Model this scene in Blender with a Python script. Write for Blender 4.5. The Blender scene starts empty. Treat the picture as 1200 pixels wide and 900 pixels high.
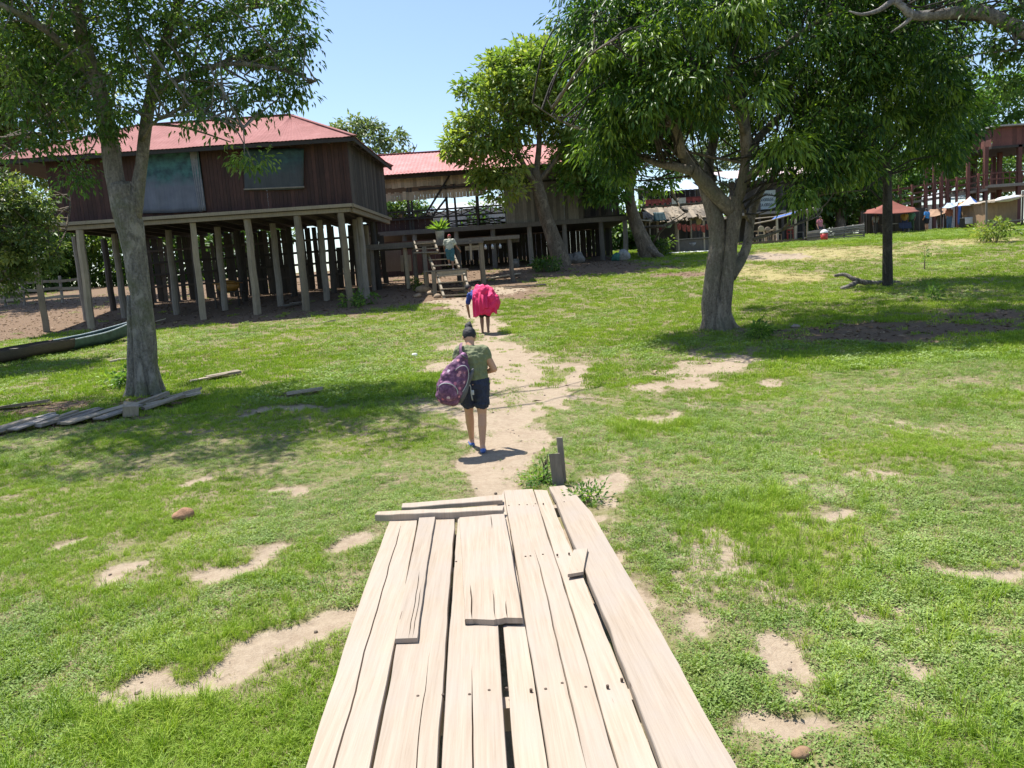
import bpy, math, random
import numpy as np
from mathutils import Vector, Matrix, Euler

random.seed(7)
RNG = np.random.default_rng(11)
SC = bpy.context.scene
COL = SC.collection
R = math.radians

# ------------------------------------------------------------------ camera
CAM_Z, F_PX = 2.05, 901.0
PITCH, ROLL = R(7.57), R(3.8)
cam_data = bpy.data.cameras.new('camera')
cam = bpy.data.objects.new('camera', cam_data)
COL.objects.link(cam)
CAM_M = (Euler((math.pi / 2 - PITCH, 0, 0)).to_matrix() @ Matrix.Rotation(-ROLL, 3, 'Z'))
cam.matrix_world = Matrix.Translation((0, 0, CAM_Z)) @ CAM_M.to_4x4()
cam_data.sensor_width = 36.0
cam_data.lens = 36.0 * F_PX / 1200.0
cam_data.clip_start, cam_data.clip_end = 0.05, 3000
SC.camera = cam


def ray(px, py):
    return CAM_M @ Vector(((px - 600) / F_PX, (450 - py) / F_PX, -1.0))


def at(px, py, Y):
    d = ray(px, py)
    t = Y / d.y
    return Vector((d.x * t, Y, CAM_Z + d.z * t))


# ------------------------------------------------------------------ noise
def _hash(ix, iy, seed):
    h = (ix.astype(np.int64) * 374761393 + iy.astype(np.int64) * 668265263 + seed * 144665) & 0x7fffffff
    h = ((h ^ (h >> 13)) * 1274126177) & 0x7fffffff
    return ((h ^ (h >> 16)) & 0xffff) / 65535.0


def vnoise(x, y, seed=0):
    x = np.asarray(x, float); y = np.asarray(y, float)
    ix = np.floor(x); iy = np.floor(y)
    fx = x - ix; fy = y - iy
    fx = fx * fx * (3 - 2 * fx); fy = fy * fy * (3 - 2 * fy)
    a = _hash(ix, iy, seed); b = _hash(ix + 1, iy, seed)
    c = _hash(ix, iy + 1, seed); d = _hash(ix + 1, iy + 1, seed)
    return (a + (b - a) * fx) * (1 - fy) + (c + (d - c) * fx) * fy


def fbm(x, y, seed=0, octv=4):
    s = 0; a = .5
    x = np.asarray(x, float); y = np.asarray(y, float)
    for k in range(octv):
        s = s + a * vnoise(x * 2 ** k, y * 2 ** k, seed + 17 * k)
        a *= .5
    return s / (1 - .5 ** octv)


def sstep(a, b, x):
    t = np.clip((np.asarray(x, float) - a) / (b - a), 0, 1)
    return t * t * (3 - 2 * t)


# ------------------------------------------------------------------ ground height
_PY = np.array([-60, -6, 3, 7, 10, 16, 21, 26, 31, 35, 39, 45, 52, 60, 75, 110, 400.])
_PZ = np.array([-2.0, -.35, -.18, -.03, .02, .30, .67, 1.06, 1.60, 2.15, 2.66, 3.05, 3.44, 3.88, 4.4, 4.7, 5.0])
_fy = np.linspace(-60, 400, 4600)
_fz = np.interp(_fy, _PY, _PZ)
_k = np.ones(31) / 31
_fz = np.convolve(np.pad(_fz, 15, mode='edge'), _k, mode='valid')


def gz(x, y):
    x = np.asarray(x, float); y = np.asarray(y, float)
    z = np.interp(y, _fy, _fz)
    z = z + .02 * np.clip(x + 6, -8, 0) * sstep(22, 30, y)
    z = z + (fbm(x * .25, y * .25, 3, 3) - .5) * .16 * sstep(6, 12, y) * (1 - .6 * sstep(24, 30, y))
    z = z + (fbm(x * 1.3, y * 1.3, 5, 3) - .5) * .05
    return z


def G(px, py):
    """the ground point seen at a pixel"""
    d = ray(px, py)
    lo, t = 0.5, 0.5
    while t < 120:
        p = Vector((d.x * t, d.y * t, CAM_Z + d.z * t))
        if p.z < float(gz(p.x, p.y)):
            break
        lo = t
        t += .15
    hi = t
    for _ in range(18):
        m = (lo + hi) / 2
        if CAM_Z + d.z * m < float(gz(d.x * m, d.y * m)):
            hi = m
        else:
            lo = m
    return Vector((d.x * hi, d.y * hi, float(gz(d.x * hi, d.y * hi))))


def on(x, y):
    return Vector((x, y, float(gz(x, y))))


# ------------------------------------------------------------------ materials
MATS = {}


def nodes(name):
    m = bpy.data.materials.new(name)
    m.use_nodes = True
    nt = m.node_tree
    bs = nt.nodes['Principled BSDF']
    return m, nt, bs


def N(nt, typ, **kw):
    n = nt.nodes.new(typ)
    for k, v in kw.items():
        if k in n.inputs:
            n.inputs[k].default_value = v
        else:
            setattr(n, k, v)
    return n


def L(nt, a, b):
    nt.links.new(a, b)


def ramp(nt, fac, stops):
    r = nt.nodes.new('ShaderNodeValToRGB')
    el = r.color_ramp.elements
    while len(el) < len(stops):
        el.new(0.5)
    for e, (p, c) in zip(el, stops):
        e.position = p
        e.color = (*c, 1) if len(c) == 3 else c
    L(nt, fac, r.inputs['Fac'])
    return r.outputs['Color']


def mixc(nt, fac, a, b, mode='MIX'):
    n = nt.nodes.new('ShaderNodeMix')
    n.data_type = 'RGBA'
    n.blend_type = mode
    for sock, v in ((n.inputs[0], fac), (n.inputs[6], a), (n.inputs[7], b)):
        if hasattr(v, 'is_linked'):
            L(nt, v, sock)
        elif isinstance(v, (int, float)):
            sock.default_value = v
        else:
            sock.default_value = (*v, 1)
    return n.outputs[2]


def coords(nt, scale=(1, 1, 1), kind='Object'):
    if kind == 'World':
        o = nt.nodes.new('ShaderNodeNewGeometry').outputs['Position']
    else:
        o = nt.nodes.new('ShaderNodeTexCoord').outputs[kind]
    mp = nt.nodes.new('ShaderNodeMapping')
    mp.inputs['Scale'].default_value = scale
    L(nt, o, mp.inputs['Vector'])
    return mp.outputs['Vector']


def noise(nt, vec, scale, detail=4, rough=.6, dist=0):
    n = N(nt, 'ShaderNodeTexNoise', Scale=scale, Detail=detail, Roughness=rough, Distortion=dist)
    L(nt, vec, n.inputs['Vector'])
    return n.outputs['Fac']


def bump(nt, bs, h, strength, dist=.01):
    b = N(nt, 'ShaderNodeBump', Strength=strength, Distance=dist)
    L(nt, h, b.inputs['Height'])
    L(nt, b.outputs['Normal'], bs.inputs['Normal'])


def simple(name, c, rough=.7, var=.25, scale=8, metal=0, bmp=0.2, coat=0, tint=.0):
    """one plain surface: colour broken by noise, optional per-piece tint"""
    if name in MATS:
        return MATS[name]
    m, nt, bs = nodes(name)
    v = coords(nt)
    n = noise(nt, v, scale, 5)
    lo = tuple(x * (1 - var) for x in c); hi = tuple(min(1, x * (1 + var)) for x in c)
    col = ramp(nt, n, [(.3, lo), (.7, hi)])
    if tint:
        a = N(nt, 'ShaderNodeAttribute', attribute_name='tint')
        t = ramp(nt, a.outputs['Fac'], [(0, (1 - tint,) * 3), (1, (1 + tint,) * 3)])
        col = mixc(nt, 1.0, col, t, 'MULTIPLY')
    L(nt, col, bs.inputs['Base Color'])
    bs.inputs['Roughness'].default_value = rough
    bs.inputs['Metallic'].default_value = metal
    if bmp:
        bump(nt, bs, noise(nt, v, scale * 5, 4), bmp, .01)
    MATS[name] = m
    return m


def wood(name, dark, light, grain=(12, 12, 1.2), scale=3.0, tint=.35, rough=.8, bmp=.4):
    """weathered timber, grain stretched along the axis with the smallest scale"""
    if name in MATS:
        return MATS[name]
    m, nt, bs = nodes(name)
    a = N(nt, 'ShaderNodeAttribute', attribute_name='tint')
    v = coords(nt, grain)
    add = N(nt, 'ShaderNodeVectorMath', operation='ADD')
    sc = N(nt, 'ShaderNodeVectorMath', operation='SCALE')
    cmb = N(nt, 'ShaderNodeCombineXYZ')
    for k in range(3):
        L(nt, a.outputs['Fac'], cmb.inputs[k])
    L(nt, cmb.outputs[0], sc.inputs[0]); sc.inputs['Scale'].default_value = 37
    L(nt, v, add.inputs[0]); L(nt, sc.outputs[0], add.inputs[1])
    n = noise(nt, add.outputs[0], scale, 7, .65, .6)
    n2 = noise(nt, coords(nt), 2.2, 3)
    col = ramp(nt, n, [(.28, dark), (.72, light)])
    col = mixc(nt, .35, col, ramp(nt, n2, [(.3, dark), (.7, light)]))
    t = ramp(nt, a.outputs['Fac'], [(0, (1 - tint,) * 3), (1, (1 + tint,) * 3)])
    col = mixc(nt, 1.0, col, t, 'MULTIPLY')
    L(nt, col, bs.inputs['Base Color'])
    bs.inputs['Roughness'].default_value = rough
    bump(nt, bs, n, bmp, .006)
    MATS[name] = m
    return m


def leafmat(name, dark, mid, light, trans=.35, rough=.45):
    if name in MATS:
        return MATS[name]
    m, nt, bs = nodes(name)
    a = N(nt, 'ShaderNodeAttribute', attribute_name='tint')
    col = ramp(nt, a.outputs['Fac'], [(0, dark), (.5, mid), (1, light)])
    L(nt, col, bs.inputs['Base Color'])
    bs.inputs['Roughness'].default_value = rough
    bs.inputs['Specular IOR Level'].default_value = .35
    tr = nt.nodes.new('ShaderNodeBsdfTranslucent')
    tc = mixc(nt, 1.0, col, (1.25, 1.35, .55), 'MULTIPLY')
    L(nt, tc, tr.inputs['Color'])
    mx = nt.nodes.new('ShaderNodeMixShader')
    mx.inputs[0].default_value = trans
    L(nt, bs.outputs[0], mx.inputs[1]); L(nt, tr.outputs[0], mx.inputs[2])
    L(nt, mx.outputs[0], nt.nodes['Material Output'].inputs['Surface'])
    MATS[name] = m
    return m


# ------------------------------------------------------------------ mesh builder
class MB:
    def __init__(s):
        s.v, s.f, s.t = [], [], []

    def add(s, vs, fs, tint=None):
        b = len(s.v)
        s.v += [tuple(p) for p in vs]
        s.f += [tuple(i + b for i in f) for f in fs]
        tv = random.random() if tint is None else tint
        s.t += [tv] * len(vs)

    def box(s, c, size, rot=None, tint=None, jit=0):
        x, y, z = (k / 2 for k in size)
        vs = [Vector(p) for p in ((-x, -y, -z), (x, -y, -z), (x, y, -z), (-x, y, -z), (-x, -y, z), (x, -y, z), (x, y, z), (-x, y, z))]
        if jit:
            vs = [p + Vector((random.uniform(-jit, jit), random.uniform(-jit, jit), random.uniform(-jit, jit))) for p in vs]
        if rot is not None:
            M = rot if isinstance(rot, Matrix) else Euler(rot).to_matrix()
            vs = [M @ p for p in vs]
        c = Vector(c)
        s.add([p + c for p in vs], [(3, 2, 1, 0), (4, 5, 6, 7), (0, 1, 5, 4), (1, 2, 6, 5), (2, 3, 7, 6), (3, 0, 4, 7)], tint)

    def beam(s, p0, p1, w, h, up=(0, 0, 1), tint=None, jit=0, taper=1):
        p0, p1 = Vector(p0), Vector(p1)
        d = (p1 - p0).normalized()
        u = Vector(up)
        if abs(d.dot(u)) > .98:
            u = Vector((0, 1, 0))
        sx = d.cross(u).normalized(); sz = sx.cross(d)
        vs = []
        for p, k in ((p0, 1), (p1, taper)):
            for a, b in ((-1, -1), (1, -1), (1, 1), (-1, 1)):
                vs.append(p + sx * a * w / 2 * k + sz * b * h / 2 * k + Vector([random.uniform(-jit, jit) for _ in range(3)]))
        s.add(vs, [(3, 2, 1, 0), (4, 5, 6, 7), (0, 1, 5, 4), (1, 2, 6, 5), (2, 3, 7, 6), (3, 0, 4, 7)], tint)

    def tube(s, pts, rad, n=10, lump=0, tint=None, seed=0, cap=True, flat=1.0):
        P = [Vector(p) for p in pts]
        if isinstance(rad, (int, float)):
            rad = [rad] * len(P)
        vs, fs = [], []
        prev = None
        for i, p in enumerate(P):
            d = (P[min(i + 1, len(P) - 1)] - P[max(i - 1, 0)]).normalized()
            if prev is None:
                prev = d.cross(Vector((.31, .94, .11))).normalized()
            prev = (prev - d * prev.dot(d)).normalized()
            b = d.cross(prev)
            for k in range(n):
                a = 2 * math.pi * k / n
                r = rad[i]
                if lump:
                    r *= 1 + lump * (float(vnoise(k * 5. / n + .01, i * .33, seed) + vnoise(((k + n / 2) % n) * 3. / n, i * .8, seed + 5)) - 1)
                vs.append(p + prev * math.cos(a) * r + b * math.sin(a) * r * flat)
        for i in range(len(P) - 1):
            for k in range(n):
                k2 = (k + 1) % n
                fs.append((i * n + k, i * n + k2, (i + 1) * n + k2, (i + 1) * n + k))
        if cap:
            fs.append(tuple(range(n - 1, -1, -1)))
            fs.append(tuple((len(P) - 1) * n + k for k in range(n)))
        s.add(vs, fs, tint)

    def ball(s, c, r, rot=None, n=10, m=7, tint=None):
        c = Vector(c)
        r = (r, r, r) if isinstance(r, (int, float)) else r
        M = rot if isinstance(rot, Matrix) else (Euler(rot).to_matrix() if rot else Matrix.Identity(3))
        vs = [c + M @ Vector((0, 0, r[2]))]
        for i in range(1, m):
            a = math.pi * i / m
            for k in range(n):
                b = 2 * math.pi * k / n
                vs.append(c + M @ Vector((r[0] * math.sin(a) * math.cos(b), r[1] * math.sin(a) * math.sin(b), r[2] * math.cos(a))))
        vs.append(c + M @ Vector((0, 0, -r[2])))
        fs = [(0, 1 + k, 1 + (k + 1) % n) for k in range(n)]
        for i in range(m - 2):
            for k in range(n):
                a = 1 + i * n
                fs.append((a + k, a + n + k, a + n + (k + 1) % n, a + (k + 1) % n))
        e = len(vs) - 1; a = 1 + (m - 2) * n
        fs += [(e, a + (k + 1) % n, a + k) for k in range(n)]
        s.add(vs, fs, tint)

    def caps(s, p0, r0, p1, r1, n=12):
        """a tapered limb with round ends"""
        p0, p1 = Vector(p0), Vector(p1)
        d = p1 - p0
        ln = d.length or 1e-6
        d = d / ln
        pts, rr = [], []
        for a in (80, 60, 35, 10):
            pts.append(p0 - d * r0 * math.sin(R(a))); rr.append(r0 * math.cos(R(a)))
        for a in (10, 35, 60, 80):
            pts.append(p1 + d * r1 * math.sin(R(a))); rr.append(r1 * math.cos(R(a)))
        s.tube(pts, rr, n)

    def sheet(s, P, tint=None, thick=.0):
        """grid of points P[i][j]; with a thickness it becomes a closed slab"""
        n, m = len(P), len(P[0])
        vs = [Vector(p) for row in P for p in row]
        fs = [(i * m + j, i * m + j + 1, (i + 1) * m + j + 1, (i + 1) * m + j) for i in range(n - 1) for j in range(m - 1)]
        if thick:
            nv = len(vs)
            e1 = (vs[m - 1] - vs[0]); e2 = (vs[(n - 1) * m] - vs[0])
            nn = e1.cross(e2).normalized() * thick
            vs2 = [p - nn for p in vs]
            fs2 = [tuple(i + nv for i in reversed(f)) for f in fs]
            rim = [(j) for j in range(m)] + [i * m + m - 1 for i in range(1, n)] + [(n - 1) * m + j for j in range(m - 2, -1, -1)] + [i * m for i in range(n - 2, 0, -1)]
            fr = [(rim[k], rim[k] + nv, rim[(k + 1) % len(rim)] + nv, rim[(k + 1) % len(rim)]) for k in range(len(rim))]
            s.add(vs + vs2, fs + fs2 + fr, tint)
        else:
            s.add(vs, fs, tint)

    def build(s, name, mat, parent=None, smooth=False, origin=None):
        me = bpy.data.meshes.new(name)
        off = Vector((0, 0, 0))
        if parent is not None:
            off = parent.matrix_world.translation.copy()
            par = parent
            off = WORLD.get(parent.name, Vector((0, 0, 0)))
        if origin is not None and parent is None:
            off = Vector(origin)
        me.from_pydata([(p[0] - off.x, p[1] - off.y, p[2] - off.z) for p in s.v], [], s.f)
        me.materials.append(mat)
        at_ = me.attributes.new('tint', 'FLOAT', 'POINT')
        at_.data.foreach_set('value', s.t)
        if smooth:
            me.polygons.foreach_set('use_smooth', [True] * len(me.polygons))
        me.update()
        o = bpy.data.objects.new(name, me)
        COL.objects.link(o)
        if parent is not None:
            o.parent = parent
            WORLD[o.name] = off
        else:
            o.location = off
            WORLD[o.name] = off
        return o


WORLD = {}      # world origin of each object, so that parts can be written in world coordinates


def tag(o, label, cat, group=None, kind=None):
    if label: o['label'] = label
    if cat: o['category'] = cat
    if group: o['group'] = group
    if kind: o['kind'] = kind
    return o


def thing(name, label, cat, loc, group=None):
    o = bpy.data.objects.new(name, None)
    o.empty_display_size = .1
    COL.objects.link(o)
    o.location = Vector(loc)
    WORLD[o.name] = Vector(loc)
    return tag(o, label, cat, group)


def copy_tree(o, parent=None):
    c = o.copy()
    COL.objects.link(c)
    if parent is not None:
        c.parent = parent
    for ch in list(o.children):
        copy_tree(ch, c)
    return c


def spline(pts, n):
    """Catmull-Rom through points (any dimension)"""
    P = [np.array(p, float) for p in pts]
    P = [2 * P[0] - P[1]] + P + [2 * P[-1] - P[-2]]
    out = []
    segs = len(P) - 3
    for k in range(n):
        u = k / (n - 1) * segs
        i = min(int(u), segs - 1)
        t = u - i
        a, b, c, d = P[i:i + 4]
        out.append(.5 * (2 * b + (c - a) * t + (2 * a - 5 * b + 4 * c - d) * t * t + (3 * b - a - 3 * c + d) * t ** 3))
    return out
# ================================================================== the ground
def ell(px, py, rx, ry):
    """an ellipse on the ground from its outline in the photograph -> centre and half sizes in metres"""
    c = G(px, py); a = G(px, py - ry); b = G(px, py + ry)
    return (c.x, c.y, rx * c.y / F_PX, max(.05, (a.y - b.y) / 2))


SAND = [ell(*e) for e in (
    (270, 657, 70, 16), (165, 658, 22, 16), (345, 575, 45, 9), (560, 470, 60, 12), (510, 430, 30, 6), (920, 806, 38, 30),
    (800, 740, 34, 15), (1165, 664, 40, 16), (825, 425, 80, 14), (790, 452, 45, 8), (905, 448, 22, 6), (930, 890, 75, 20),
    (705, 565, 40, 22), (1085, 765, 30, 10), (735, 655, 26, 14), (905, 300, 60, 5),
    (640, 425, 40, 12), (650, 470, 32, 12), (590, 340, 40, 5), (420, 640, 40, 14), (760, 490, 30, 6),
    (985, 610, 26, 7), (880, 690, 20, 8), (1010, 720, 28, 9), (1050, 560, 24, 5), (240, 560, 26, 6), (90, 640, 26, 8), (330, 480, 60, 6), (540, 405, 30, 5))]
LITTER = [ell(*e) for e in ((1040, 386, 190, 19), (1150, 372, 110, 10), (20, 365, 90, 26), (300, 372, 330, 9), (40, 392, 90, 9), (690, 318, 120, 7),
                            (480, 345, 60, 8), (800, 322, 60, 4), (172, 470, 60, 8), (60, 478, 90, 6), (20, 505, 40, 9), (70, 498, 50, 8), (125, 492, 50, 8), (205, 474, 40, 8), (350, 464, 60, 4))]
STRAW = [ell(*e) for e in ((960, 296, 130, 10), (880, 318, 60, 12), (1130, 283, 90, 5), (930, 325, 60, 8))]
PATHS = []
for pts in ([(600, 640, 40), (592, 572, 42), (588, 540, 44), (592, 505, 52), (602, 470, 52), (602, 440, 46), (588, 412, 34), (575, 390, 20), (566, 374, 14), (556, 360, 18), (530, 352, 20)],
            [(432, 698, 34), (370, 714, 46), (310, 737, 44), (250, 768, 42), (200, 792, 48), (140, 816, 34), (90, 830, 24)],
            [(660, 480, 12), (662, 430, 12)]):
    line = []
    for (a, b, w) in pts:
        g = G(a, b)
        line.append((g.x, g.y, w * g.y / F_PX))
    PATHS.append(line)


def field(x, y, shapes):
    out = np.zeros_like(x)
    for (cx, cy, rx, ry) in shapes:
        d = np.sqrt(((x - cx) / rx) ** 2 + ((y - cy) / ry) ** 2)
        out = np.maximum(out, 1.02 - d * .62)
    return out


def masks(x, y):
    """-> (sand, litter, straw) each 0..1; the same numbers colour the soil and thin the grass"""
    x = np.asarray(x, float); y = np.asarray(y, float)
    wx = (fbm(x * 1.5, y * 1.5, 31, 3) - .5) * .9; wy = (fbm(x * 1.5, y * 1.5, 37, 3) - .5) * 1.1
    nz = fbm(x * 1.3, y * 1.0, 21, 4) - .5
    x0_, y0_ = x, y
    x = x + wx; y = y + wy * sstep(40, 20, y)
    nf = fbm(x * 5, y * 4, 23, 3) - .5
    s = field(x, y, SAND)
    for line in PATHS:
        for (x0, y0, w0), (x1, y1, w1) in zip(line[:-1], line[1:]):
            dx, dy = x1 - x0, y1 - y0
            t = np.clip(((x - x0) * dx + (y - y0) * dy) / (dx * dx + dy * dy), 0, 1)
            d = np.hypot(x - x0 - t * dx, y - y0 - t * dy)
            s = np.maximum(s, 1.3 - .8 * d / (w0 + (w1 - w0) * t))
    x, y = x0_, y0_
    # under the boardwalk and at its foot
    s = np.maximum(s, 1.0 - .9 * np.maximum(np.abs(x - .0) / 1.0, np.abs(y - 3.5) / 4.6))
    raw = s + nz * .95 + nf * .55
    sand = sstep(.36, .78, raw)
    sand = np.maximum(sand, (.18 + .5 * sstep(0, 1.5, x)) * sstep(.58, .78, fbm(x * 1.5 + 7, y * 1.1, 41, 4) + nf * .3) * sstep(15, 10, y))
    sand = np.maximum(sand, sstep(27.2, 29.0, y + nz * 2 - .35 * np.clip(x + 3, 0, 30)) * .0)
    l = field(x, y, LITTER)
    lit = sstep(.40, .75, l + nz * .9 + nf * .3)
    lit = np.maximum(lit, sstep(28.6, 29.6, y + nz * 1.8) * sstep(2.5, .5, x))
    lit = np.maximum(lit, sstep(33, 36, y + nz * 2) * sstep(8, 6, x))
    lit = np.maximum(lit, sstep(60, 62, y + nz))
    st = sstep(.3, .9, field(x, y, STRAW) + nz * .7)
    masks.soft = sstep(.08, .80, raw)
    return sand, lit, st


def build_ground():
    ys = [-30, -20, -12, -8, -5, -3, -1, .5]
    y = 1.2
    while y < 45:
        ys.append(y); y += max(.045, .0115 * y)
    while y < 900:
        ys.append(y); y *= 1.06
    ys = np.array(ys)
    nx = 321
    t = np.linspace(-1, 1, nx)
    t = .55 * t + .45 * t ** 3
    W = np.maximum(7, .95 * ys + 4)
    W = np.where(ys < .6, 30, W)
    W = np.where(ys > 60, W * 2.2, W)
    X = t[None, :] * W[:, None]
    Y = np.repeat(ys[:, None], nx, 1)
    Z = gz(X, Y)
    sand, lit, st = masks(X, Y)
    Z = Z - .018 * sand * sstep(40, 15, Y) + (fbm(X * 6, Y * 6, 9, 3) - .5) * .025 * sstep(20, 8, Y)
    n, m = X.shape
    me = bpy.data.meshes.new('ground')
    co = np.stack([X, Y, Z], -1).reshape(-1, 3)
    i, j = np.meshgrid(np.arange(n - 1), np.arange(m - 1), indexing='ij')
    a = (i * m + j).ravel()
    F = np.stack([a, a + 1, a + m + 1, a + m], -1)
    me.vertices.add(len(co)); me.vertices.foreach_set('co', co.ravel())
    me.loops.add(F.size); me.loops.foreach_set('vertex_index', F.ravel())
    me.polygons.add(len(F)); me.polygons.foreach_set('loop_start', np.arange(0, F.size, 4))
    me.polygons.foreach_set('use_smooth', np.ones(len(F), bool))
    me.update()
    for nm, arr in (('sand', sand), ('litter', lit), ('straw', st)):
        q = me.attributes.new(nm, 'FLOAT', 'POINT')
        q.data.foreach_set('value', arr.ravel().astype(np.float32))
    m_, nt, bs = nodes('soil')
    at1 = N(nt, 'ShaderNodeAttribute', attribute_name='sand').outputs['Fac']
    at2 = N(nt, 'ShaderNodeAttribute', attribute_name='litter').outputs['Fac']
    at3 = N(nt, 'ShaderNodeAttribute', attribute_name='straw').outputs['Fac']
    v = coords(nt, kind='World')
    nf = noise(nt, v, 14, 8, .7)
    nm = noise(nt, v, 1.3, 5, .6)
    nd = noise(nt, v, 60, 4, .7)
    turf = ramp(nt, nf, [(.3, (.125, .105, .06)), (.5, (.22, .18, .11)), (.7, (.32, .26, .175))])
    turf = mixc(nt, ramp(nt, nm, [(.45, (0, 0, 0)), (.7, (.6, .6, .6))]), turf, (.15, .185, .04))
    straw = ramp(nt, nf, [(.3, (.22, .19, .07)), (.7, (.42, .36, .18))])
    turf = mixc(nt, at3, turf, straw)
    sandc = ramp(nt, nf, [(.25, (.235, .175, .125)), (.5, (.35, .28, .20)), (.75, (.43, .355, .265))])
    sandc = mixc(nt, .35, sandc, ramp(nt, nd, [(.3, (.22, .165, .115)), (.7, (.43, .35, .27))]))
    sandc = mixc(nt, ramp(nt, noise(nt, v, 2.4, 6, .7), [(.5, (0, 0, 0)), (.68, (.55, .55, .55))]), sandc, (.25, .185, .13))
    litc = ramp(nt, nd, [(.28, (.08, .05, .03)), (.5, (.18, .12, .078)), (.66, (.27, .195, .135)), (.78, (.38, .295, .21))])
    litc = mixc(nt, .4, litc, ramp(nt, nf, [(.3, (.10, .065, .045)), (.7, (.26, .19, .135))]))
    mth = N(nt, 'ShaderNodeMath', operation='MULTIPLY_ADD')
    L(nt, nf, mth.inputs[0]); mth.inputs[1].default_value = .9
    sub = N(nt, 'ShaderNodeMath', operation='SUBTRACT'); L(nt, at1, sub.inputs[0]); sub.inputs[1].default_value = .45
    L(nt, sub.outputs[0], mth.inputs[2])
    f1 = ramp(nt, mth.outputs[0], [(.30, (0, 0, 0)), (.66, (1, 1, 1))])
    col = mixc(nt, at2, turf, litc)
    col = mixc(nt, f1, col, sandc)
    L(nt, col, bs.inputs['Base Color'])
    bs.inputs['Roughness'].default_value = .95
    bs.inputs['Specular IOR Level'].default_value = .1
    mm = N(nt, 'ShaderNodeMath', operation='ADD'); L(nt, nf, mm.inputs[0]); L(nt, nd, mm.inputs[1])
    bump(nt, bs, mm.outputs[0], .55, .03)
    me.materials.append(m_)
    o = bpy.data.objects.new('ground', me)
    COL.objects.link(o)
    tag(o, 'grassy slope with worn sandy path and patches of bare brown earth', 'ground', kind='structure')


build_ground()


# ================================================================== grass and weeds
def blade_mesh(name, specs, mat):
    """specs: list of (base, tip-direction angle, lean, height, width, tint)"""
    mb = MB()
    for (bx, by, ang, lean, h, w, t) in specs:
        d = Vector((math.cos(ang), math.sin(ang), 0)); s = Vector((-d.y, d.x, 0))
        b = Vector((bx, by, -.01))
        m = b + d * lean * h * .35 + Vector((0, 0, h * .62))
        e = b + d * lean * h + Vector((0, 0, h * (1 - .25 * lean)))
        mb.add([b - s * w / 2, b + s * w / 2, m + s * w * .4, m - s * w * .4, e], [(0, 1, 2, 3), (3, 2, 4)], t)
    me = mb.build(name, mat)
    COL.objects.unlink(me)
    return me


def weed_mesh(name, n, rad, h, ll, mat, seed):
    r = random.Random(seed)
    mb = MB()
    for k in range(n):
        a = r.uniform(0, 6.28); q = rad * math.sqrt(r.random())
        z = h * r.uniform(.25, 1) * (1 - .5 * q / rad)
        c = Vector((q * math.cos(a), q * math.sin(a), z))
        b = a + r.uniform(-1.2, 1.2)
        d = Vector((math.cos(b), math.sin(b), r.uniform(-.25, .5))).normalized()
        s = Vector((-math.sin(b), math.cos(b), r.uniform(-.4, .4)))
        l_ = ll * r.uniform(.6, 1.2); w = l_ * r.uniform(.25, .36)
        u = d.cross(s) * .12 * l_
        mb.add([c, c + d * l_ * .45 + s * w + u, c + d * l_, c + d * l_ * .45 - s * w + u], [(0, 1, 2), (0, 2, 3)], r.random())
        if k % 3 == 0:
            mb.add([(c.x * .3, c.y * .3, -.01), (c.x * .3 + .004, c.y * .3, -.01), c], [(0, 1, 2)], .3)
    o = mb.build(name, mat)
    COL.objects.unlink(o)
    return o


def grass_material(name, dark, mid, light, trans=.3):
    m, nt, bs = nodes(name)
    a = N(nt, 'ShaderNodeAttribute', attribute_name='tint').outputs['Fac']
    rnd = nt.nodes.new('ShaderNodeObjectInfo').outputs['Random']
    v = coords(nt, kind='World')
    n1 = noise(nt, v, .55, 4, .6)
    n2 = noise(nt, v, 2.6, 3, .6)
    s = N(nt, 'ShaderNodeMath', operation='MULTIPLY_ADD'); L(nt, a, s.inputs[0]); s.inputs[1].default_value = .40
    s2 = N(nt, 'ShaderNodeMath', operation='MULTIPLY_ADD'); L(nt, rnd, s2.inputs[0]); s2.inputs[1].default_value = .28; s2.inputs[2].default_value = .0
    s3 = N(nt, 'ShaderNodeMath', operation='MULTIPLY_ADD'); L(nt, n1, s3.inputs[0]); s3.inputs[1].default_value = .9
    L(nt, s2.outputs[0], s3.inputs[2])
    s4 = N(nt, 'ShaderNodeMath', operation='ADD'); L(nt, s3.outputs[0], s4.inputs[0]); s4.inputs[1].default_value = -.28
    L(nt, s4.outputs[0], s.inputs[2])
    col = ramp(nt, s.outputs[0], [(.1, dark), (.5, mid), (.9, light)])
    col = mixc(nt, ramp(nt, n2, [(.58, (0, 0, 0)), (.78, (.25, .25, .25))]), col, (.32, .27, .10))
    L(nt, col, bs.inputs['Base Color'])
    bs.inputs['Roughness'].default_value = .6
    bs.inputs['Specular IOR Level'].default_value = .25
    tr = nt.nodes.new('ShaderNodeBsdfTranslucent')
    L(nt, mixc(nt, 1, col, (1.2, 1.3, .6), 'MULTIPLY'), tr.inputs['Color'])
    mx = nt.nodes.new('ShaderNodeMixShader'); mx.inputs[0].default_value = trans
    L(nt, bs.outputs[0], mx.inputs[1]); L(nt, tr.outputs[0], mx.inputs[2])
    L(nt, mx.outputs[0], nt.nodes['Material Output'].inputs['Surface'])
    return m


M_GRASS = grass_material('grass_blades', (.105, .19, .019), (.225, .345, .032), (.40, .48, .07))
M_WEED = grass_material('weed_leaves', (.105, .175, .042), (.225, .325, .088), (.40, .47, .19))
M_DRY = grass_material('dry_grass', (.26, .22, .09), (.38, .33, .16), (.48, .43, .24), .15)

_r = random.Random(3)


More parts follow.
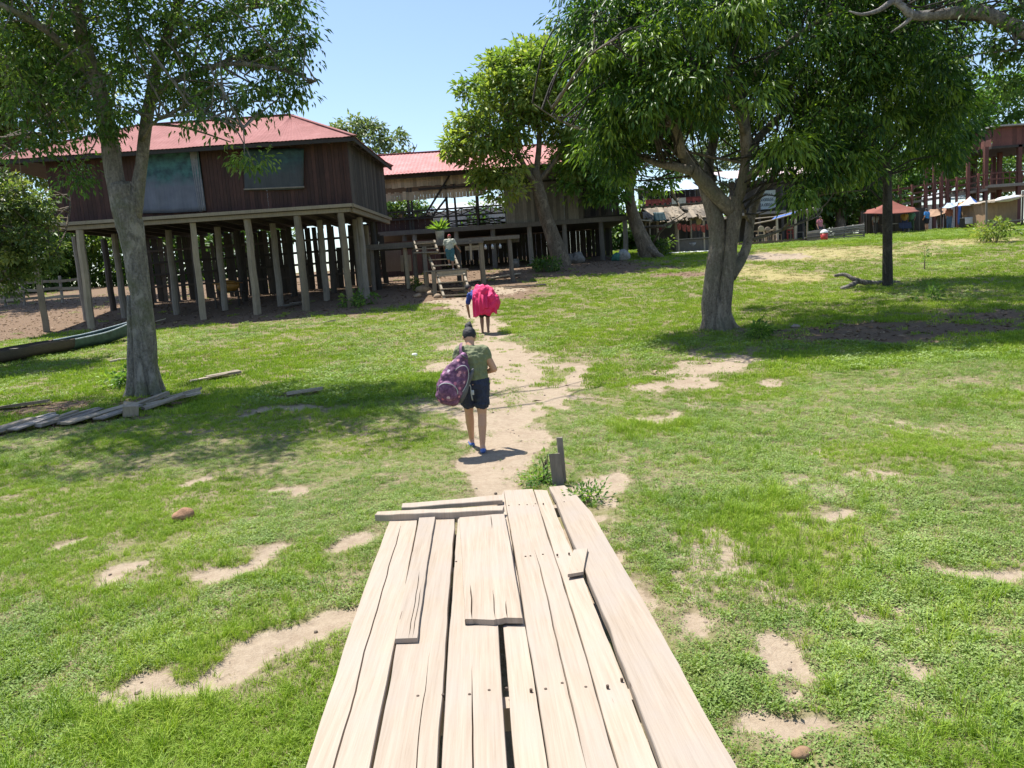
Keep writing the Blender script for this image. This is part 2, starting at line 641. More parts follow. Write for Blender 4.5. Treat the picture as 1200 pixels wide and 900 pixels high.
def tuft(name, n, rad, h0, h1, w, mat, lean=.9):
    sp = []
    for k in range(n):
        a = _r.uniform(0, 6.28); q = rad * math.sqrt(_r.random())
        sp.append((q * math.cos(a), q * math.sin(a), a + _r.uniform(-1.3, 1.3), _r.uniform(.1, lean), _r.uniform(h0, h1), w * _r.uniform(.7, 1.3), _r.random()))
    return blade_mesh(name, sp, mat)


KINDS_ = [tuft('grass_tuft', 16, .05, .035, .085, .0055, M_GRASS),
          tuft('grass_tuft', 22, .07, .05, .13, .006, M_GRASS, 1.1),
          weed_mesh('weed_plant', 20, .075, .055, .026, M_WEED, 1),
          weed_mesh('weed_plant', 30, .12, .08, .034, M_WEED, 2),
          tuft('dry_tuft', 14, .06, .03, .09, .005, M_DRY, 1.2),
          tuft('meadow_tuft', 42, .22, .06, .13, .016, M_GRASS, 1.0),
          weed_mesh('meadow_weed', 30, .22, .11, .07, M_WEED, 5),
          tuft('meadow_dry', 36, .22, .04, .11, .014, M_DRY, 1.2),
          tuft('grass_tuft', 30, .06, .10, .24, .006, M_GRASS, 1.0)]
KC = bpy.data.collections.new('grass_kinds')
for k, o in enumerate(KINDS_):
    o.name = 'tuft_%02d' % k
    KC.objects.link(o)


def scatter(name, label, cat, P, idx, scl, rot):
    me = bpy.data.meshes.new(name)
    me.vertices.add(len(P)); me.vertices.foreach_set('co', np.asarray(P, np.float32).ravel())
    for nm, ty, arr in (('idx', 'INT', idx.astype(np.int32)), ('scl', 'FLOAT', scl.astype(np.float32))):
        q = me.attributes.new(nm, ty, 'POINT'); q.data.foreach_set('value', arr)
    q = me.attributes.new('rot', 'FLOAT_VECTOR', 'POINT'); q.data.foreach_set('vector', rot.astype(np.float32).ravel())
    o = bpy.data.objects.new(name, me)
    COL.objects.link(o)
    ng = bpy.data.node_groups.new(name + '_nodes', 'GeometryNodeTree')
    ng.interface.new_socket('Geometry', in_out='INPUT', socket_type='NodeSocketGeometry')
    ng.interface.new_socket('Geometry', in_out='OUTPUT', socket_type='NodeSocketGeometry')
    gi = ng.nodes.new('NodeGroupInput'); go = ng.nodes.new('NodeGroupOutput')
    ci = ng.nodes.new('GeometryNodeCollectionInfo')
    ci.inputs['Collection'].default_value = KC
    ci.inputs['Separate Children'].default_value = True
    ci.inputs['Reset Children'].default_value = True
    ip = ng.nodes.new('GeometryNodeInstanceOnPoints')
    ip.inputs['Pick Instance'].default_value = True

    def attr(nm, dt):
        n = ng.nodes.new('GeometryNodeInputNamedAttribute')
        n.data_type = dt
        n.inputs['Name'].default_value = nm
        return n.outputs['Attribute']
    ng.links.new(gi.outputs[0], ip.inputs['Points'])
    ng.links.new(ci.outputs[0], ip.inputs['Instance'])
    ng.links.new(attr('idx', 'INT'), ip.inputs['Instance Index'])
    ng.links.new(attr('scl', 'FLOAT'), ip.inputs['Scale'])
    ng.links.new(attr('rot', 'FLOAT_VECTOR'), ip.inputs['Rotation'])
    ng.links.new(ip.outputs[0], go.inputs[0])
    md = o.modifiers.new('scatter', 'NODES')
    md.node_group = ng
    tag(o, label, cat, kind='stuff')
    return o


def wedge(n, y0, y1, pw):
    """points spread over the visible wedge; density falls as y**-pw"""
    u = RNG.random(n)
    e = 2 - pw
    y = (y0 ** e + u * (y1 ** e - y0 ** e)) ** (1 / e) if abs(e) > 1e-3 else y0 * (y1 / y0) ** u
    x = (RNG.random(n) * 2 - 1) * (.92 * y + 1.6)
    return x, y


def grass():
    # near: single tufts and little broad-leaved weeds
    x, y = wedge(330000, 2.6, 15.5, 1.05)
    sand, lit, st = masks(x, y)
    weedy = fbm(x * .55 + 3, y * .5, 77, 4)
    tall = fbm(x * .4, y * .4 + 9, 91, 3)
    weedy = weedy + .12 * sstep(11, 6, y) * sstep(0, 1.5, x)
    soft = masks.soft
    clump = sstep(.42, .60, fbm(x * 3.2, y * 3.2, 67, 3))
    dens = (1 - .99 * sand) * (1 - soft * (1 - .9 * clump)) * (1 - .75 * lit) * (.38 + .95 * fbm(x * 1.2, y * 1.2, 61, 3)) * (.50 + .65 * sstep(.30, .52, fbm(x * 2.1 + 5, y * 2.1, 69, 4))) * (.62 + .55 * sstep(.36, .56, fbm(x * 7, y * 7, 83, 3)))
    dens = np.maximum(dens, .75 * sand * clump * sstep(.44, .56, fbm(x * 1.7, y * 1.7, 71, 3)) * sstep(-.6, .2, x + .1 * (y - 9)) * sstep(7.6, 8.4, y))
    nob = (np.abs(x - .02) < .62) & (y < 7.3)
    keep = (RNG.random(len(x)) < dens) & ~nob
    x, y, sand, weedy, tall, st = (a[keep] for a in (x, y, sand, weedy, tall, st))
    u = RNG.random(len(x))
    idx = np.where(u < .5, 0, 1)
    wd = RNG.random(len(x)) < sstep(.42, .62, weedy) * .8
    idx = np.where(wd, np.where(RNG.random(len(x)) < .75, 2, 3), idx)
    idx = np.where(RNG.random(len(x)) < .11 + .20 * soft[keep], 4, idx)
    idx = np.where(~wd & (RNG.random(len(x)) < sstep(.60, .74, tall) * .12), 8, idx)
    scl = RNG.uniform(.42, .95, len(x)) * (.42 + .50 * tall) * (1 - .45 * soft[keep])
    rot = np.stack([RNG.normal(0, .15, len(x)), RNG.normal(0, .15, len(x)), RNG.uniform(0, 6.28, len(x))], -1)
    P = np.stack([x, y, gz(x, y) - .005], -1)
    scatter('grass', 'short green grass mixed with small broad leaved weeds on the slope', 'grass', P, idx, scl, rot)
    # far: wider tufts
    x, y = wedge(116000, 13, 66, 1.05)
    sand, lit, st = masks(x, y)
    soft = masks.soft
    dens = (1 - .985 * sand * (1 - .5 * sstep(.5, .62, fbm(x * 1.4, y * 1.4, 73, 3)))) * (1 - .75 * soft) * (1 - .99 * lit) * (.42 + .95 * fbm(x * .7, y * .7, 63, 3)) * (1 - .35 * st)
    keep = RNG.random(len(x)) < dens
    x, y, sand, st = (a[keep] for a in (x, y, sand, st))
    idx = np.where(RNG.random(len(x)) < sstep(.45, .65, fbm(x * .3, y * .3, 79, 3)) * .5, 6, 5)
    idx = np.where(RNG.random(len(x)) < .05 + .75 * st, 7, idx)
    scl = RNG.uniform(.42, .9, len(x)) * (1 - .45 * soft[keep]) * (1 + .35 * sstep(25, 50, y)) * (1 - .3 * st)
    rot = np.stack([RNG.normal(0, .12, len(x)), RNG.normal(0, .12, len(x)), RNG.uniform(0, 6.28, len(x))], -1)
    P = np.stack([x, y, gz(x, y) - .01], -1)
    scatter('meadow_grass', 'short sunlit grass covering the far part of the slope', 'grass', P, idx, scl, rot)


grass()
# ================================================================== the boardwalk
M_PLANK = None


def plank_material():
    m, nt, bs = nodes('bleached_plank')
    a = N(nt, 'ShaderNodeAttribute', attribute_name='tint').outputs['Fac']
    cmb = N(nt, 'ShaderNodeCombineXYZ')
    for k in range(3):
        L(nt, a, cmb.inputs[k])
    sc = N(nt, 'ShaderNodeVectorMath', operation='SCALE'); L(nt, cmb.outputs[0], sc.inputs[0]); sc.inputs['Scale'].default_value = 31

    def vec(s):
        add = N(nt, 'ShaderNodeVectorMath', operation='ADD')
        rt = N(nt, 'ShaderNodeVectorRotate', rotation_type='Z_AXIS'); rt.inputs['Angle'].default_value = GRAIN
        L(nt, nt.nodes.new('ShaderNodeTexCoord').outputs['Object'], rt.inputs['Vector'])
        mp = nt.nodes.new('ShaderNodeMapping'); mp.inputs['Scale'].default_value = s
        L(nt, rt.outputs[0], mp.inputs['Vector'])
        L(nt, mp.outputs[0], add.inputs[0]); L(nt, sc.outputs[0], add.inputs[1])
        return add.outputs[0]
    g1 = noise(nt, vec((18, .55, .6)), 2.2, 8, .6, .25)
    g2 = noise(nt, vec((60, 1.2, 1.2)), 2.0, 5, .6, .3)
    g3 = noise(nt, vec((2.5, 1.2, 2.5)), 1.3, 5, .6)
    g4 = noise(nt, vec((9, 9, 9)), 6, 6, .7)
    col = ramp(nt, g1, [(.3, (.335, .275, .215)), (.5, (.405, .34, .275)), (.7, (.45, .385, .315))])
    col = mixc(nt, .28, col, ramp(nt, g2, [(.35, (.29, .235, .18)), (.6, (.445, .38, .31))]))
    col = mixc(nt, ramp(nt, g3, [(.42, (0, 0, 0)), (.62, (.55, .55, .55))]), col, (.38, .34, .305))
    col = mixc(nt, ramp(nt, g4, [(.62, (0, 0, 0)), (.8, (.3, .3, .3))]), col, (.26, .19, .135))
    # fine dark checks along the grain
    ck = noise(nt, vec((26, .55, .55)), 2.6, 3, .5, .2)
    ckm = ramp(nt, ck, [(.235, (1, 1, 1)), (.255, (0, 0, 0))])
    col = mixc(nt, ckm, col, (.12, .08, .055))
    t = ramp(nt, a, [(0, (.80, .785, .77)), (1, (.95, .92, .885))])
    col = mixc(nt, 1, col, t, 'MULTIPLY')
    L(nt, col, bs.inputs['Base Color'])
    bs.inputs['Roughness'].default_value = .85
    bs.inputs['Specular IOR Level'].default_value = .2
    s = N(nt, 'ShaderNodeMath', operation='ADD'); L(nt, g1, s.inputs[0]); L(nt, g2, s.inputs[1])
    bump(nt, bs, s.outputs[0], .4, .004)
    return m


BZ0, BSL = .60, -.078                     # boardwalk top: z = BZ0 + BSL*y


def bp(px, py, lift=0.0):
    """pixel -> point of the boardwalk's top plane (raised by lift)"""
    d = ray(px, py)
    t = (BZ0 + lift - CAM_Z) / (d.z - BSL * d.y)
    return Vector((d.x * t, d.y * t, BZ0 + lift + BSL * d.y * t))


def bz(p, lift):
    return BZ0 + lift + BSL * p[1]


def plank(name, left, right, parent, th=.045, lift=0., cracks=(), tint=None, near=-1.0, wav=.006, label=None, ragged=0, cat=None, group=None, n=90):
    """left/right: pixel polylines of the two long edges, near end first; cracks: ((t0,t1,u,width),..) grooves, t along, u across"""
    Lp = [bp(*p, lift) for p in left]; Rp = [bp(*p, lift) for p in right]
    for Q in (Lp, Rp):
        if near is not None and Q[0].y > near and left[0][1] >= 898:
            d = (Q[1] - Q[0]); d = d / d.y
            Q.insert(0, Q[0] + d * (near - Q[0].y))
    sd = random.randint(0, 999)

    def edge(Q, t):
        y0, y1 = Q[0].y, Q[-1].y
        y = y0 + (y1 - y0) * t
        x = np.interp(y, [q.y for q in Q], [q.x for q in Q])
        return x, y
    us = [0, .012, .25, .5, .75, .988, 1]
    for (t0, t1, u, wd) in cracks:
        us += [u - .02, u - .006, u, u + .006, u + .02]
    us = sorted(set(us))
    top = []
    for i in range(n):
        t = i / (n - 1)
        xl, yl = edge(Lp, t); xr, yr = edge(Rp, t)
        xl += (float(fbm(yl * 2.2, sd * .7, sd, 3)) - .5) * wav * 2
        xr += (float(fbm(yr * 2.2, sd * .3, sd + 4, 3)) - .5) * wav * 2
        row = []
        for u in us:
            x = xl + (xr - xl) * u; y = yl + (yr - yl) * u
            wob = (float(fbm(y * 1.7, 3.1, sd + 9, 4)) - .5) * .045
            dz = (float(vnoise(x * 9, y * 1.2, sd)) - .5) * .006
            if u in (0, 1): dz -= .007
            for (t0, t1, cu, wd) in cracks:
                if t0 < t < t1 and .05 < u < .95:
                    k = min(1, (t - t0) / .06, (t1 - t) / .06)
                    if abs(u - cu) < .0201:
                        x += wob * 0.6
                    if abs(u - cu) < .001:
                        dz -= .03 * k
                    elif abs(u - cu) < .01:
                        x += (1 if u > cu else -1) * (wd * .62 * k - abs(u - cu) * (xr - xl) * .8)
            if ragged and i == 0:
                y += ragged * (float(vnoise(u * 13, sd, sd)) - .2)
            row.append(Vector((x, y, bz((x, y), lift) + dz)))
        top.append(row)
    mb = MB()
    m = len(us)
    vs = [p for r in top for p in r]
    nv = len(vs)
    vs2 = [p - Vector((0, 0, th)) for p in vs]
    for k, p in enumerate(vs2):
        pz = bz(p, lift) - th
        vs2[k] = Vector((p.x, p.y, pz))
    fs = [(i * m + j, i * m + j + 1, (i + 1) * m + j + 1, (i + 1) * m + j) for i in range(n - 1) for j in range(m - 1)]
    fs += [tuple(q + nv for q in reversed(f)) for f in fs[:]]
    rim = list(range(m)) + [i * m + m - 1 for i in range(1, n)] + [(n - 1) * m + j for j in range(m - 2, -1, -1)] + [i * m for i in range(n - 2, 0, -1)]
    fs += [(rim[k], rim[k] + nv, rim[(k + 1) % len(rim)] + nv, rim[(k + 1) % len(rim)]) for k in range(len(rim))]
    mb.add(vs + vs2, fs, random.random() if tint is None else tint)
    if parent is None:
        c = (Lp[0] + Rp[-1]) / 2
        o = mb.build(name, M_PLANK, None, False, c)
        tag(o, label, cat, group)
    else:
        o = mb.build(name, M_PLANK, parent)
        if label: o['label'] = label
    return o


def z2(zx, zy):      # crop coordinates -> picture
    return (340 + .45 * zx, 520 + .45 * zy)


_d = bp(*z2(557, 121)) - bp(*z2(676, 844))
GRAIN = math.atan2(_d.x, _d.y)
M_PLANK = plank_material()
bw = thing('boardwalk', 'pale sun bleached plank boardwalk sloping down to the sandy path', 'boardwalk', (0, 3.5, float(gz(0, 3.5))))
plank('plank', [z2(40, 844), z2(140, 530), z2(210, 330), z2(262, 192)], [z2(208, 844), z2(274, 512), z2(333, 192)], bw, cracks=[(.12, .97, .46, .006)], tint=.75)
plank('plank', [z2(214, 844), z2(279, 512), z2(337, 192)], [z2(383, 844), z2(406, 510), z2(430, 188)], bw, cracks=[(.25, .6, .7, .003)], tint=.35)
plank('plank', [z2(394, 844), z2(413, 510), z2(436, 188)], [z2(567, 844), z2(541, 462), z2(520, 182)], bw, cracks=[(.2, .58, .47, .005)], tint=.5)
plank('plank', [z2(585, 844), z2(553, 462), z2(530, 182)], [z2(672, 844), z2(612, 470), z2(556, 122)], bw, lift=-.012, tint=.95)
plank('plank', [z2(676, 844), z2(615, 470), z2(557, 121)], [z2(853, 844), z2(745, 470), z2(632, 118)], bw, cracks=[(.4, .74, .55, .006)], tint=.55)
plank('plank', [z2(857, 844), z2(748, 470), z2(635, 120)], [z2(958, 844), z2(800, 440), z2(669, 122)], bw, lift=-.016, tint=1.0)
plank('plank', [z2(974, 844), z2(815, 440), z2(745, 272), z2(675, 112)], [z2(1166, 844), z2(1020, 585), z2(880, 340), z2(785, 178), z2(740, 128), z2(715, 108)], bw, th=.05, tint=.25, wav=.01)
# boards laid loose on top
GL = 'loose boards patching the boardwalk'
plank('loose_board', [z2(272, 508), z2(335, 192)], [z2(330, 506), z2(377, 190)], None, th=.024, lift=.026, cracks=[(0, .42, .62, .004), (.0, .3, .8, .003)], tint=.15,
      label='narrow grey board lying lengthwise over a seam of the boardwalk', cat='board', group=GL, near=None)
plank('loose_board', [z2(455, 462), z2(449, 330), z2(440, 192)], [z2(606, 457), z2(582, 310), z2(559, 182)], None, th=.03, lift=.032, cracks=[(0, .25, .15, .006), (0, .2, .55, .004), (0, .12, .76, .008), (.8, 1, .68, .005)], tint=.62, ragged=.05,
      label='wide patch board with a split ragged end in the middle of the boardwalk', cat='board', group=GL, near=None)
plank('loose_board', [z2(722, 340), z2(738, 276)], [z2(764, 333), z2(774, 272)], None, th=.02, lift=.022, tint=.9,
      label='small square offcut covering the gap on the right of the boardwalk', cat='board', group=GL, near=None, n=12)


def cross_board(p, dirpx, name, label, w, th, lift, tint):
    a = bp(*p[0], lift); b = bp(*p[1], lift)
    mb = MB()
    n = 40
    P = []
    d = (b - a).normalized(); s = Vector((-d.y, d.x, 0)).normalized()
    sd = random.randint(0, 99)
    for i in range(n):
        t = i / (n - 1)
        c = a + (b - a) * t
        k = w * (1 - .25 * (1 - t)) if name else w
        row = []
        for u in (0, .03, .5, .97, 1):
            q = c + s * (u * k) + s * (float(fbm(t * 5, u * 2, sd, 3)) - .5) * .02
            row.append(Vector((q.x, q.y, q.z - (.006 if u in (0, 1) else 0) + (float(vnoise(t * 9, u * 3, sd)) - .5) * .006)))
        P.append(row)
    mb.sheet(P, tint, -th)
    o = mb.build('loose_board', M_PLANK, None, False, a)
    tag(o, label, 'board', GL)


cross_board([z2(220, 186), z2(553, 172)], 0, 1, 'long thick board lying crosswise at the far end of the boardwalk', .13, .05, .058, .8)
cross_board([z2(290, 166), z2(553, 146)], 0, 1, 'thin crosswise board behind the thick one at the far end of the boardwalk', .17, .035, .038, .7)

# bearers under the planks, one end of two of them shows on the left
for (yy, xl, xr, tn) in ((6.7, -.58, .50, .1), (4.95, -.78, .58, .15), (3.0, -.82, .58, .8), (2.0, -.70, .58, .2), (.4, -.7, .58, .2)):
    mb = MB()
    zz = BZ0 + BSL * yy - .045 - .055
    mb.beam((xl, yy, zz), (xr, yy, zz), .09, .10, jit=.004, tint=tn)
    mb.build('bearer', M_PLANK, bw)
    for sx in (xl + .22, xr - .22):
        zb = float(gz(sx, yy))
        if zz - zb > .12:
            q = MB(); q.tube([(sx, yy, zb - .1), (sx, yy, zz - .05)], .05, 8, .1, tint=.1)
            q.build('post', wood('old_timber', (.10, .085, .07), (.27, .235, .19)), bw)

# the two grey stakes at the far right corner
M_OLD = wood('old_timber', (.10, .085, .07), (.27, .235, .19))
e = bp(*z2(700, 104))
zg = float(gz(e.x, e.y))
mb = MB(); mb.beam((e.x + .01, e.y + .12, zg - .1), (e.x - .02, e.y + .13, zg + .33), .11, .035, up=(0, 1, 0), jit=.006, tint=.4)
o = mb.build('stake', M_OLD, None, False, (e.x, e.y + .12, zg)); tag(o, 'short broad grey stake at the far right corner of the boardwalk', 'stake')
mb = MB(); mb.beam((e.x + .06, e.y + .2, zg - .1), (e.x + .045, e.y + .23, zg + .47), .06, .03, up=(0, 1, 0), jit=.005, tint=.5)
o = mb.build('stake', M_OLD, None, False, (e.x + .06, e.y + .2, zg)); tag(o, 'taller thin grey stake behind the broad one at the boardwalk corner', 'stake')

# nail heads where the planks cross the bearers
nm = MB(); nm.tube([(0, 0, -.012), (0, 0, .0015)], .0065, 7)
n0 = None
rn = random.Random(6)
for yy in (6.62, 4.98, 3.02, 2.02):
    for px_ in (-.58, -.47, -.33, -.24, -.12, .0, .07, .17, .27, .38, .48):
        k = 1 + .045 * (7 - yy) * 0
        x = px_ * (.80 + .25 * (yy - 2) / 5 * 0 + .0) + rn.uniform(-.015, .015)
        y = yy + rn.uniform(-.03, .03)
        if n0 is None:
            n0 = nm.build('nail', simple('rusty_nail', (.07, .045, .03), .7), bw); o = n0
        else:
            o = n0.copy(); COL.objects.link(o); o.parent = bw
        o.location = Vector((x, y, BZ0 + BSL * y + .002)) - WORLD[n0.name] + Vector((0, 0, 0))
n0.data.transform(Matrix.Translation(WORLD[n0.name]))
# ================================================================== the house on stilts
M_WALL = wood('dark_wall_board', (.030, .013, .011), (.088, .038, .029), (6, 6, .6), 3, .3)
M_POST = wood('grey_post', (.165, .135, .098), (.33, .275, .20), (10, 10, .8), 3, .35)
M_SHADE = wood('dark_shaded_timber', (.032, .027, .024), (.085, .07, .06), (8, 8, .8), 3, .5)  # dark timber tone; on rear and covered parts its colour carries the shade
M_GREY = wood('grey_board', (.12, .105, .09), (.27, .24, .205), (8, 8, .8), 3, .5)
M_PALE = wood('pale_board', (.27, .22, .16), (.48, .41, .31), (8, 8, .8), 3, .3)


def roof_material(name, c0, c1, c2):
    m, nt, bs = nodes(name)
    v = coords(nt)
    n1 = noise(nt, v, 1.1, 7, .75); n2 = noise(nt, v, 9, 5, .7)
    n3 = noise(nt, coords(nt, (1, .12, .12)), 7, 4, .6)
    col = ramp(nt, n1, [(.3, c0), (.55, c1), (.75, c2)])
    col = mixc(nt, .3, col, ramp(nt, n2, [(.3, c0), (.7, c2)]))
    col = mixc(nt, ramp(nt, n3, [(.55, (0, 0, 0)), (.75, (.4, .4, .4))]), col, c0)
    L(nt, col, bs.inputs['Base Color'])
    bs.inputs['Roughness'].default_value = .9
    bs.inputs['Specular IOR Level'].default_value = .12
    MATS[name] = m
    return m


M_RED = roof_material('red_iron', (.23, .10, .09), (.335, .15, .14), (.40, .22, .205))


def iron_roof(mb, a, b, c, d, pitch=.14, amp=.011, th=.012):
    """corrugated slab between eave a-b and ridge d-c (a under d); ridges run up the slope"""
    a, b, c, d = map(Vector, (a, b, c, d))
    n = max(2, int((b - a).length / pitch) * 2)
    nn = (b - a).cross(d - a).normalized()
    if nn.z < 0: nn = -nn
    P = []
    for i in range(n + 1):
        t = i / n
        o = nn * (amp if i % 2 else 0)
        e = a + (b - a) * t; r = d + (c - d) * t
        row = [e + (r - e) * k + o + Vector((0, 0, (float(vnoise(t * 14, k * 3, 8)) - .5) * .03)) for k in (0, .33, .66, 1)]
        P.append(row)
    mb.sheet(P, None, th)


HY = 30.0
pL, pR = at(66, 262, HY), at(411, 243, HY)          # deck line, front
FZ = (pL.z + pR.z) / 2
HX0, HX1 = pL.x - .2, pR.x
HB = HY + 6.6
EZ = at(300, 171, HY).z
house = thing('stilt_house', 'dark brown timber house on tall stilts under a red iron roof', 'house', (HX0 + 7, HY, float(gz(HX0 + 7, HY))))

# floor: deck edge beam, joists, boards
mb = MB()
mb.box(((HX0 + HX1) / 2, HY + 3.2, FZ - .06), (HX1 - HX0, 6.8, .06), tint=.3)
for k in range(15):
    x = HX0 + .3 + (HX1 - HX0 - .6) * k / 14
    mb.box((x, HY + 3.3, FZ - .17), (.08, 6.5, .15))
mb.build('floor', M_SHADE, house)
mb = MB()
mb.box(((HX0 + HX1) / 2, HY - .24, FZ + .0), (HX1 - HX0 + .2, .1, .12), tint=.7)
mb.box(((HX0 + HX1) / 2, HY - .10, FZ - .15), (HX1 - HX0, .14, .17), tint=.5)
mb.beam((HX1 + .10, HY - .2, FZ + 0.001), (HX1 + .55, HB + .1, FZ + .001), .1, .12, tint=.55)
mb.beam((HX1 + .02, HY - .0, FZ - .16), (HX1 + .47, HB - .1, FZ - .16), .12, .16, tint=.4)
mb.build('deck_beam', M_POST, house)

# stilts: four rows
px_front = [(55, 388), (110, 383), (172, 378), (237, 372), (301, 363), (361, 363), (411, 355)]
for row, dy in enumerate((0, 2.3, 4.6)):
    for k, (px, py) in enumerate(px_front):
        p = at(px, py - 60, HY)
        x = at(px, py, HY).x + (.1 * math.sin(3 * k + row) + .22 if row else 0)
        y = HY + dy + (.06 * math.sin(5 * k + row))
        xb = x + random.uniform(-.05, .05)
        zb = float(gz(xb, y))
        q = MB()
        r = .15 if row == 0 else .13
        lean = random.uniform(-.08, .08)
        n = 7
        q.tube([(xb + lean * (1 - i / (n - 1)) + .015 * math.sin(i * 2 + k), y, zb - .3 + (FZ - .25 - zb + .3) * i / (n - 1)) for i in range(n)], [r * (1.05 - .1 * i / n) for i in range(n)], 8 if row else 4 + 2 * (k % 3), .12, seed=k + 9 * row)
        q.build('stilt', (M_POST, M_GREY, M_SHADE)[row], house, False)  # deeper rows take darker timber: undercroft shade put into the colour
p = at(437, 350, HB - .2)
q = MB(); q.tube([(p.x, HB - .2, float(gz(p.x, HB)) - .3), (p.x - .05, HB - .2, FZ - .25)], .14, 8, .1)
q.build('stilt', M_POST, house)
p = at(424, 350, HY + 3)
q = MB(); q.tube([(p.x, HY + 3, float(gz(p.x, HY + 3)) - .3), (p.x, HY + 3, FZ - .25)], .12, 8, .1)
q.build('stilt', M_GREY, house)
# a leaning brace under the right-hand end and dark plank screens at the back of the undercroft
q = MB()
x = HX0 + .2
while x < HX1 + .4:
    w_ = random.uniform(.14, .30)
    g = random.random()
    zb = float(gz(x, HB))
    top = FZ - .15 if g < .72 else FZ - random.uniform(.3, 1.2)
    if g < .97:
        q.box((x + w_ / 2, HB + .05 + random.uniform(-.03, .03), (zb + top) / 2 - .1), (w_, .03, top - zb + .2), rot=(0, random.uniform(-.03, .03), 0))
    x += w_ + (random.uniform(.05, .16) if random.random() < .2 else random.uniform(-.01, .01))
q.build('back_screen', M_SHADE, house)
q = MB()
for k in range(4):
    q.beam((HX0 + .5, HB - .1, 2.9 + k * .55), (HX1, HB - .1, 2.95 + k * .55), .05, .1)
q.build('screen_rail', M_SHADE, house)

# walls of upright boards
WT = EZ + .25


def board_wall(mb, p0, p1, z0, z1, w=(.16, .26), skip=()):
    p0, p1 = Vector(p0), Vector(p1)
    d = (p1 - p0); ln = d.length; d /= ln
    a = math.atan2(d.y, d.x)
    t = 0
    while t < ln:
        k = min(random.uniform(*w), ln - t)
        if k < .02: break
        c = p0 + d * (t + k / 2)
        segs = [(z0, z1)]
        for (s0, s1, h0, h1) in skip:
            if s0 < t + k / 2 < s1:
                segs = [(z0, h0), (h1, z1)]
        for (a0, a1) in segs:
            mb.box((c.x, c.y, (a0 + a1) / 2), (k - .008, .025, a1 - a0 + random.uniform(-.02, .02)), rot=Matrix.Rotation(a + random.uniform(-.03, .03), 3, 'Z'))
        t += k


WX0, WX1 = HX0 + .05, HX1 - .02
fw = lambda px, py: at(px, py, HY + .1)
w1 = (fw(172, 210).x - WX0, fw(236, 210).x - WX0, fw(200, 242).z, fw(200, 176).z)
w2 = (fw(290, 200).x - WX0, fw(354, 200).x - WX0, fw(320, 221).z, fw(320, 176).z)
mb = MB(); board_wall(mb, (WX0, HY + .1, 0), (WX1, HY + .1, 0), FZ + .06, WT, w=(.10, .19), skip=[w1, w2])
mb.box((WX1 + .02, HY + .08, (FZ + WT) / 2 + .03), (.12, .12, WT - FZ - .1), tint=.4)
mb.build('front_wall', M_WALL, house)
mb = MB(); board_wall(mb, (WX1 + .06, HY + .2, 0), (WX1 + .45, HB - .1, 0), FZ, WT); mb.build('side_wall', M_SHADE, house)
mb = MB(); board_wall(mb, (WX1 + .4, HB, 0), (WX0, HB, 0), FZ, WT); mb.build('back_wall', M_SHADE, house)
mb = MB(); board_wall(mb, (WX0 + .02, HB - .1, 0), (WX0 + .02, HY + .2, 0), FZ, WT); mb.build('side_wall', M_SHADE, house)

# sheets hung over the two openings
def cloth_mat(name, c0, c1, teal=None, zsplit=0, trans=.2):
    m, nt, bs = nodes(name)
    v = coords(nt)
    n = noise(nt, v, 1.6, 5, .6); n2 = noise(nt, coords(nt, (6, 6, .5)), 2, 4)
    col = mixc(nt, .4, ramp(nt, n, [(.3, c0), (.7, c1)]), ramp(nt, n2, [(.3, c0), (.7, c1)]))
    if teal:
        sx = N(nt, 'ShaderNodeSeparateXYZ'); L(nt, v, sx.inputs[0])
        md = N(nt, 'ShaderNodeMath', operation='MULTIPLY_ADD'); L(nt, n, md.inputs[0]); md.inputs[1].default_value = 1.2
        L(nt, sx.outputs[2], md.inputs[2])
        mr = N(nt, 'ShaderNodeMapRange'); L(nt, md.outputs[0], mr.inputs[0]); mr.inputs[1].default_value = zsplit; mr.inputs[2].default_value = zsplit + .5
        tc = ramp(nt, noise(nt, v, 3.5, 3), [(.35, teal[0]), (.65, teal[1])])
        col = mixc(nt, mr.outputs[0], col, tc)
    L(nt, col, bs.inputs['Base Color'])
    bs.inputs['Roughness'].default_value = .7
    return m


def hanging(mb, corners, ny=14, nx=16, fold=.05, th=.008):
    a, b, c, d = map(Vector, corners)       # top-left, top-right, bottom-right, bottom-left
    P = []
    for i in range(ny):
        t = i / (ny - 1)
        row = []
        for j in range(nx):
            s = j / (nx - 1)
            p = (a + (b - a) * s) * (1 - t) + (d + (c - d) * s) * t
            row.append(p + Vector((0, -fold * (.5 + .5 * math.sin(s * 19 + 3 * math.sin(t * 2))) * (.4 + t * .6), -.03 * math.sin(s * 3.1) * t)))
        P.append(row)
    mb.sheet(P, .5, th)


zoff = house.location.z
f2 = lambda px, py: at(px, py, HY + .02)
wn = MB()
hanging(wn, (f2(168, 174), f2(232, 173), f2(242, 247), f2(162, 250)))
win = wn.build('window_sheet', cloth_mat('grey_blue_sheet', (.085, .095, .13), (.17, .18, .23), ((.025, .06, .075), (.06, .17, .17)), f2(200, 218).z - zoff + .55), house, True)
win['label'] = 'torn grey blue plastic sheet hanging below the opening'
q = MB(); hanging(q, (f2(222, 175), f2(232, 173), f2(241, 246), f2(234, 248)), nx=8, fold=.1)
s_ = q.build('sheet_edge', simple('pale_grey_cloth', (.22, .21, .23), .8), win, True)
wn = MB()
hanging(wn, (f2(285, 175), f2(356, 174), f2(356, 221), f2(287, 223)), fold=.03)
win2 = wn.build('window_sheet', cloth_mat('dark_teal_sheet', (.03, .035, .04), (.075, .08, .085), ((.02, .04, .05), (.04, .095, .095)), f2(300, 200).z - zoff + .4), house, True)
win2['label'] = 'dark teal mesh sheet stretched over the second opening'
q = MB(); q.beam(f2(286, 222) + Vector((0, -.04, 0)), f2(357, 219) + Vector((0, -.04, 0)), .04, .05, tint=.5)
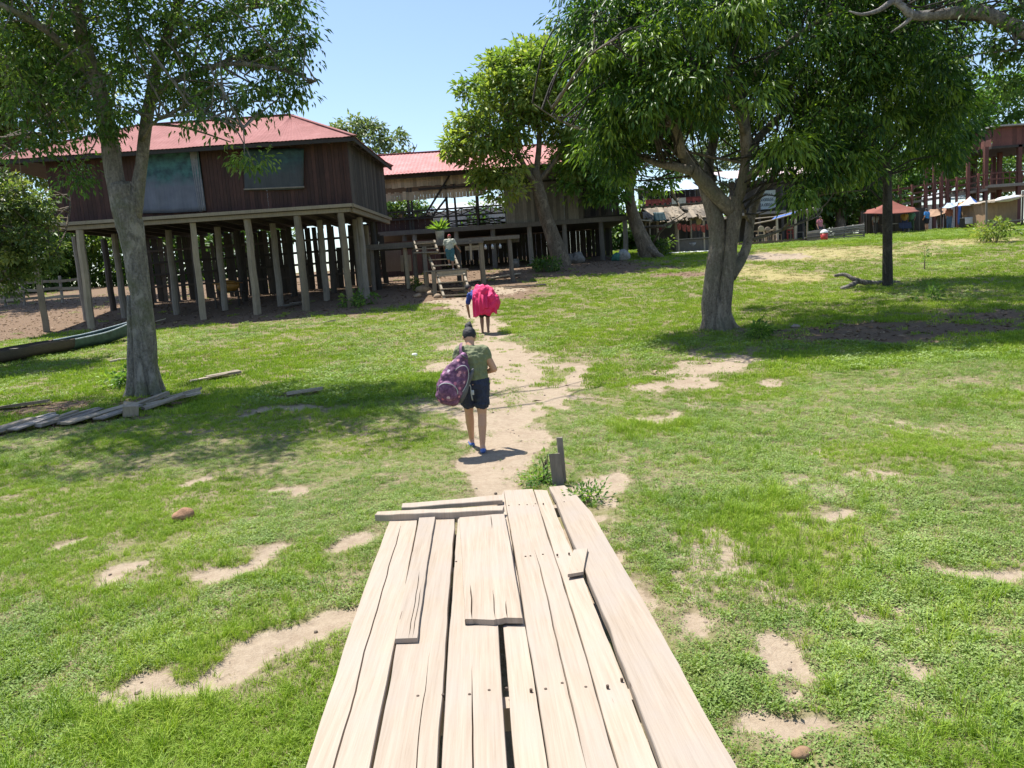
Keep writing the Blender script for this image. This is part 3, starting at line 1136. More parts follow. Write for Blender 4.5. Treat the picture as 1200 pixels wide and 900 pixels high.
q.build('sill', M_GREY, win2)

# hipped iron roof
ov = .55
ex0 = at(-26, 184, HY - ov).x; ex1 = at(416, 170, HY - ov).x
eb = at(459, 192, HB + .2)
rY = (HY + HB) / 2 - .1
rg0, rg1 = at(160, 143, rY), at(342, 140, rY)
RZ = (rg0.z + rg1.z) / 2
A = Vector((ex0, HY - ov, EZ)); B = Vector((ex1, HY - ov, EZ)); C_ = Vector((eb.x, HB + .3, EZ - .05)); D = Vector((ex0 - .3, HB + .3, EZ - .05))
R0, R1 = Vector((rg0.x, rY, RZ)), Vector((rg1.x, rY, RZ))
mb = MB()
# the long front in three panels so the slope stays a plane: left hip triangle strip, middle, right hip
iron_roof(mb, A, (R0.x, A.y, EZ), R0, R0 + Vector((-.02, 0, 0)))
iron_roof(mb, (R0.x, A.y, EZ), (R1.x, A.y, EZ), R1, R0)
iron_roof(mb, (R1.x, A.y, EZ), B, R1 + Vector((.02, 0, 0)), R1)
iron_roof(mb, B, C_, R1 + Vector((.02, .02, 0)), R1 + Vector((.02, -.02, 0)))
iron_roof(mb, C_, (R1.x, C_.y, C_.z), R1, R1 + Vector((.02, .02, 0)))
iron_roof(mb, (R1.x, C_.y, C_.z), (R0.x, C_.y, C_.z), R0, R1)
iron_roof(mb, (R0.x, C_.y, C_.z), D, R0 + Vector((-.02, 0, 0)), R0)
iron_roof(mb, D, A, R0 + Vector((-.02, -.02, 0)), R0 + Vector((-.02, .02, 0)))
roof = mb.build('roof', M_RED, house)
q = MB()
for a, b in ((R0, R1), (R1, B), (R1, C_), (R0, A)):
    q.beam(a + Vector((0, 0, .03)), b + Vector((0, 0, .05)), .22, .03, tint=.5)
q.build('ridge_cap', M_RED, roof)
q = MB()
q.beam(A + Vector((0, .06, -.08)), B + Vector((0, .06, -.08)), .05, .14, tint=.1)
q.beam(B + Vector((-.05, .1, -.08)), C_ + Vector((-.05, 0, -.08)), .05, .14, tint=.1)
for k in range(19):
    x = A.x + .3 + (B.x - A.x - .6) * k / 18
    q.beam((x, A.y + .1, EZ - .09), (x, rY, min(RZ, EZ + (RZ - EZ)) - .12 if R0.x < x < R1.x else EZ + .25), .06, .1)
for k in range(7):
    y = HY + k
    q.beam((B.x - .1 + (C_.x - B.x) * k / 7, y, EZ - .1), (R1.x, rY, RZ - .15), .06, .1)
q.build('rafters', M_SHADE, roof)

q = MB(); q.box(((A.x + B.x) / 2 - .1, (HY + HB) / 2 - .05, EZ - .015), (B.x - A.x + .1, HB - HY + .85, .02)); q.build('roof_shade_panel', M_SHADE, roof)  # added dark panel that stands in for shade under the eaves
# things kept under the house
q = MB()
c = G(284, 352)
q.ball((c.x, HY + 3.3, float(gz(c.x, HY + 3.3)) + .85), (.5, .32, .27), n=12)
q.box((c.x, HY + 3.3, float(gz(c.x, HY + 3.3)) + .98), (1.05, .66, .05), tint=.8)
o = q.build('tub', simple('ochre_plastic', (.30, .15, .03), .5), None, True, (c.x, HY + 3.3, float(gz(c.x, HY + 3.3)))); tag(o, 'ochre tub stored on a rack in the dark under the stilt house', 'tub')
q = MB()
for (a, b) in ((-.5, -.3), (.5, -.3), (-.5, .3), (.5, .3)):
    q.beam((c.x + a, HY + 3.3 + b, float(gz(c.x, HY + 3.3)) - .1), (c.x + a, HY + 3.3 + b, float(gz(c.x, HY + 3.3)) + .6), .07, .07)
q.box((c.x, HY + 3.3, float(gz(c.x, HY + 3.3)) + .6), (1.3, .8, .05))
o = q.build('rack', M_SHADE, None, False, (c.x, HY + 3.3, float(gz(c.x, HY + 3.3)))); tag(o, 'low dark timber rack under the stilt house holding an ochre tub', 'rack')
k = 0
for (px, py, ln, ang, lab) in ((345, 359, 1.0, .9, 'grey plank leaning on two others on the bare earth under the house'), (338, 360, 1.0, 1.0, 'grey plank lying beside the stilt, leftmost of three under the house'), (352, 358, .9, .85, 'short grey plank lying nearest the middle stilt under the house')):
    g = G(px, py)
    q = MB(); d = Vector((math.cos(ang), math.sin(ang), 0))
    q.beam(g - d * ln / 2 + Vector((0, 0, .05 + k * .035)), g + d * ln / 2 + Vector((0, 0, .09 + k * .035)), .16, .03, jit=.01)
    o = q.build('ground_plank', M_GREY, None, False, g); tag(o, lab, 'plank', 'planks under the stilt house'); k += 1
g = G(385, 379); q = MB(); q.beam(g + Vector((-.18, -.05, .05)), g + Vector((.22, .12, .09)), .1, .04, jit=.01, tint=.9)
o = q.build('ground_plank', M_PALE, None, False, g); tag(o, 'small pale plank lying on the grass in front of the stilt house', 'plank')
g = G(140, 424); q = MB(); q.tube([g + Vector((-.2, -.1, .03)), g + Vector((0, 0, .06)), g + Vector((.26, .12, .05))], [.03, .035, .02], 7, .1)
o = q.build('stick', M_PALE, None, True, g); tag(o, 'pale crooked stick on the grass left of the big trunk', 'stick')
g = G(187, 378); q = MB(); q.beam(g + Vector((-.15, 0, .06)), g + Vector((.22, .1, .13)), .06, .03, tint=1)
o = q.build('stick', M_PALE, None, False, g); tag(o, 'pale stick lying on bare earth beside the stilt behind the trunk', 'stick')
# ================================================================== trees
def bark(name, c0, c1, c2, moss=None):
    m, nt, bs = nodes(name)
    v = coords(nt)
    n1 = noise(nt, coords(nt, (9, 9, 1.6)), 2.2, 7, .65, .8)
    n2 = noise(nt, v, 1.6, 4, .6); n3 = noise(nt, v, 22, 5, .7)
    col = ramp(nt, n1, [(.36, c0), (.5, c1), (.64, c2)])
    col = mixc(nt, .45, col, ramp(nt, n3, [(.36, c0), (.64, c2)]))
    nb = noise(nt, coords(nt, (1, 1, .5)), 3.5, 5, .7, .6)
    col = mixc(nt, ramp(nt, nb, [(.53, (0, 0, 0)), (.6, (.55, .55, .55))]), col, tuple(min(1, k * 1.35) for k in c2))
    if moss:
        col = mixc(nt, ramp(nt, n2, [(.48, (0, 0, 0)), (.66, (.75, .75, .75))]), col, moss)
    L(nt, col, bs.inputs['Base Color'])
    bs.inputs['Roughness'].default_value = .9
    s = N(nt, 'ShaderNodeMath', operation='ADD'); L(nt, n1, s.inputs[0]); L(nt, n3, s.inputs[1])
    bump(nt, bs, s.outputs[0], 1.0, .05)
    MATS[name] = m
    return m


B_GREY = bark('grey_bark', (.09, .08, .066), (.20, .18, .15), (.34, .31, .265), (.13, .14, .06))
B_MANGO = bark('mango_bark', (.085, .066, .05), (.19, .155, .12), (.32, .27, .215), (.17, .16, .11))
B_BROWN = bark('brown_bark', (.07, .05, .035), (.15, .115, .08), (.25, .20, .145))
B_DARK = bark('dark_bark', (.018, .015, .013), (.045, .038, .032), (.09, .078, .065))
L_DARK = leafmat('small_dark_leaves', (.04, .085, .025), (.095, .175, .045), (.24, .32, .08), .45)
L_MANGO = leafmat('mango_leaves', (.024, .056, .016), (.060, .132, .026), (.25, .36, .058), .40, .4)  # light end raised so the tint also carries sunlit leaves
L_YELLOW = leafmat('olive_leaves', (.065, .11, .028), (.155, .23, .055), (.36, .38, .10), .4)
L_OLIVE = leafmat('lit_olive_leaves', (.075, .13, .03), (.18, .27, .06), (.38, .42, .11), .45)
L_EDGE = leafmat('edge_leaves', (.045, .08, .027), (.10, .155, .05), (.27, .30, .10), .38)
L_MID = leafmat('mid_green_leaves', (.05, .11, .027), (.12, .235, .047), (.28, .40, .08), .42)
L_FAR = leafmat('far_leaves', (.08, .12, .065), (.15, .20, .10), (.26, .31, .15), .4)


def leaves_mesh(name, C, D, S, U, ln, wd, tint, mat, parent, quad=True):
    """arrays: base point, leaf axis, side axis, lift; one folded diamond per leaf"""
    n = len(C)
    ln = ln[:, None]; wd = wd[:, None]
    V = np.empty((n, 4, 3))
    V[:, 0] = C
    V[:, 1] = C + D * ln * .45 + S * wd * .5 + U * wd * .22
    V[:, 2] = C + D * ln - U * ln * .12
    V[:, 3] = C + D * ln * .45 - S * wd * .5 + U * wd * .22
    off = np.array(WORLD.get(parent.name, Vector((0, 0, 0))))
    V -= off
    b = np.arange(n)[:, None] * 4
    F = np.concatenate([b + np.array([[0, 1, 2]]), b + np.array([[0, 2, 3]])], 1).reshape(-1, 3)
    me = bpy.data.meshes.new(name)
    me.vertices.add(n * 4); me.vertices.foreach_set('co', V.astype(np.float32).ravel())
    me.loops.add(F.size); me.loops.foreach_set('vertex_index', F.astype(np.int32).ravel())
    me.polygons.add(len(F)); me.polygons.foreach_set('loop_start', np.arange(0, F.size, 3, dtype=np.int32))
    me.update()
    q = me.attributes.new('tint', 'FLOAT', 'POINT')
    q.data.foreach_set('value', np.repeat(tint, 4).astype(np.float32))
    me.materials.append(mat)
    o = bpy.data.objects.new(name, me)
    COL.objects.link(o)
    o.parent = parent
    WORLD[o.name] = Vector(off)
    return o


def norm(a):
    return a / np.maximum(1e-6, np.linalg.norm(a, axis=1))[:, None]


def crown(parent, blobs, leaf, mat, droop=.5, per=34, clump=.42, seed=0, shell=.55, branch_pts=None, bmat=None, flush=.1, twig=.35, name='crown'):
    """blobs: (centre, (rx,ry,rz), clumps). Leaves sit in clumps through each blob's volume; thin twigs run to the limbs"""
    r = np.random.default_rng(seed)
    cc, cb = [], []
    for (c, rad, n) in blobs:
        d = norm(r.normal(size=(n, 3)))
        q = (shell + (1 - shell) * r.random(n)) ** 1.0
        q = np.where(r.random(n) < .25, r.random(n) ** .5, q)
        lump = 1 + .28 * (fbm(d[:, 0] * 2.3 + seed, d[:, 1] * 2.3 + d[:, 2] * 1.7, seed, 3) - .5) * 2
        cc.append(np.array(c)[None] + d * q[:, None] * lump[:, None] * np.array(rad)[None])
        cb.append(d)
    cc = np.concatenate(cc); cb = np.concatenate(cb)
    nc = len(cc)
    csz = r.uniform(.55, 1.35, nc) * clump
    ctint = np.clip(r.normal(.42, .13, nc), .05, .8)
    young = r.random(nc) < flush
    ctint = np.where(young, r.uniform(.7, .95, nc), ctint)
    k = np.maximum(6, (per * r.uniform(.5, 1.4, nc))).astype(int)
    own = np.repeat(np.arange(nc), k)
    n = len(own)
    d = norm(r.normal(size=(n, 3)))
    C = cc[own] + d * (csz[own] * r.random(n) ** .6)[:, None] * np.array([1, 1, .7])
    D = norm(d * .9 + cb[own] * .5 + r.normal(0, .35, (n, 3)) + np.array([0, 0, -droop]))
    up = np.tile(np.array([0., 0, 1]), (n, 1)) + r.normal(0, .45, (n, 3))
    S = norm(np.cross(D, up)); U = norm(np.cross(S, D))
    ln = leaf[0] * r.uniform(.42, 1.3, n); wd = leaf[1] * r.uniform(.7, 1.2, n)
    tint = np.clip(ctint[own] + r.normal(0, .13, n) + (r.random(n) < .03) * .4, 0, 1)
    o = leaves_mesh(name, C, D, S, U, ln, wd, tint, mat, parent)
    if branch_pts is not None and twig > 0:
        bp_ = np.array(branch_pts); used = np.zeros(len(bp_))
        mb = MB()
        for i in range(nc):
            if r.random() > twig: continue
            dd = np.linalg.norm(bp_ - cc[i], axis=1) + 1.4 * np.maximum(0, bp_[:, 2] - cc[i][2]) + used * 1.2
            j = int(np.argmin(dd)); used[j] += 1
            a = bp_[j]; b = cc[i]
            ds = np.linalg.norm(b - a)
            if ds < .2 or ds > 2.6: continue
            m_ = (a + b) / 2 + r.normal(0, .09 * ds, 3) + np.array([0, 0, .08 * ds])
            mb.tube(spline([a, m_, b], 5), [max(.005, .010 + .009 * ds * (1 - t)) for t in np.linspace(0, 1, 5)], 4, cap=False)
        if mb.v:
            mb.build('twigs', bmat, parent, True)['kind'] = 'stuff'
    return o


def limb(mb, pts, seg=10, n=8, lump=.12, seed=0, store=None):
    """pts: (x,y,z,r)"""
    sp = spline([np.array(p, float) for p in pts], seg)
    mb.tube([p[:3] for p in sp], [max(.004, p[3]) for p in sp], n, lump, seed=seed)
    if store is not None:
        store += [p[:3] for p in sp[seg // 3:]]


def fork(mb, p, d, ln, r, depth, rnd, store, up=.15, n=6):
    """a limb that keeps splitting"""
    d = Vector(d).normalized()
    a = Vector(p)
    pts = [(*a, r)]
    for k in range(3):
        d = (d + Vector((rnd.gauss(0, .22), rnd.gauss(0, .22), rnd.gauss(0, .18) + up * .3))).normalized()
        a = a + d * ln / 3
        pts.append((*a, r * (1 - .14 * (k + 1))))
    limb(mb, pts, 7, n, .08, rnd.randint(0, 99), store)
    if depth > 0:
        for k in range(2 if rnd.random() < .8 else 3):
            e = (d + Vector((rnd.gauss(0, .55), rnd.gauss(0, .55), rnd.gauss(.05, .4)))).normalized()
            fork(mb, a, e, ln * rnd.uniform(.6, .85), r * .52, depth - 1, rnd, store, up, max(4, n - 1))


def P4(px, py, Y, r):
    p = at(px, py, Y)
    return (p.x, p.y, p.z, r)


def blob(px, py, Y, rx, ry, dep, n):
    """crown lobe from its outline in the photograph"""
    p = at(px, py, Y)
    k = Y / F_PX
    return (tuple(p), (rx * k, dep, ry * k), n)


# ---- the big tree on the left
YL = G(172, 462).y
base = on(at(172, 462, YL).x, YL)
T = thing('broadleaf_tree', 'tall grey trunked tree forking low in front of the stilt house', 'tree', base)
st = []
mb = MB()
limb(mb, [(base.x + .02, YL, base.z - .25, .34), (base.x, YL, base.z + .15, .265), P4(171, 400, YL, .205), P4(163, 330, YL, .21), P4(155, 280, YL, .235), P4(149, 250, YL, .265), P4(146, 232, YL, .26), P4(142, 215, YL, .20)], 26, 20, .16, 3)
for (dx, dy, r_) in ((-.20, -.14, .12), (.20, -.12, .12), (.02, -.22, .12), (.14, .2, .12), (-.2, .14, .12)):
    limb(mb, [(base.x + dx * 1.5, YL + dy * 1.5, base.z - .15, r_ * 1.1), (base.x + dx * .95, YL + dy * .95, base.z + .25, r_), (base.x + dx * .62, YL + dy * .6, base.z + 1.1, r_ * .7), (base.x + dx * .4, YL + dy * .4, base.z + 2.0, r_ * .3)], 10, 8, .15, 5)
mb.build('trunk', B_GREY, T, True)
mb = MB()
limb(mb, [P4(146, 255, YL, .20), P4(134, 205, YL, .18), P4(126, 150, YL, .16), P4(112, 90, YL - .3, .14), P4(95, 40, YL - .6, .12), P4(85, -30, YL - .9, .11), P4(80, -120, YL - 1, .05)], 22, 12, .15, 7, st)
limb(mb, [P4(156, 255, YL - .02, .16), P4(165, 200, YL + .05, .12), P4(171, 145, YL + .1, .115), P4(182, 85, YL + .2, .10), P4(200, 30, YL, .09), P4(225, -40, YL - .3, .08), P4(240, -120, YL - .4, .04)], 22, 12, .15, 8, st)
limb(mb, [P4(127, 150, YL, .11), P4(112, 110, YL + .4, .08), P4(80, 80, YL + .8, .06), P4(30, 70, YL + 1.2, .04), P4(-40, 60, YL + 1.5, .02)], 12, 8, .1, 9, st)
limb(mb, [P4(178, 110, YL, .08), P4(215, 90, YL - .4, .06), P4(265, 75, YL - .8, .045), P4(320, 80, YL - 1, .03), P4(370, 95, YL - 1, .012)], 14, 7, .1, 10, st)
limb(mb, [P4(190, 60, YL, .08), P4(235, 30, YL + .5, .06), P4(290, 10, YL + .9, .045), P4(350, 5, YL + 1, .02)], 12, 7, .1, 11, st)
limb(mb, [P4(110, 90, YL - .2, .1), P4(60, 40, YL - 1, .07), P4(10, 10, YL - 1.6, .05), P4(-60, -20, YL - 2, .02)], 12, 7, .1, 12, st)
limb(mb, [P4(166, 165, YL, .04), P4(185, 140, YL - .6, .03), P4(230, 135, YL - 1.3, .02), P4(285, 150, YL - 1.6, .01)], 10, 6, .1, 13, st)
rnd = random.Random(5)
for k in range(12):
    p = st[rnd.randint(0, len(st) - 1)]
    fork(mb, p, (rnd.gauss(0, 1), rnd.gauss(0, 1), .3), rnd.uniform(.9, 1.6), .04, 1, rnd, st)
mb.build('limbs', B_GREY, T, True)
bl = [blob(90, 45, YL, 100, 60, 2.2, 84), blob(195, 40, YL - .3, 85, 60, 2.0, 70), blob(15, 40, YL + .3, 65, 65, 2, 44), blob(55, 115, YL - .2, 60, 36, 1.4, 34),
      blob(285, 55, YL - .6, 62, 50, 1.6, 34), blob(215, 105, YL - .6, 50, 30, 1.1, 22), blob(300, 15, YL, 66, 42, 1.6, 18),
      blob(110, -60, YL - .4, 170, 60, 2.8, 110), blob(260, -70, YL - .4, 110, 55, 2.2, 50), blob(-40, -20, YL, 90, 80, 2.4, 50), blob(60, -140, YL - 2.2, 200, 60, 2.6, 110), blob(-20, -110, YL + 1.2, 240, 60, 2.6, 170), blob(-150, -60, YL + .5, 120, 80, 2.6, 70), blob(150, -150, YL - 1.8, 90, 60, 1.8, 36),
      blob(140, 110, YL - .8, 50, 36, .8, 18), blob(45, 168, YL - .3, 50, 14, .8, 9), blob(85, 196, YL + .5, 22, 26, .5, 6), blob(112, 150, YL - .6, 30, 22, .5, 7), blob(290, 182, YL - 1.6, 20, 18, .4, 4)]
crown(T, bl, (.13, .055), L_DARK, .55, 52, .40, 21, .3, st, B_GREY, .10, .5)
# a fine spray of hanging leaves against the sky on the right-hand side
sp = [blob(345, 60, YL - 1, 34, 40, .7, 36), blob(300, 100, YL - 1.1, 55, 45, .9, 44), blob(255, 140, YL - 1.3, 60, 24, .8, 24), blob(345, 100, YL - 1, 26, 26, .5, 20), blob(335, 10, YL - .6, 30, 40, .7, 30)]
crown(T, sp, (.14, .055), L_DARK, 1.1, 15, .25, 22, .1, st, B_GREY, .05, .4, 'leaf_spray')

# ---- the mango tree on the right
YM = G(838, 386).y
base = on(at(838, 386, YM).x, YM)
T = thing('mango_tree', 'spreading dark mango tree with a twisted double trunk', 'tree', base)
st = []
mb = MB()
limb(mb, [(base.x - .05, YM, base.z - .3, .36), P4(835, 378, YM, .27), P4(834, 350, YM, .225), P4(838, 310, YM, .205), P4(841, 280, YM + .05, .205), P4(838, 255, YM + .1, .20), P4(830, 232, YM + .2, .18), P4(822, 205, YM + .4, .15)], 24, 16, .14, 31)
limb(mb, [(base.x + .22, YM - .08, base.z - .3, .30), P4(848, 376, YM - .1, .215), P4(850, 345, YM - .12, .18), P4(854, 310, YM - .12, .165), P4(858, 275, YM - .1, .165), P4(861, 248, YM, .185), P4(862, 230, YM, .17)], 24, 16, .14, 33)
for (dx, dy, r_) in ((-.27, -.08, .12), (.40, -.1, .11), (.05, -.26, .12), (.15, .26, .12)):
    limb(mb, [(base.x + dx * 1.5, YM + dy * 1.5, base.z - .15, r_), (base.x + dx * .9, YM + dy * .9, base.z + .2, r_ * .9), (base.x + dx * .6, YM + dy * .6, base.z + .9, r_ * .5)], 8, 8, .15, 5)
limb(mb, [P4(856, 325, YM, .13), P4(868, 305, YM + .2, .13), P4(876, 285, YM + .4, .12), P4(880, 255, YM + .8, .11), P4(890, 226, YM + 1.2, .10), P4(908, 205, YM + 1.6, .07), P4(930, 170, YM + 2, .04)], 18, 10, .15, 35, st)
mb.build('trunk', B_MANGO, T, True)
mb = MB()
LIMBS = [
    [P4(860, 250, YM, .17), P4(845, 235, YM - .1, .175), P4(828, 216, YM - .2, .17), P4(813, 200, YM - .3, .15), P4(800, 180, YM - .2, .13), P4(786, 150, YM + .3, .10), P4(760, 120, YM + .8, .07), P4(720, 90, YM + 1.0, .03)],
    [P4(812, 200, YM - .6, .12), P4(790, 195, YM - .4, .10), P4(765, 190, YM, .07), P4(730, 170, YM + .6, .03)],
    [P4(800, 184, YM - .8, .10), P4(792, 150, YM - 1, .09), P4(760, 100, YM - 1, .06), P4(740, 50, YM - 1, .03)],
    [P4(862, 240, YM, .15), P4(868, 222, YM - .1, .14), P4(873, 195, YM - .2, .12), P4(874, 160, YM - .3, .13), P4(868, 110, YM - .2, .11), P4(862, 50, YM, .07), P4(860, -40, YM, .03)],
    [P4(870, 215, YM, .12), P4(885, 200, YM - .4, .10), P4(905, 188, YM - .8, .085), P4(935, 160, YM - .8, .065), P4(975, 120, YM - .4, .045), P4(1030, 90, YM, .02)],
    [P4(838, 240, YM + .2, .15), P4(830, 200, YM + .8, .13), P4(840, 150, YM + 1.4, .11), P4(855, 90, YM + 1.8, .08), P4(870, 20, YM + 2, .04)],
    [P4(874, 180, YM, .10), P4(900, 150, YM + .6, .09), P4(940, 115, YM + 1.2, .07), P4(1000, 80, YM + 1.6, .05), P4(1070, 60, YM + 1.6, .02)],
    [P4(874, 160, YM - .3, .07), P4(862, 130, YM - 1, .055), P4(845, 100, YM - 1.8, .04), P4(815, 78, YM - 2.4, .015)],
    [P4(866, 110, YM, .08), P4(900, 70, YM - .6, .06), P4(950, 30, YM - 1, .05), P4(1010, 0, YM - 1, .02)],
    [P4(822, 205, YM + .4, .1), P4(790, 160, YM + 1, .08), P4(740, 110, YM + 1.5, .06), P4(680, 50, YM + 1.6, .02)],
]
for k, l in enumerate(LIMBS):
    limb(mb, l, 18, 9, .14, 40 + k, st)
rnd = random.Random(9)
for k in range(16):
    p = st[rnd.randint(0, len(st) - 1)]
    fork(mb, p, (rnd.gauss(0, 1), rnd.gauss(0, 1), .25), rnd.uniform(1.0, 1.9), .045, 1, rnd, st)
mb.build('limbs', B_MANGO, T, True)
bl = [blob(870, 50, YM, 150, 85, 3.2, 170), blob(760, 60, YM - .4, 100, 75, 2.4, 105), blob(985, 85, YM, 110, 85, 2.8, 120), blob(1065, 75, YM + .3, 70, 90, 2.4, 90), blob(1090, 140, YM + .8, 48, 62, 1.8, 46),
      blob(715, 110, YM - .3, 60, 80, 1.8, 60), blob(690, 30, YM, 48, 50, 1.8, 45), blob(780, -40, YM, 150, 70, 3, 90), blob(950, -50, YM, 170, 70, 3, 100), blob(820, 10, YM + 4, 130, 60, 2.6, 90), blob(960, 0, YM + 4.4, 130, 60, 2.6, 90), blob(1060, 20, YM + 3.6, 90, 60, 2.4, 60), blob(900, -90, YM + 1.5, 200, 60, 4, 120), blob(1060, -60, YM - 1.0, 110, 60, 3.2, 70), blob(1040, 0, YM + .3, 90, 70, 2.4, 60),
      blob(950, 178, YM - 1.3, 52, 46, 1.0, 42), blob(1000, 135, YM - .5, 70, 55, 1.6, 50), blob(1005, 190, YM - .8, 36, 26, .8, 12), blob(800, 110, YM - 2.2, 80, 50, .9, 40), blob(745, 125, YM - 1.8, 45, 40, .8, 20), blob(725, 175, YM, 50, 40, 1.2, 26), blob(760, 140, YM + .4, 70, 45, 1.6, 36), blob(900, 150, YM + 1.6, 50, 40, 1.0, 18), blob(830, 130, YM + 1.6, 45, 50, 1.0, 22)]
crown(T, bl, (.21, .055), L_MANGO, .85, 52, .46, 51, .45, st, B_DARK, .12, .5)
fl = [blob(770, 55, YM - 2.2, 75, 40, .6, 26), blob(845, 20, YM - 2.4, 70, 30, .6, 22), blob(938, 232, YM - 1.9, 28, 16, .4, 9), blob(925, 180, YM - 2.1, 30, 22, .4, 8), blob(700, 75, YM - 1.6, 35, 30, .4, 9), blob(820, 90, YM - 2.4, 40, 30, .5, 10), blob(895, 110, YM - 2.6, 30, 24, .4, 8), blob(1000, 185, YM - 1.3, 30, 20, .5, 6)]
crown(T, fl, (.24, .055), L_MANGO, 1.25, 44, .40, 52, .1, st, B_DARK, .8, .3, 'sunlit_young_leaves')  # young leaf clusters whose bright tint also paints sunlit patches of the crown


def tree(name, label, px, py, Y, trunk, limbs, blobs, leaf, lm, bm, per=40, clump=.45, seed=1, droop=.5, flush=.1, shell=.5, forks=8, group=None, twig=.4, lump=.16):
    base = on(at(px, py, Y).x, Y)
    T = thing(name, label, 'tree', base, group)
    st = []
    mb = MB()
    limb(mb, [(base.x, Y, base.z - .3, trunk[0][3] * 1.35)] + trunk, 18, 12, lump, seed, st)
    mb.build('trunk', bm, T, True)
    mb = MB()
    for k, l in enumerate(limbs):
        limb(mb, l, 12, 7, .12, seed + k, st)
    rnd = random.Random(seed)
    for k in range(forks):
        p = st[rnd.randint(len(st) // 3, len(st) - 1)]
        fork(mb, p, (rnd.gauss(0, 1), rnd.gauss(0, 1), .35), rnd.uniform(1.0, 1.9), trunk[-1][3] * .35 + .02, 1, rnd, st)
    if mb.v:
        mb.build('limbs', bm, T, True)
    crown(T, blobs, leaf, lm, droop, per, clump, seed, shell, st, bm, flush, twig)
    return T


# ---- the slim dark tree right of the mango
YE = G(1040, 335).y
tree('slender_tree', 'slim straight dark trunked tree with a fallen branch at its foot', 1040, 335, YE,
     [P4(1040, 332, YE, .17), P4(1040, 280, YE, .15), P4(1040, 220, YE, .14), P4(1040, 160, YE, .13), P4(1042, 110, YE, .12)],
     [[P4(1040, 170, YE, .12), P4(1020, 140, YE - .4, .09), P4(980, 120, YE - .8, .05), P4(940, 110, YE - 1, .02)], [P4(1040, 180, YE, .12), P4(1065, 150, YE, .09), P4(1105, 125, YE, .05), P4(1140, 115, YE, .02)], [P4(1040, 150, YE, .1), P4(1030, 110, YE + .8, .06), P4(1010, 70, YE + 1.2, .03)]],
     [blob(1040, 120, YE, 100, 55, 2.6, 95), blob(1108, 150, YE, 42, 36, 2, 40), blob(1068, 172, YE + .8, 56, 26, 1.4, 32), blob(985, 165, YE + .4, 50, 34, 1.6, 30), blob(1105, 188, YE + .5, 28, 16, 1.0, 10), blob(1008, 205, YE + .5, 24, 16, 1, 7), blob(1040, 60, YE, 90, 50, 2.4, 60)],
     (.26, .08), L_MANGO, B_DARK, 42, .52, 61, .8, .12)

# ---- the two leaning trees in front of the hall
YB = G(652, 312).y
tree('leaning_tree', 'leaning brown trunked tree with olive crown in front of the hall', 655, 312, YB,
     [P4(657, 308, YB, .50), P4(650, 285, YB, .40), P4(640, 255, YB, .34), P4(632, 225, YB, .30), P4(626, 195, YB, .22)],
     [[P4(630, 220, YB, .18), P4(612, 190, YB - .4, .12), P4(596, 150, YB - .8, .09), P4(590, 110, YB - 1, .05)], [P4(628, 205, YB, .16), P4(632, 160, YB, .13), P4(628, 110, YB, .09), P4(622, 70, YB, .04)], [P4(630, 215, YB, .13), P4(655, 180, YB, .1), P4(672, 130, YB, .06), P4(675, 80, YB, .03)], [P4(600, 170, YB - .6, .06), P4(570, 160, YB - 1, .05), P4(535, 172, YB - 1, .02)]],
     [blob(610, 110, YB, 66, 52, 3.0, 105), blob(575, 150, YB - .6, 45, 38, 2, 60), blob(533, 170, YB - 1, 24, 16, .9, 18), blob(645, 90, YB + .3, 55, 48, 2.4, 89), blob(672, 135, YB + .4, 48, 62, 2.2, 79), blob(585, 195, YB - .4, 40, 24, 1.6, 30), blob(672, 196, YB + .8, 16, 14, .8, 5), blob(592, 228, YB - .6, 26, 12, 1.0, 8), blob(596, 75, YB, 30, 20, 1.2, 18), blob(700, 70, YB + .5, 50, 55, 2, 58), blob(648, 60, YB, 30, 18, 1.2, 17)],
     (.34, .15), L_OLIVE, B_BROWN, 44, .62, 71, .25, .3, forks=0)
YC = G(752, 303).y
tree('leaning_tree', 'leaning tree with pale brown trunk and bright green crown beside the thatched stall', 760, 305, YC,
     [P4(762, 301, YC, .52), P4(754, 285, YC, .42), P4(745, 262, YC, .33), P4(738, 235, YC, .28), P4(738, 205, YC, .26), P4(735, 180, YC, .2)],
     [[P4(738, 215, YC, .15), P4(725, 190, YC, .12), P4(705, 160, YC, .08), P4(690, 120, YC, .04)], [P4(737, 200, YC, .14), P4(745, 160, YC, .1), P4(760, 120, YC, .05)], [P4(740, 240, YC - .3, .09), P4(728, 225, YC - .6, .06), P4(720, 214, YC - .9, .03)], [P4(760, 292, YC - .3, .2), P4(775, 302, YC - .8, .16), P4(785, 309, YC - 1.2, .1)]],
     [blob(715, 130, YC, 60, 58, 2.6, 84), blob(690, 170, YC - .5, 40, 38, 1.8, 40), blob(755, 130, YC, 50, 58, 2.4, 56), blob(720, 190, YC, 45, 24, 1.8, 30), blob(775, 205, YC + .4, 30, 22, 1.2, 15), blob(690, 205, YC - 1.2, 36, 28, 1.4, 36), blob(715, 222, YC - 1.4, 26, 16, 1.0, 16), blob(668, 185, YC - 1, 26, 22, 1.2, 18), blob(760, 85, YC, 70, 40, 2.4, 46)],
     (.32, .13), L_MID, B_BROWN, 42, .6, 81, .4, .2)

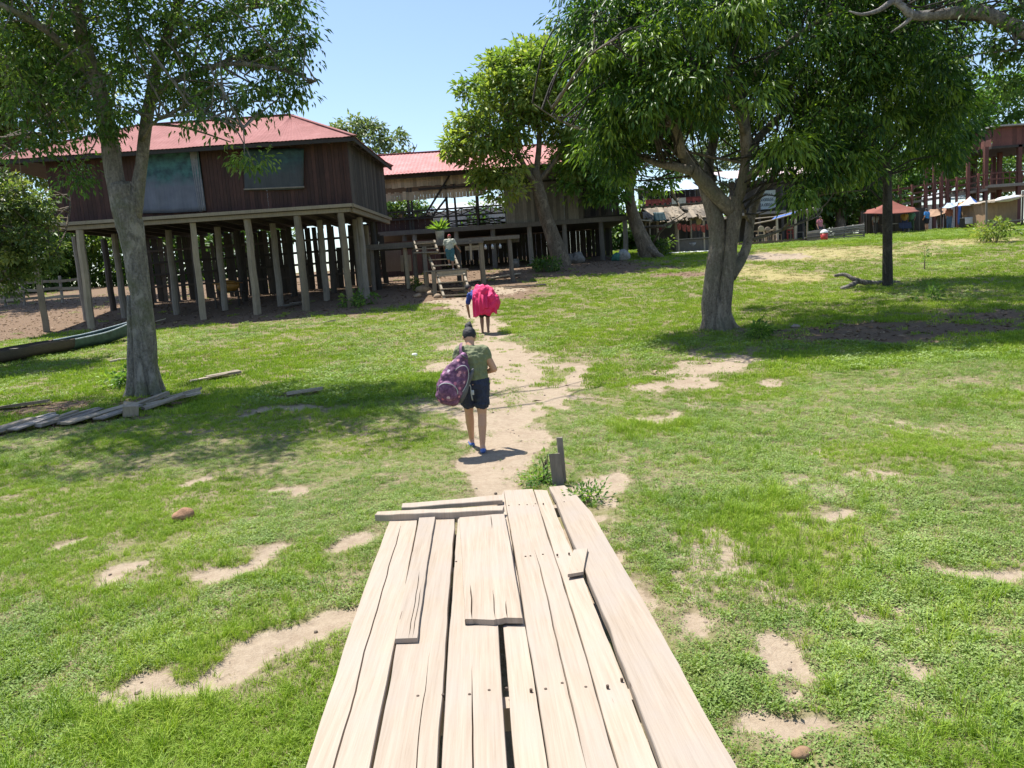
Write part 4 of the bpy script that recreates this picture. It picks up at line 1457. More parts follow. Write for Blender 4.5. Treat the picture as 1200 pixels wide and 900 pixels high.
# ---- olive tree at the left edge
YG = 21.5
tree('edge_tree', 'bushy olive green tree whose lit crown hangs before the leftmost stilts', -70, 420, YG,
     [P4(-70, 400, YG, .22), P4(-66, 340, YG, .19), P4(-56, 280, YG, .16), P4(-50, 230, YG, .12)],
     [[P4(-62, 300, YG, .1), P4(-30, 280, YG - .3, .07), P4(10, 270, YG - .4, .04), P4(40, 265, YG - .4, .02)], [P4(-56, 260, YG, .09), P4(-20, 235, YG, .06), P4(20, 222, YG, .02)]],
     [blob(10, 262, YG, 58, 46, 1.3, 84), blob(30, 297, YG - .3, 40, 26, .9, 36), blob(-20, 300, YG, 50, 50, 1.2, 44), blob(45, 240, YG, 22, 22, .7, 14), blob(-30, 230, YG, 50, 40, 1.3, 40), blob(4, 328, YG, 14, 10, .5, 5)],
     (.14, .07), L_EDGE, B_BROWN, 58, .34, 91, .4, .15, twig=.5)
YH = 42
tree('edge_tree', 'yellow green tree rising behind the left end of the house roof', 10, 330, YH,
     [P4(10, 320, YH, .4), P4(12, 250, YH, .35), P4(10, 180, YH, .28), P4(15, 120, YH, .2)],
     [[P4(12, 180, YH, .2), P4(40, 130, YH, .12), P4(70, 100, YH, .05)], [P4(12, 180, YH, .2), P4(-20, 120, YH, .12), P4(-40, 80, YH, .05)]],
     [blob(10, 120, YH, 75, 60, 3, 110), blob(55, 90, YH, 55, 50, 2.4, 55), blob(-30, 80, YH, 60, 60, 3, 60), blob(100, 110, YH, 50, 40, 2, 40), blob(20, 60, YH, 80, 40, 3, 50), blob(5, 195, YH, 60, 40, 2.4, 70), blob(-50, 160, YH, 60, 50, 2.4, 60)],
     (.34, .15), L_YELLOW, B_BROWN, 42, .62, 95, .3, .2)

# ---- the limb that reaches in from a tree outside the right edge
YF = 15.5
T = thing('overhanging_tree', 'tree standing outside the right edge whose pale bare limb reaches into view', 'tree', on(13.2, YF))
base = on(13.2, YF)
mb = MB(); st = []
limb(mb, [(13.2, YF, base.z - .3, .5), (13.2, YF, base.z + 1.5, .4), (13.0, YF, base.z + 3.6, .36), (12.8, YF, base.z + 5.4, .3), (12.9, YF, base.z + 7.5, .2)], 18, 14, .15, 15, st)
mb.build('trunk', B_GREY, T, True)
mb = MB()
limb(mb, [(12.85, YF, base.z + 5.2, .2), P4(1260, 75, YF, .17), P4(1205, 40, YF, .14), P4(1170, 22, YF, .13), P4(1140, 14, YF, .12), P4(1100, 17, YF, .10), P4(1070, 18, YF, .085), P4(1058, 8, YF, .07), P4(1046, 2, YF, .06), P4(1030, 12, YF - .1, .045), P4(1010, 17, YF - .2, .03), P4(995, 13, YF - .2, .012)], 34, 10, .15, 16, st)
limb(mb, [P4(1068, 20, YF, .05), P4(1060, 28, YF, .035), P4(1044, 38, YF, .012)], 8, 6, .1, 17)
limb(mb, [P4(1050, 3, YF, .05), P4(1040, -8, YF, .045), P4(1030, -20, YF, .02)], 8, 6, .1, 18)
limb(mb, [P4(1185, 30, YF, .05), P4(1190, 55, YF, .03), P4(1160, 62, YF, .015)], 8, 6, .1, 18, st)
limb(mb, [P4(1215, 40, YF, .08), P4(1190, -10, YF, .06), P4(1130, -40, YF, .03)], 8, 6, .1, 18, st)
mb.build('limbs', bark('pale_bark', (.10, .09, .085), (.20, .18, .165), (.36, .33, .30)), T, True)
crown(T, [blob(1165, 55, YF + .3, 48, 40, .9, 20), blob(1200, 10, YF, 60, 34, 1, 26), blob(1130, -25, YF, 70, 40, 1, 30), blob(1190, 95, YF + .3, 30, 26, .7, 9), blob(1230, 60, YF, 50, 60, 1, 30)], (.13, .065), L_DARK, .6, 30, .30, 17, .1, st, B_DARK, .05, .5)

# ---- trees further back
def far_tree(name, label, px, py, Y, r, top, blobs, lm, seed, group='trees far behind the houses', leaf=(.5, .26), bm=None):
    return tree(name, label, px, py, Y, [P4(px, py - 3, Y, r), P4(px + 2, (py + top) / 2, Y, r * .8), P4(px, top + 20, Y, r * .55)], [], blobs, leaf, lm, bm or B_BROWN, 34, .9, seed, .3, .15, .5, 7, group, .3)


far_tree('distant_tree', 'pale hazy tree seen over the gap between the two red roofs', 432, 300, 78, .35, 165, [blob(408, 152, 78, 20, 11, 2, 13), blob(434, 160, 78, 22, 16, 2.4, 20), blob(440, 195, 78, 34, 20, 3, 34), blob(462, 166, 78, 15, 12, 1.5, 10), blob(390, 160, 78, 12, 9, 2, 6), blob(474, 178, 78, 10, 7, 1.5, 5), blob(432, 146, 78, 10, 7, 1.5, 4)], L_FAR, 101)
far_tree('distant_tree', 'bright yellow green bamboo like tree behind the red raised house', 1140, 230, 74, .3, 120, [blob(1125, 128, 74, 46, 40, 3, 70), blob(1165, 125, 74, 45, 34, 3, 55), blob(1150, 165, 74, 55, 26, 3, 46), blob(1195, 100, 74, 40, 30, 3, 40)], L_MID, 103)
far_tree('distant_tree', 'dark tree behind the plank fence of the market', 985, 262, 66, .4, 190, [blob(985, 215, 66, 48, 36, 3, 70), blob(945, 225, 66, 40, 28, 3, 46), blob(1020, 215, 66, 40, 32, 3, 46), blob(985, 165, 66, 60, 36, 3, 60)], L_DARK, 105)
far_tree('distant_tree', 'round green tree standing left of the raised red walkway', 1075, 250, 72, .35, 190, [blob(1075, 200, 72, 40, 32, 3, 60), blob(1050, 215, 72, 30, 28, 2.4, 36), blob(1100, 190, 72, 30, 22, 2.4, 30)], L_MID, 106)
far_tree('distant_tree', 'dark tree seen through the posts of the red raised house', 1165, 245, 84, .4, 180, [blob(1160, 200, 84, 44, 28, 3, 60), blob(1195, 190, 84, 40, 30, 3, 50), blob(1130, 205, 84, 26, 20, 2.4, 26)], L_DARK, 107)
far_tree('distant_tree', 'tree filling the gap behind the blue and white roof', 830, 280, 80, .4, 150, [blob(800, 170, 80, 50, 36, 3, 60), blob(850, 190, 80, 50, 40, 3, 60), blob(900, 195, 80, 50, 36, 3, 56)], L_FAR, 108)
far_tree('distant_tree', 'low tree showing beneath the hanging slats of the hall', 470, 300, 72, .3, 230, [blob(450, 243, 72, 40, 10, 2, 36), blob(485, 240, 72, 16, 8, 2, 12)], L_DARK, 109)

for k, (px, Y_) in enumerate(((-60, 52), (20, 58), (95, 62), (180, 60), (270, 66))):
    far_tree('thicket_tree', ('dense dark tree beyond the left edge fence', 'dense dark tree behind the rail fence and leftmost stilts', 'dark tree behind the stilts left of the forked trunk', 'dark tree behind the undercroft right of the forked trunk', 'dark tree behind the middle of the undercroft')[k], px, 330 - k * 4, Y_, .3, 240, [blob(px, 296, Y_, 50, 36, 3, 60), blob(px + 30, 270, Y_, 46, 30, 3, 40), blob(px - 30, 262, Y_, 40, 36, 3, 40), blob(px + 10, 322, Y_, 60, 16, 3, 40)], L_DARK, 120 + k, 'dark trees behind the stilt house')

for k, (px, Y_, py, lab) in enumerate(((742, 60, 300, 'dark bushy tree behind the right end of the hall'), (905, 68, 285, 'dark bushy tree behind the blue tarp awning'), (950, 70, 275, 'dark bushy tree behind the left end of the plank fence'), (1020, 75, 262, 'dark bushy tree behind the rust red canopy'), (585, 76, 290, 'dark bushy tree far behind the closed room of the hall'))):
    far_tree('thicket_tree', lab, px, py, Y_, .3, py - 80, [blob(px, py - 34, Y_, 40, 30, 3, 60), blob(px + 18, py - 12, Y_, 36, 18, 3, 40), blob(px - 22, py - 16, Y_, 36, 22, 3, 40)], L_DARK, 140 + k, 'bushy trees behind the market')

# ---- low plants
def bush(name, label, px, py, rx, ry, lm, n, leaf, seed, group=None, stems=7, droop=0.0, per=22):
    g = G(px, py)
    k = g.y / F_PX
    T = thing(name, label, 'plant', g, group)
    r = random.Random(seed)
    mb = MB(); st = []
    for i in range(stems):
        a = r.uniform(0, 6.28); q = rx * k * r.uniform(.1, .7)
        limb(mb, [(g.x + .04 * math.cos(a), g.y + .04 * math.sin(a), g.z - .05, .014), (g.x + q * .5 * math.cos(a), g.y + q * .5 * math.sin(a), g.z + ry * k * r.uniform(.5, .9), .010), (g.x + q * math.cos(a), g.y + q * math.sin(a), g.z + ry * k * r.uniform(1.1, 1.9), .005)], 5, 4, 0, 0, st)
    mb.build('stems', B_BROWN, T)
    crown(T, [((g.x, g.y, g.z + ry * k * .95), (rx * k, rx * k * .8, ry * k), n)], leaf, lm, droop, per, .16 + rx * k * .12, seed, .3, st, B_BROWN, .2, .2, 'foliage')
    return T


bush('shrub', 'wild grey green shrub on the crest before the tan market hut', 1166, 284, 30, 15, L_YELLOW, 30, (.2, .09), 201)
bush('sapling', 'thin sapling in the grass right of the slim dark tree', 1083, 316, 6, 14, L_MID, 6, (.16, .06), 202, per=10, stems=2)
bush('sapling', 'small leafy seedling in the shade below the slim dark tree', 1090, 352, 12, 8, L_MID, 8, (.16, .07), 203, per=14, stems=3)
bush('weed_clump', 'bright weeds growing around the stakes at the boardwalk corner', 636, 566, 20, 6, L_MID, 16, (.055, .024), 204)
bush('weed_clump', 'leggy weed standing just left of the stakes', 640, 560, 7, 15, L_MID, 7, (.06, .026), 205, per=8, stems=4)
bush('weed_clump', 'fresh weeds sprouting along the right edge of the bleached planks', 688, 588, 22, 6, L_MID, 18, (.05, .024), 207)
bush('weed_clump', 'green weeds around the foot of the tall grey forked trunk', 150, 452, 26, 9, L_MID, 24, (.12, .07), 208)
bush('weed_clump', 'weeds with long leaves on the shaded lawn beyond the mango trunk', 890, 395, 16, 8, L_MID, 14, (.15, .05), 209)
bush('shrub', 'dark shrub growing at the foot of the leaning tree beside the stall', 775, 300, 16, 12, L_DARK, 24, (.2, .09), 210)
bush('shrub', 'low green shrub behind the stilt at the right end of the house', 422, 358, 26, 7, L_MID, 20, (.16, .08), 211)
bush('shrub', 'small plant on the bare bank left of the lower stairs', 488, 340, 5, 8, L_YELLOW, 7, (.16, .07), 212)
bush('shrub', 'green undergrowth at the foot of the leaning olive tree', 640, 318, 26, 8, L_DARK, 26, (.2, .09), 213)

# ---- fallen wood
g = G(1010, 335)
mb = MB()
limb(mb, [P4(978, 323, g.y + .2, .05), P4(990, 322, g.y + .2, .07), P4(1002, 328, g.y, .085), P4(1020, 332, g.y, .10), P4(1036, 331, g.y + .2, .09), P4(1055, 331, g.y + .3, .06)], 20, 8, .2, 3)
limb(mb, [P4(1004, 331, g.y, .08), P4(995, 335, g.y - .4, .07), P4(986, 338, g.y - .7, .05)], 8, 7, .2, 4)
o = mb.build('fallen_branch', bark('dead_wood', (.06, .05, .045), (.15, .13, .115), (.30, .27, .24)), None, True, g)
tag(o, 'dead forked branch lying at the foot of the slim dark tree', 'branch')
# ================================================================== the hall behind, walkway and stairs
HLY = 42.0
h = lambda px, py, dy=0: at(px, py, HLY + dy)
HF = h(580, 264).z
hx0, hx1 = h(424, 270).x, h(737, 256).x
hall = thing('open_hall', 'long open hall on posts with faded red roof and slatted upper bands', 'hall', (h(580, 300).x, HLY, float(gz(h(580, 300).x, HLY))))
HD = 8.0
mb = MB()
mb.box(((hx0 + hx1) / 2, HLY + HD / 2, HF - .1), (hx1 - hx0, HD, .08), tint=.2)
mb.box(((hx0 + hx1) / 2, HLY - .06, HF - .08), (hx1 - hx0 + .2, .12, .24), tint=.8)
mb.build('floor', wood('hall_floor', (.07, .06, .052), (.165, .145, .125), (8, 8, .8), 3, .5), hall)
EZ2 = h(520, 201, -.6).z
RZ2 = at(520, 177.5, HLY + HD / 2).z
mb = MB()
a0, a1 = hx0 - .6, hx1 + .5
iron_roof(mb, (a0, HLY - .7, EZ2), (a1, HLY - .7, EZ2), (a1, HLY + HD / 2, RZ2), (a0, HLY + HD / 2, RZ2), .2, .02)
iron_roof(mb, (a0, HLY + HD + .7, EZ2), (a1, HLY + HD + .7, EZ2), (a1, HLY + HD / 2, RZ2), (a0, HLY + HD / 2, RZ2), .2, .02)
M_RED2 = roof_material('faded_red_iron', (.36, .15, .14), (.50, .24, .23), (.60, .36, .35))
roof2 = mb.build('roof', M_RED2, hall)
mb = MB(); mb.box(((a0 + a1) / 2, HLY + HD / 2, RZ2 + .03), (a1 - a0, .4, .03))
mb.build('ridge_cap', M_RED2, roof2)
mb = MB()
mb.box(((a0 + a1) / 2, HLY - .3, EZ2 - .08), (a1 - a0, .1, .18), tint=.3)
mb.box(((a0 + a1) / 2, HLY + .1, h(500, 221).z), (h(592, 215).x - hx0, .1, .1), tint=.2)
for k in range(12):
    x = a0 + .3 + (a1 - a0 - .6) * k / 11
    mb.beam((x, HLY - .5, EZ2 - .05), (x, HLY + HD / 2, RZ2 - .12), .07, .12)
    mb.beam((x, HLY + HD + .5, EZ2 - .05), (x, HLY + HD / 2, RZ2 - .12), .07, .12)
mb.build('rafters', M_SHADE, roof2)
q = MB(); q.box(((a0 + a1) / 2, HLY + HD / 2, EZ2 + .12), (a1 - a0 - .4, HD + .8, .03)); q.build('roof_shade_panel', M_SHADE, roof2)  # added dark panel, painted shade hiding the red underside of the hall roof
# slatted bands
for (ya, yb, lab) in ((206.5, 217.5, 'upper'), (223, 233, 'lower')):
    mb = MB()
    z1, z0 = h(500, ya).z, h(500, yb).z
    x = hx0
    xe = h(566, 215).x
    while x < xe:
        k = random.uniform(.13, .2)
        mb.box((x + k / 2, HLY + .2 + random.uniform(-.02, .02), (z0 + z1) / 2 + random.uniform(-.03, .03)), (k - .008, .02, z1 - z0), rot=(0, random.uniform(-.02, .02), 0))
        x += k
    mb.build('slat_band', wood('tan_slats', (.36, .28, .19), (.58, .48, .34), (8, 8, .8), 3, .3), hall)
# posts
for px in (437, 478.5, 482, 523.5, 533, 558, 592):
    p = h(px, 233, .25)
    q = MB(); q.beam((p.x, HLY + .3, HF - .05), (p.x + random.uniform(-.05, .05), HLY + .3, EZ2 - .02), .11, .11, jit=.01)
    q.build('post', M_SHADE, hall)
for px in (437, 478, 523, 560, 592):
    p = h(px, 233, HD)
    q = MB(); q.beam((p.x, HLY + HD - .2, HF - .05), (p.x, HLY + HD - .2, EZ2 + .1), .11, .11)
    q.build('post', M_SHADE, hall)
for (a, b) in (((528, 204), (497, 254)), ((524, 231), (507, 253))):
    q = MB(); q.beam(h(*a, .2), h(*b, .2), .1, .1, tint=.2)
    q.build('brace', M_SHADE, hall)


def truss(x0, x1, z0, z1, y, step, name='truss_rail', m=None):
    q = MB()
    q.box(((x0 + x1) / 2, y, z1), (x1 - x0, .07, .08), tint=.3)
    q.box(((x0 + x1) / 2, y, z0), (x1 - x0, .07, .08), tint=.3)
    n = max(1, round((x1 - x0) / step))
    for k in range(n):
        a = x0 + (x1 - x0) * k / n; b = x0 + (x1 - x0) * (k + 1) / n
        q.beam((a, y - .04, z0 + .04), (b, y - .04, z1 - .04), .05, .045, up=(0, 1, 0)); q.beam((a, y + .04, z1 - .04), (b, y + .04, z0 + .04), .05, .045, up=(0, 1, 0))
        q.box((a, y, (z0 + z1) / 2), (.06, .05, z1 - z0))
    return q.build(name, m or M_SHADE, hall)


truss(h(437, 250).x, h(592, 245).x, h(500, 255).z, h(500, 246).z, HLY + .15, .75)
truss(h(437, 250).x, h(592, 245).x, h(500, 254).z, h(500, 247).z, HLY + HD - .25, 1.3)
mb = MB(); board_wall(mb, (h(430, 255).x, HLY + .3, 0), (h(507, 255).x, HLY + .3, 0), HF, h(470, 254.5).z, (.2, .4)); mb.build('low_wall', M_WALL, hall)
# closed rooms on the right
mb = MB(); board_wall(mb, (h(592, 240).x, HLY + .1, 0), (h(683, 235).x, HLY + .1, 0), HF + .02, EZ2 - .05, (.18, .3)); mb.build('front_wall', M_GREY, hall)
mb = MB(); board_wall(mb, (h(593, 240).x, HLY + .15, 0), (h(593, 240).x, HLY + HD, 0), HF + .02, EZ2, (.18, .3)); mb.build('side_wall', M_SHADE, hall)
mb = MB(); board_wall(mb, (h(737, 235).x, HLY + HD, 0), (h(594, 240).x, HLY + HD, 0), HF + .02, EZ2, (.18, .3)); mb.build('back_wall', M_SHADE, hall)
mb = MB(); board_wall(mb, (h(683, 240).x, HLY + .15, 0), (h(683, 240).x, HLY + 3.5, 0), HF + .02, EZ2, (.18, .3)); mb.build('side_wall', M_SHADE, hall)
mb = MB(); board_wall(mb, (h(683, 240).x, HLY + 3.5, 0), (h(737, 240).x, HLY + 3.5, 0), HF + .02, EZ2, (.18, .3)); mb.build('verandah_wall', M_SHADE, hall)
truss(h(684, 240).x, h(734, 238).x, HF + .1, h(700, 228).z, HLY + .1, 1.15, 'lattice')
for px in (684, 703, 722, 736):
    q = MB(); q.beam((h(px, 240).x, HLY + .16, HF), (h(px, 240).x, HLY + .16, EZ2), .1, .1); q.build('post', M_SHADE, hall)
# posts below
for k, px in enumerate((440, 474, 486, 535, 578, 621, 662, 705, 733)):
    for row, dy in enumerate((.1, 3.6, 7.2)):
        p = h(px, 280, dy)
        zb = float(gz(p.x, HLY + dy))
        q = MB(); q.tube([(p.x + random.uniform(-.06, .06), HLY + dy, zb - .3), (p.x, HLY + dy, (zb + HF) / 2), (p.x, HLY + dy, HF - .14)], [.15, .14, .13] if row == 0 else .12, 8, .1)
        q.build('stilt', M_GREY if row == 0 else M_SHADE, hall)  # rear rows darker, the shade under the hall set by timber colour
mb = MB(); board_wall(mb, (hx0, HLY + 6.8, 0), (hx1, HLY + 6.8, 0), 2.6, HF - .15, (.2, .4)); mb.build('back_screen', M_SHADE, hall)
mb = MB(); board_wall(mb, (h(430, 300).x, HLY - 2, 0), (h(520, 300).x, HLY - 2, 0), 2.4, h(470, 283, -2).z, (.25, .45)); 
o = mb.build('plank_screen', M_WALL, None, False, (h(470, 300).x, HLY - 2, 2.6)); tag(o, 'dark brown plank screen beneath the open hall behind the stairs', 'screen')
for (px, w_, ya, yb, lab, m) in ((460, .75, 289, 318, 'pinkish brown board panel leaning behind the walkway posts', wood('pink_board', (.22, .14, .11), (.36, .25, .2))),
                                 (475, .5, 299, 318, 'pale grey panel leaning below the walkway left of the stairs', M_PALE)):
    p, p2 = at(px, ya, 36.5), at(px, yb, 36.4)
    q = MB(); q.box((p.x, 36.5, (p.z + p2.z) / 2), (w_, .03, p.z - p2.z), rot=(.06, .02, 0), tint=.6)
    o = q.build('plank_sheet', m, None, False, p2); tag(o, lab, 'panel')
bush('shrub', 'bright green shrub growing in the gap under the walkway', 452, 316, 9, 13, L_MID, 26, (.24, .1), 301)

# clutter under the hall: hanging white things, sacks
for k, (px, py, lab) in enumerate(((569, 289, 'leftmost white bottle hanging under the walkway'), (577, 288.5, 'middle white bottle hanging under the walkway'), (586, 288, 'rightmost white bottle hanging under the walkway'))):
    p = at(px, py, 37)
    q = MB(); q.tube([p + Vector((0, 0, -.12)), p + Vector((0, 0, .02)), p + Vector((0, 0, .06)), p + Vector((0, 0, .1))], [.06, .062, .03, .022], 9)
    o = q.build('bottle', simple('white_plastic', (.62, .62, .60), .4), None, True, p)
    s = MB(); s.tube([p + Vector((0, 0, .1)), p + Vector((0, .0, .42))], .006, 4); s.build('string', M_SHADE, o)
    tag(o, lab, 'bottle', 'bottles hung in a row under the walkway')
for k, (px, r_, c, lab) in enumerate(((603, .26, (.20, .19, .17), 'pale sack slumped in the shade under the hall left of the olive tree'), (668, .30, (.16, .15, .14), 'grey sack on the ground under the closed room of the hall'), (677, .34, (.19, .18, .17), 'light bundle right of the grey sack under the hall'), (731, .34, (.30, .30, .29), 'white bundle at the right end of the hall near the leaning trunk'), (722, .26, (.05, .16, .14), 'teal bundle at the right end under the hall beside the white one'))):
    x = at(px, 295, 40.6).x
    p = on(x, 40.6) + Vector((0, 0, r_ * .7))
    q = MB(); q.ball(p, (r_, r_ * .8, r_ * 1.0), rot=(.2, .3 * (k - 2), 0), n=14, m=10)
    q.v = [tuple(Vector(v) + (Vector(v) - p) * .9 * (float(fbm(v[0] * 5, v[1] * 5 + v[2] * 6, k)) - .5)) for v in q.v]
    o = q.build('sack', simple('sack_%d' % k, c, .9, .4, 7), None, True, p); tag(o, lab, 'sack', 'sacks and bundles under the hall')

# ---- raised walkway in front of the hall
M_DKG = wood('dark_grey_board', (.07, .06, .052), (.165, .145, .125), (8, 8, .8), 3, .5)
WY = 34.3
wz = at(515, 283, WY).z
wx0, wx1 = at(428, 288, WY).x, at(606, 276, WY).x
way = thing('raised_walkway', 'raised plank walkway on posts running along the front of the hall', 'walkway', ((wx0 + wx1) / 2, WY, float(gz((wx0 + wx1) / 2, WY))))
mb = MB()
x = wx0
while x < wx1:
    k = random.uniform(.16, .26)
    mb.box((x + k / 2, WY + .7, wz + random.uniform(-.008, .008)), (k - .012, 1.5, .04))
    x += k
mb.build('deck', M_DKG, way)
mb = MB(); mb.box(((wx0 + wx1) / 2, WY - .06, wz - .02), (wx1 - wx0 + .2, .1, .15), tint=.75); mb.box(((wx0 + wx1) / 2, WY + 1.45, wz - .1), (wx1 - wx0 + .2, .1, .15), tint=.3)
mb.box((at(500, 285, WY).x, WY - .14, wz - .14), (5, .06, .1), tint=.6)
mb.build('edge_beam', M_DKG, way)
for px in (436, 475, 486, 497, 536, 564, 598):
    for dy in (0.05, 1.35):
        p = at(px, 300, WY + dy)
        zb = float(gz(p.x, WY + dy))
        q = MB(); q.tube([(p.x + random.uniform(-.05, .05), WY + dy, zb - .3), (p.x, WY + dy, wz - .06)], .1 if px != 564 else .13, 8, .12)
        q.build('post', M_POST if dy < 1 and px in (475, 564) else M_DKG, way)
mb = MB()
mb.beam(at(545, 290, WY - .02), at(563, 288.5, WY - .02), .07, .1, tint=.9); mb.beam(at(545, 292.6, WY), at(563, 291.5, WY), .07, .08, tint=.7)
mb.beam(at(551, 282, WY - .1), at(552.5, 305, WY - .1), .09, .06, tint=.9)
mb.build('rail', M_POST, way)
# a plant in a pot on the walkway
p = at(516, 280.5, WY + .25); p.z = wz + .02
T = thing('potted_plant', 'yellow green leafy plant in a pale tin pot on the walkway above the stairs', 'plant', p)
q = MB(); q.tube([p, p + Vector((0, 0, .42)), p + Vector((0, 0, .44))], [.16, .20, .215], 12); q.build('pot', simple('pale_tin', (.36, .37, .36), .5, .2), T, True)
r = np.random.default_rng(4)
n = 70
a = r.uniform(0, 6.28, n); el = r.uniform(.3, 1.4, n)
D_ = np.stack([np.cos(a) * np.cos(el), np.sin(a) * np.cos(el), np.sin(el)], -1)
C0 = np.tile(np.array([p.x, p.y, p.z + .45]), (n, 1)) + D_ * .05
S_ = norm(np.cross(D_, np.tile(np.array([0, 0, 1.]), (n, 1)))); U_ = norm(np.cross(S_, D_))
leaves_mesh('leaves', C0, D_, S_, U_, r.uniform(.3, .62, n), r.uniform(.07, .12, n), r.uniform(.45, 1, n), L_MID, T)

# ---- stairs in three flights
stairs = thing('wooden_stairs', 'grey timber stairs in short flights climbing from the path to the walkway', 'stairs', G(525, 352))


def flight(a0, a1, b0, b1, Y0, Y1, n, w=.09):
    """a: left stringer bottom/top pixels, b: right stringer; n treads"""
    L0, L1, R0_, R1_ = at(*a0, Y0), at(*a1, Y1), at(*b0, Y0), at(*b1, Y1)
    for (s0, s1) in ((L0, L1), (R0_, R1_)):
        q = MB(); q.beam(s0, s1, .08, .16, jit=.01, tint=.9); q.build('stringer', M_POST, stairs)
    for k in range(n):
        t = (k + .55) / n
        p, p2 = L0 + (L1 - L0) * t, R0_ + (R1_ - R0_) * t
        z = (p.z + p2.z) / 2 + .03
        q = MB(); q.beam((p.x - .05, p.y - .02, z), (p2.x + .05, p2.y - .02, z + random.uniform(-.02, .02)), .24, .045, jit=.006, tint=random.uniform(.6, 1)); q.build('tread', M_POST, stairs)


flight((521, 352.5), (512, 322), (552, 349), (543, 319.5), 30.7, 32.0, 4)
lz = at(520, 317, 32.3).z
lx0, lx1 = at(497, 319, 32.3).x, at(548, 315, 32.3).x
mb = MB()
for k in range(5):
    mb.box(((lx0 + lx1) / 2, 32.0 + .24 * k, lz + random.uniform(-.005, .005)), (lx1 - lx0, .22, .045))
mb.build('landing', M_GREY, stairs)
mb = MB(); mb.box(((lx0 + lx1) / 2 + .25, 31.93, lz - .14), (lx1 - lx0 - .6, .06, .2), tint=.8); mb.build('landing_beam', M_POST, stairs)
for (px, py, yy) in ((510.5, 352, 31.95), (546, 335, 31.98), (500, 335, 33.0), (545, 335, 33.0)):
    p = at(px, py, yy)
    q = MB(); q.beam((p.x, yy, float(gz(p.x, yy)) - .2), (p.x, yy, lz - .03), .16, .14, jit=.01, tint=.5); q.build('post', M_POST, stairs)
flight((509, 316.5), (500, 296), (538, 314.5), (529, 293), 32.9, 34.0, 3)
flight((489, 296), (485, 284), (513, 295), (509, 283), 33.7, 34.25, 2)
mb = MB(); mb.beam(at(485, 296.5, 33.6), at(513, 295.5, 33.6), .5, .05, tint=.5); mb.build('landing', M_GREY, stairs)
mb = MB(); p = at(497, 289, 33.5); mb.beam((p.x, 33.5, float(gz(p.x, 33.5)) - .1), p, .17, .15, tint=.3); mb.build('post', M_GREY, stairs)
# planks on the ground beside the stairs, roots
for (a, b, w_, lab) in (((553, 331), (609, 322), .22, 'long pale plank lying on the earth right of the stairs'), ((590, 338), (640, 335), .2, 'worn plank half buried beyond the pink bundle'), ((430, 333), (500, 328), .12, 'dark pole lying on the bank left of the stairs')):
    g0, g1 = G(*a), G(*b)
    q = MB(); q.beam(g0 + Vector((0, 0, .05)), g1 + Vector((0, 0, .07)), w_, .05, jit=.015, tint=.8)
    o = q.build('ground_plank', M_PALE if 'pale' in lab else M_GREY, None, False, (g0 + g1) / 2); tag(o, lab, 'plank')
for k, (px, py, s) in enumerate(((497, 342, .35), (505, 345, .25), (490, 338, .28), (488, 348, .2), (512, 349, .18))):
    g = G(px, py); q = MB(); q.ball(g + Vector((0, 0, s * .2)), (s, s * .8, s * .55), n=9, m=7)
    q.v = [tuple(Vector(v) + (Vector(v) - g) * .6 * (float(vnoise(v[0] * 4, v[1] * 4 + v[2] * 5, k)) - .5)) for v in q.v]
    o = q.build('earth_clod', simple('dry_earth', (.33, .24, .16), .95, .3, 6, bmp=.6), None, True, g)
    tag(o, ('large', 'middling', 'angular', 'low', 'small')[k] + ' clod of dry earth ' + ('on the bank left of the lower stairs', 'touching the left stair post', 'highest on the bank left of the stairs', 'lowest at the foot of the bank left of the stairs', 'directly at the foot of the left stair stringer')[k], 'clod', 'clods of earth by the stairs')

# white roofed building far beyond, seen through the open hall
FY = 74
fb = thing('far_building', 'low far building with a long whitish metal roof seen through the open hall', 'building', on(at(520, 262, FY).x, FY))
a, b = at(438, 252, FY), at(640, 241, FY)
zt = at(530, 238.5, FY + 4).z
mb = MB(); iron_roof(mb, (a.x, FY, a.z), (b.x, FY, a.z), (b.x, FY + 4, zt), (a.x, FY + 4, zt), .6, .02)
mb.build('roof', simple('white_iron', (.45, .46, .47), .5, .12, 2), fb)
mb = MB(); mb.box(((a.x + b.x) / 2, FY + 2, (a.z + float(gz(a.x, FY))) / 2 - .2), (b.x - a.x - 1, 3.4, a.z - float(gz(a.x, FY)) + .3)); mb.build('wall', simple('pale_wall', (.42, .42, .42), .9), fb)
# ================================================================== the market
def cyl_posts(mb_name, pts, r, m, parent):
    for (x, y, z0, z1) in pts:
        q = MB(); q.tube([(x, y, z0), (x + random.uniform(-.03, .03), y, z1)], r, 7, .06); q.build(mb_name, m, parent)


def gx(px, Y, py=280):
    x = at(px, py, Y).x
    return x, float(gz(x, Y))


M_REDW = wood('red_painted_timber', (.085, .032, .026), (.185, .068, .052), (6, 6, 1), 3, .3)
M_THATCH = wood('dry_thatch', (.11, .085, .058), (.26, .215, .155), (14, 14, 3), 3, .5)
M_BLUE = simple('blue_tarp', (.05, .13, .42), .5, .25, 4)
M_WHITE = simple('white_sheet', (.66, .66, .68), .7, .12, 4)
M_CHAIR = wood('tan_chair_wood', (.26, .20, .13), (.46, .38, .27))

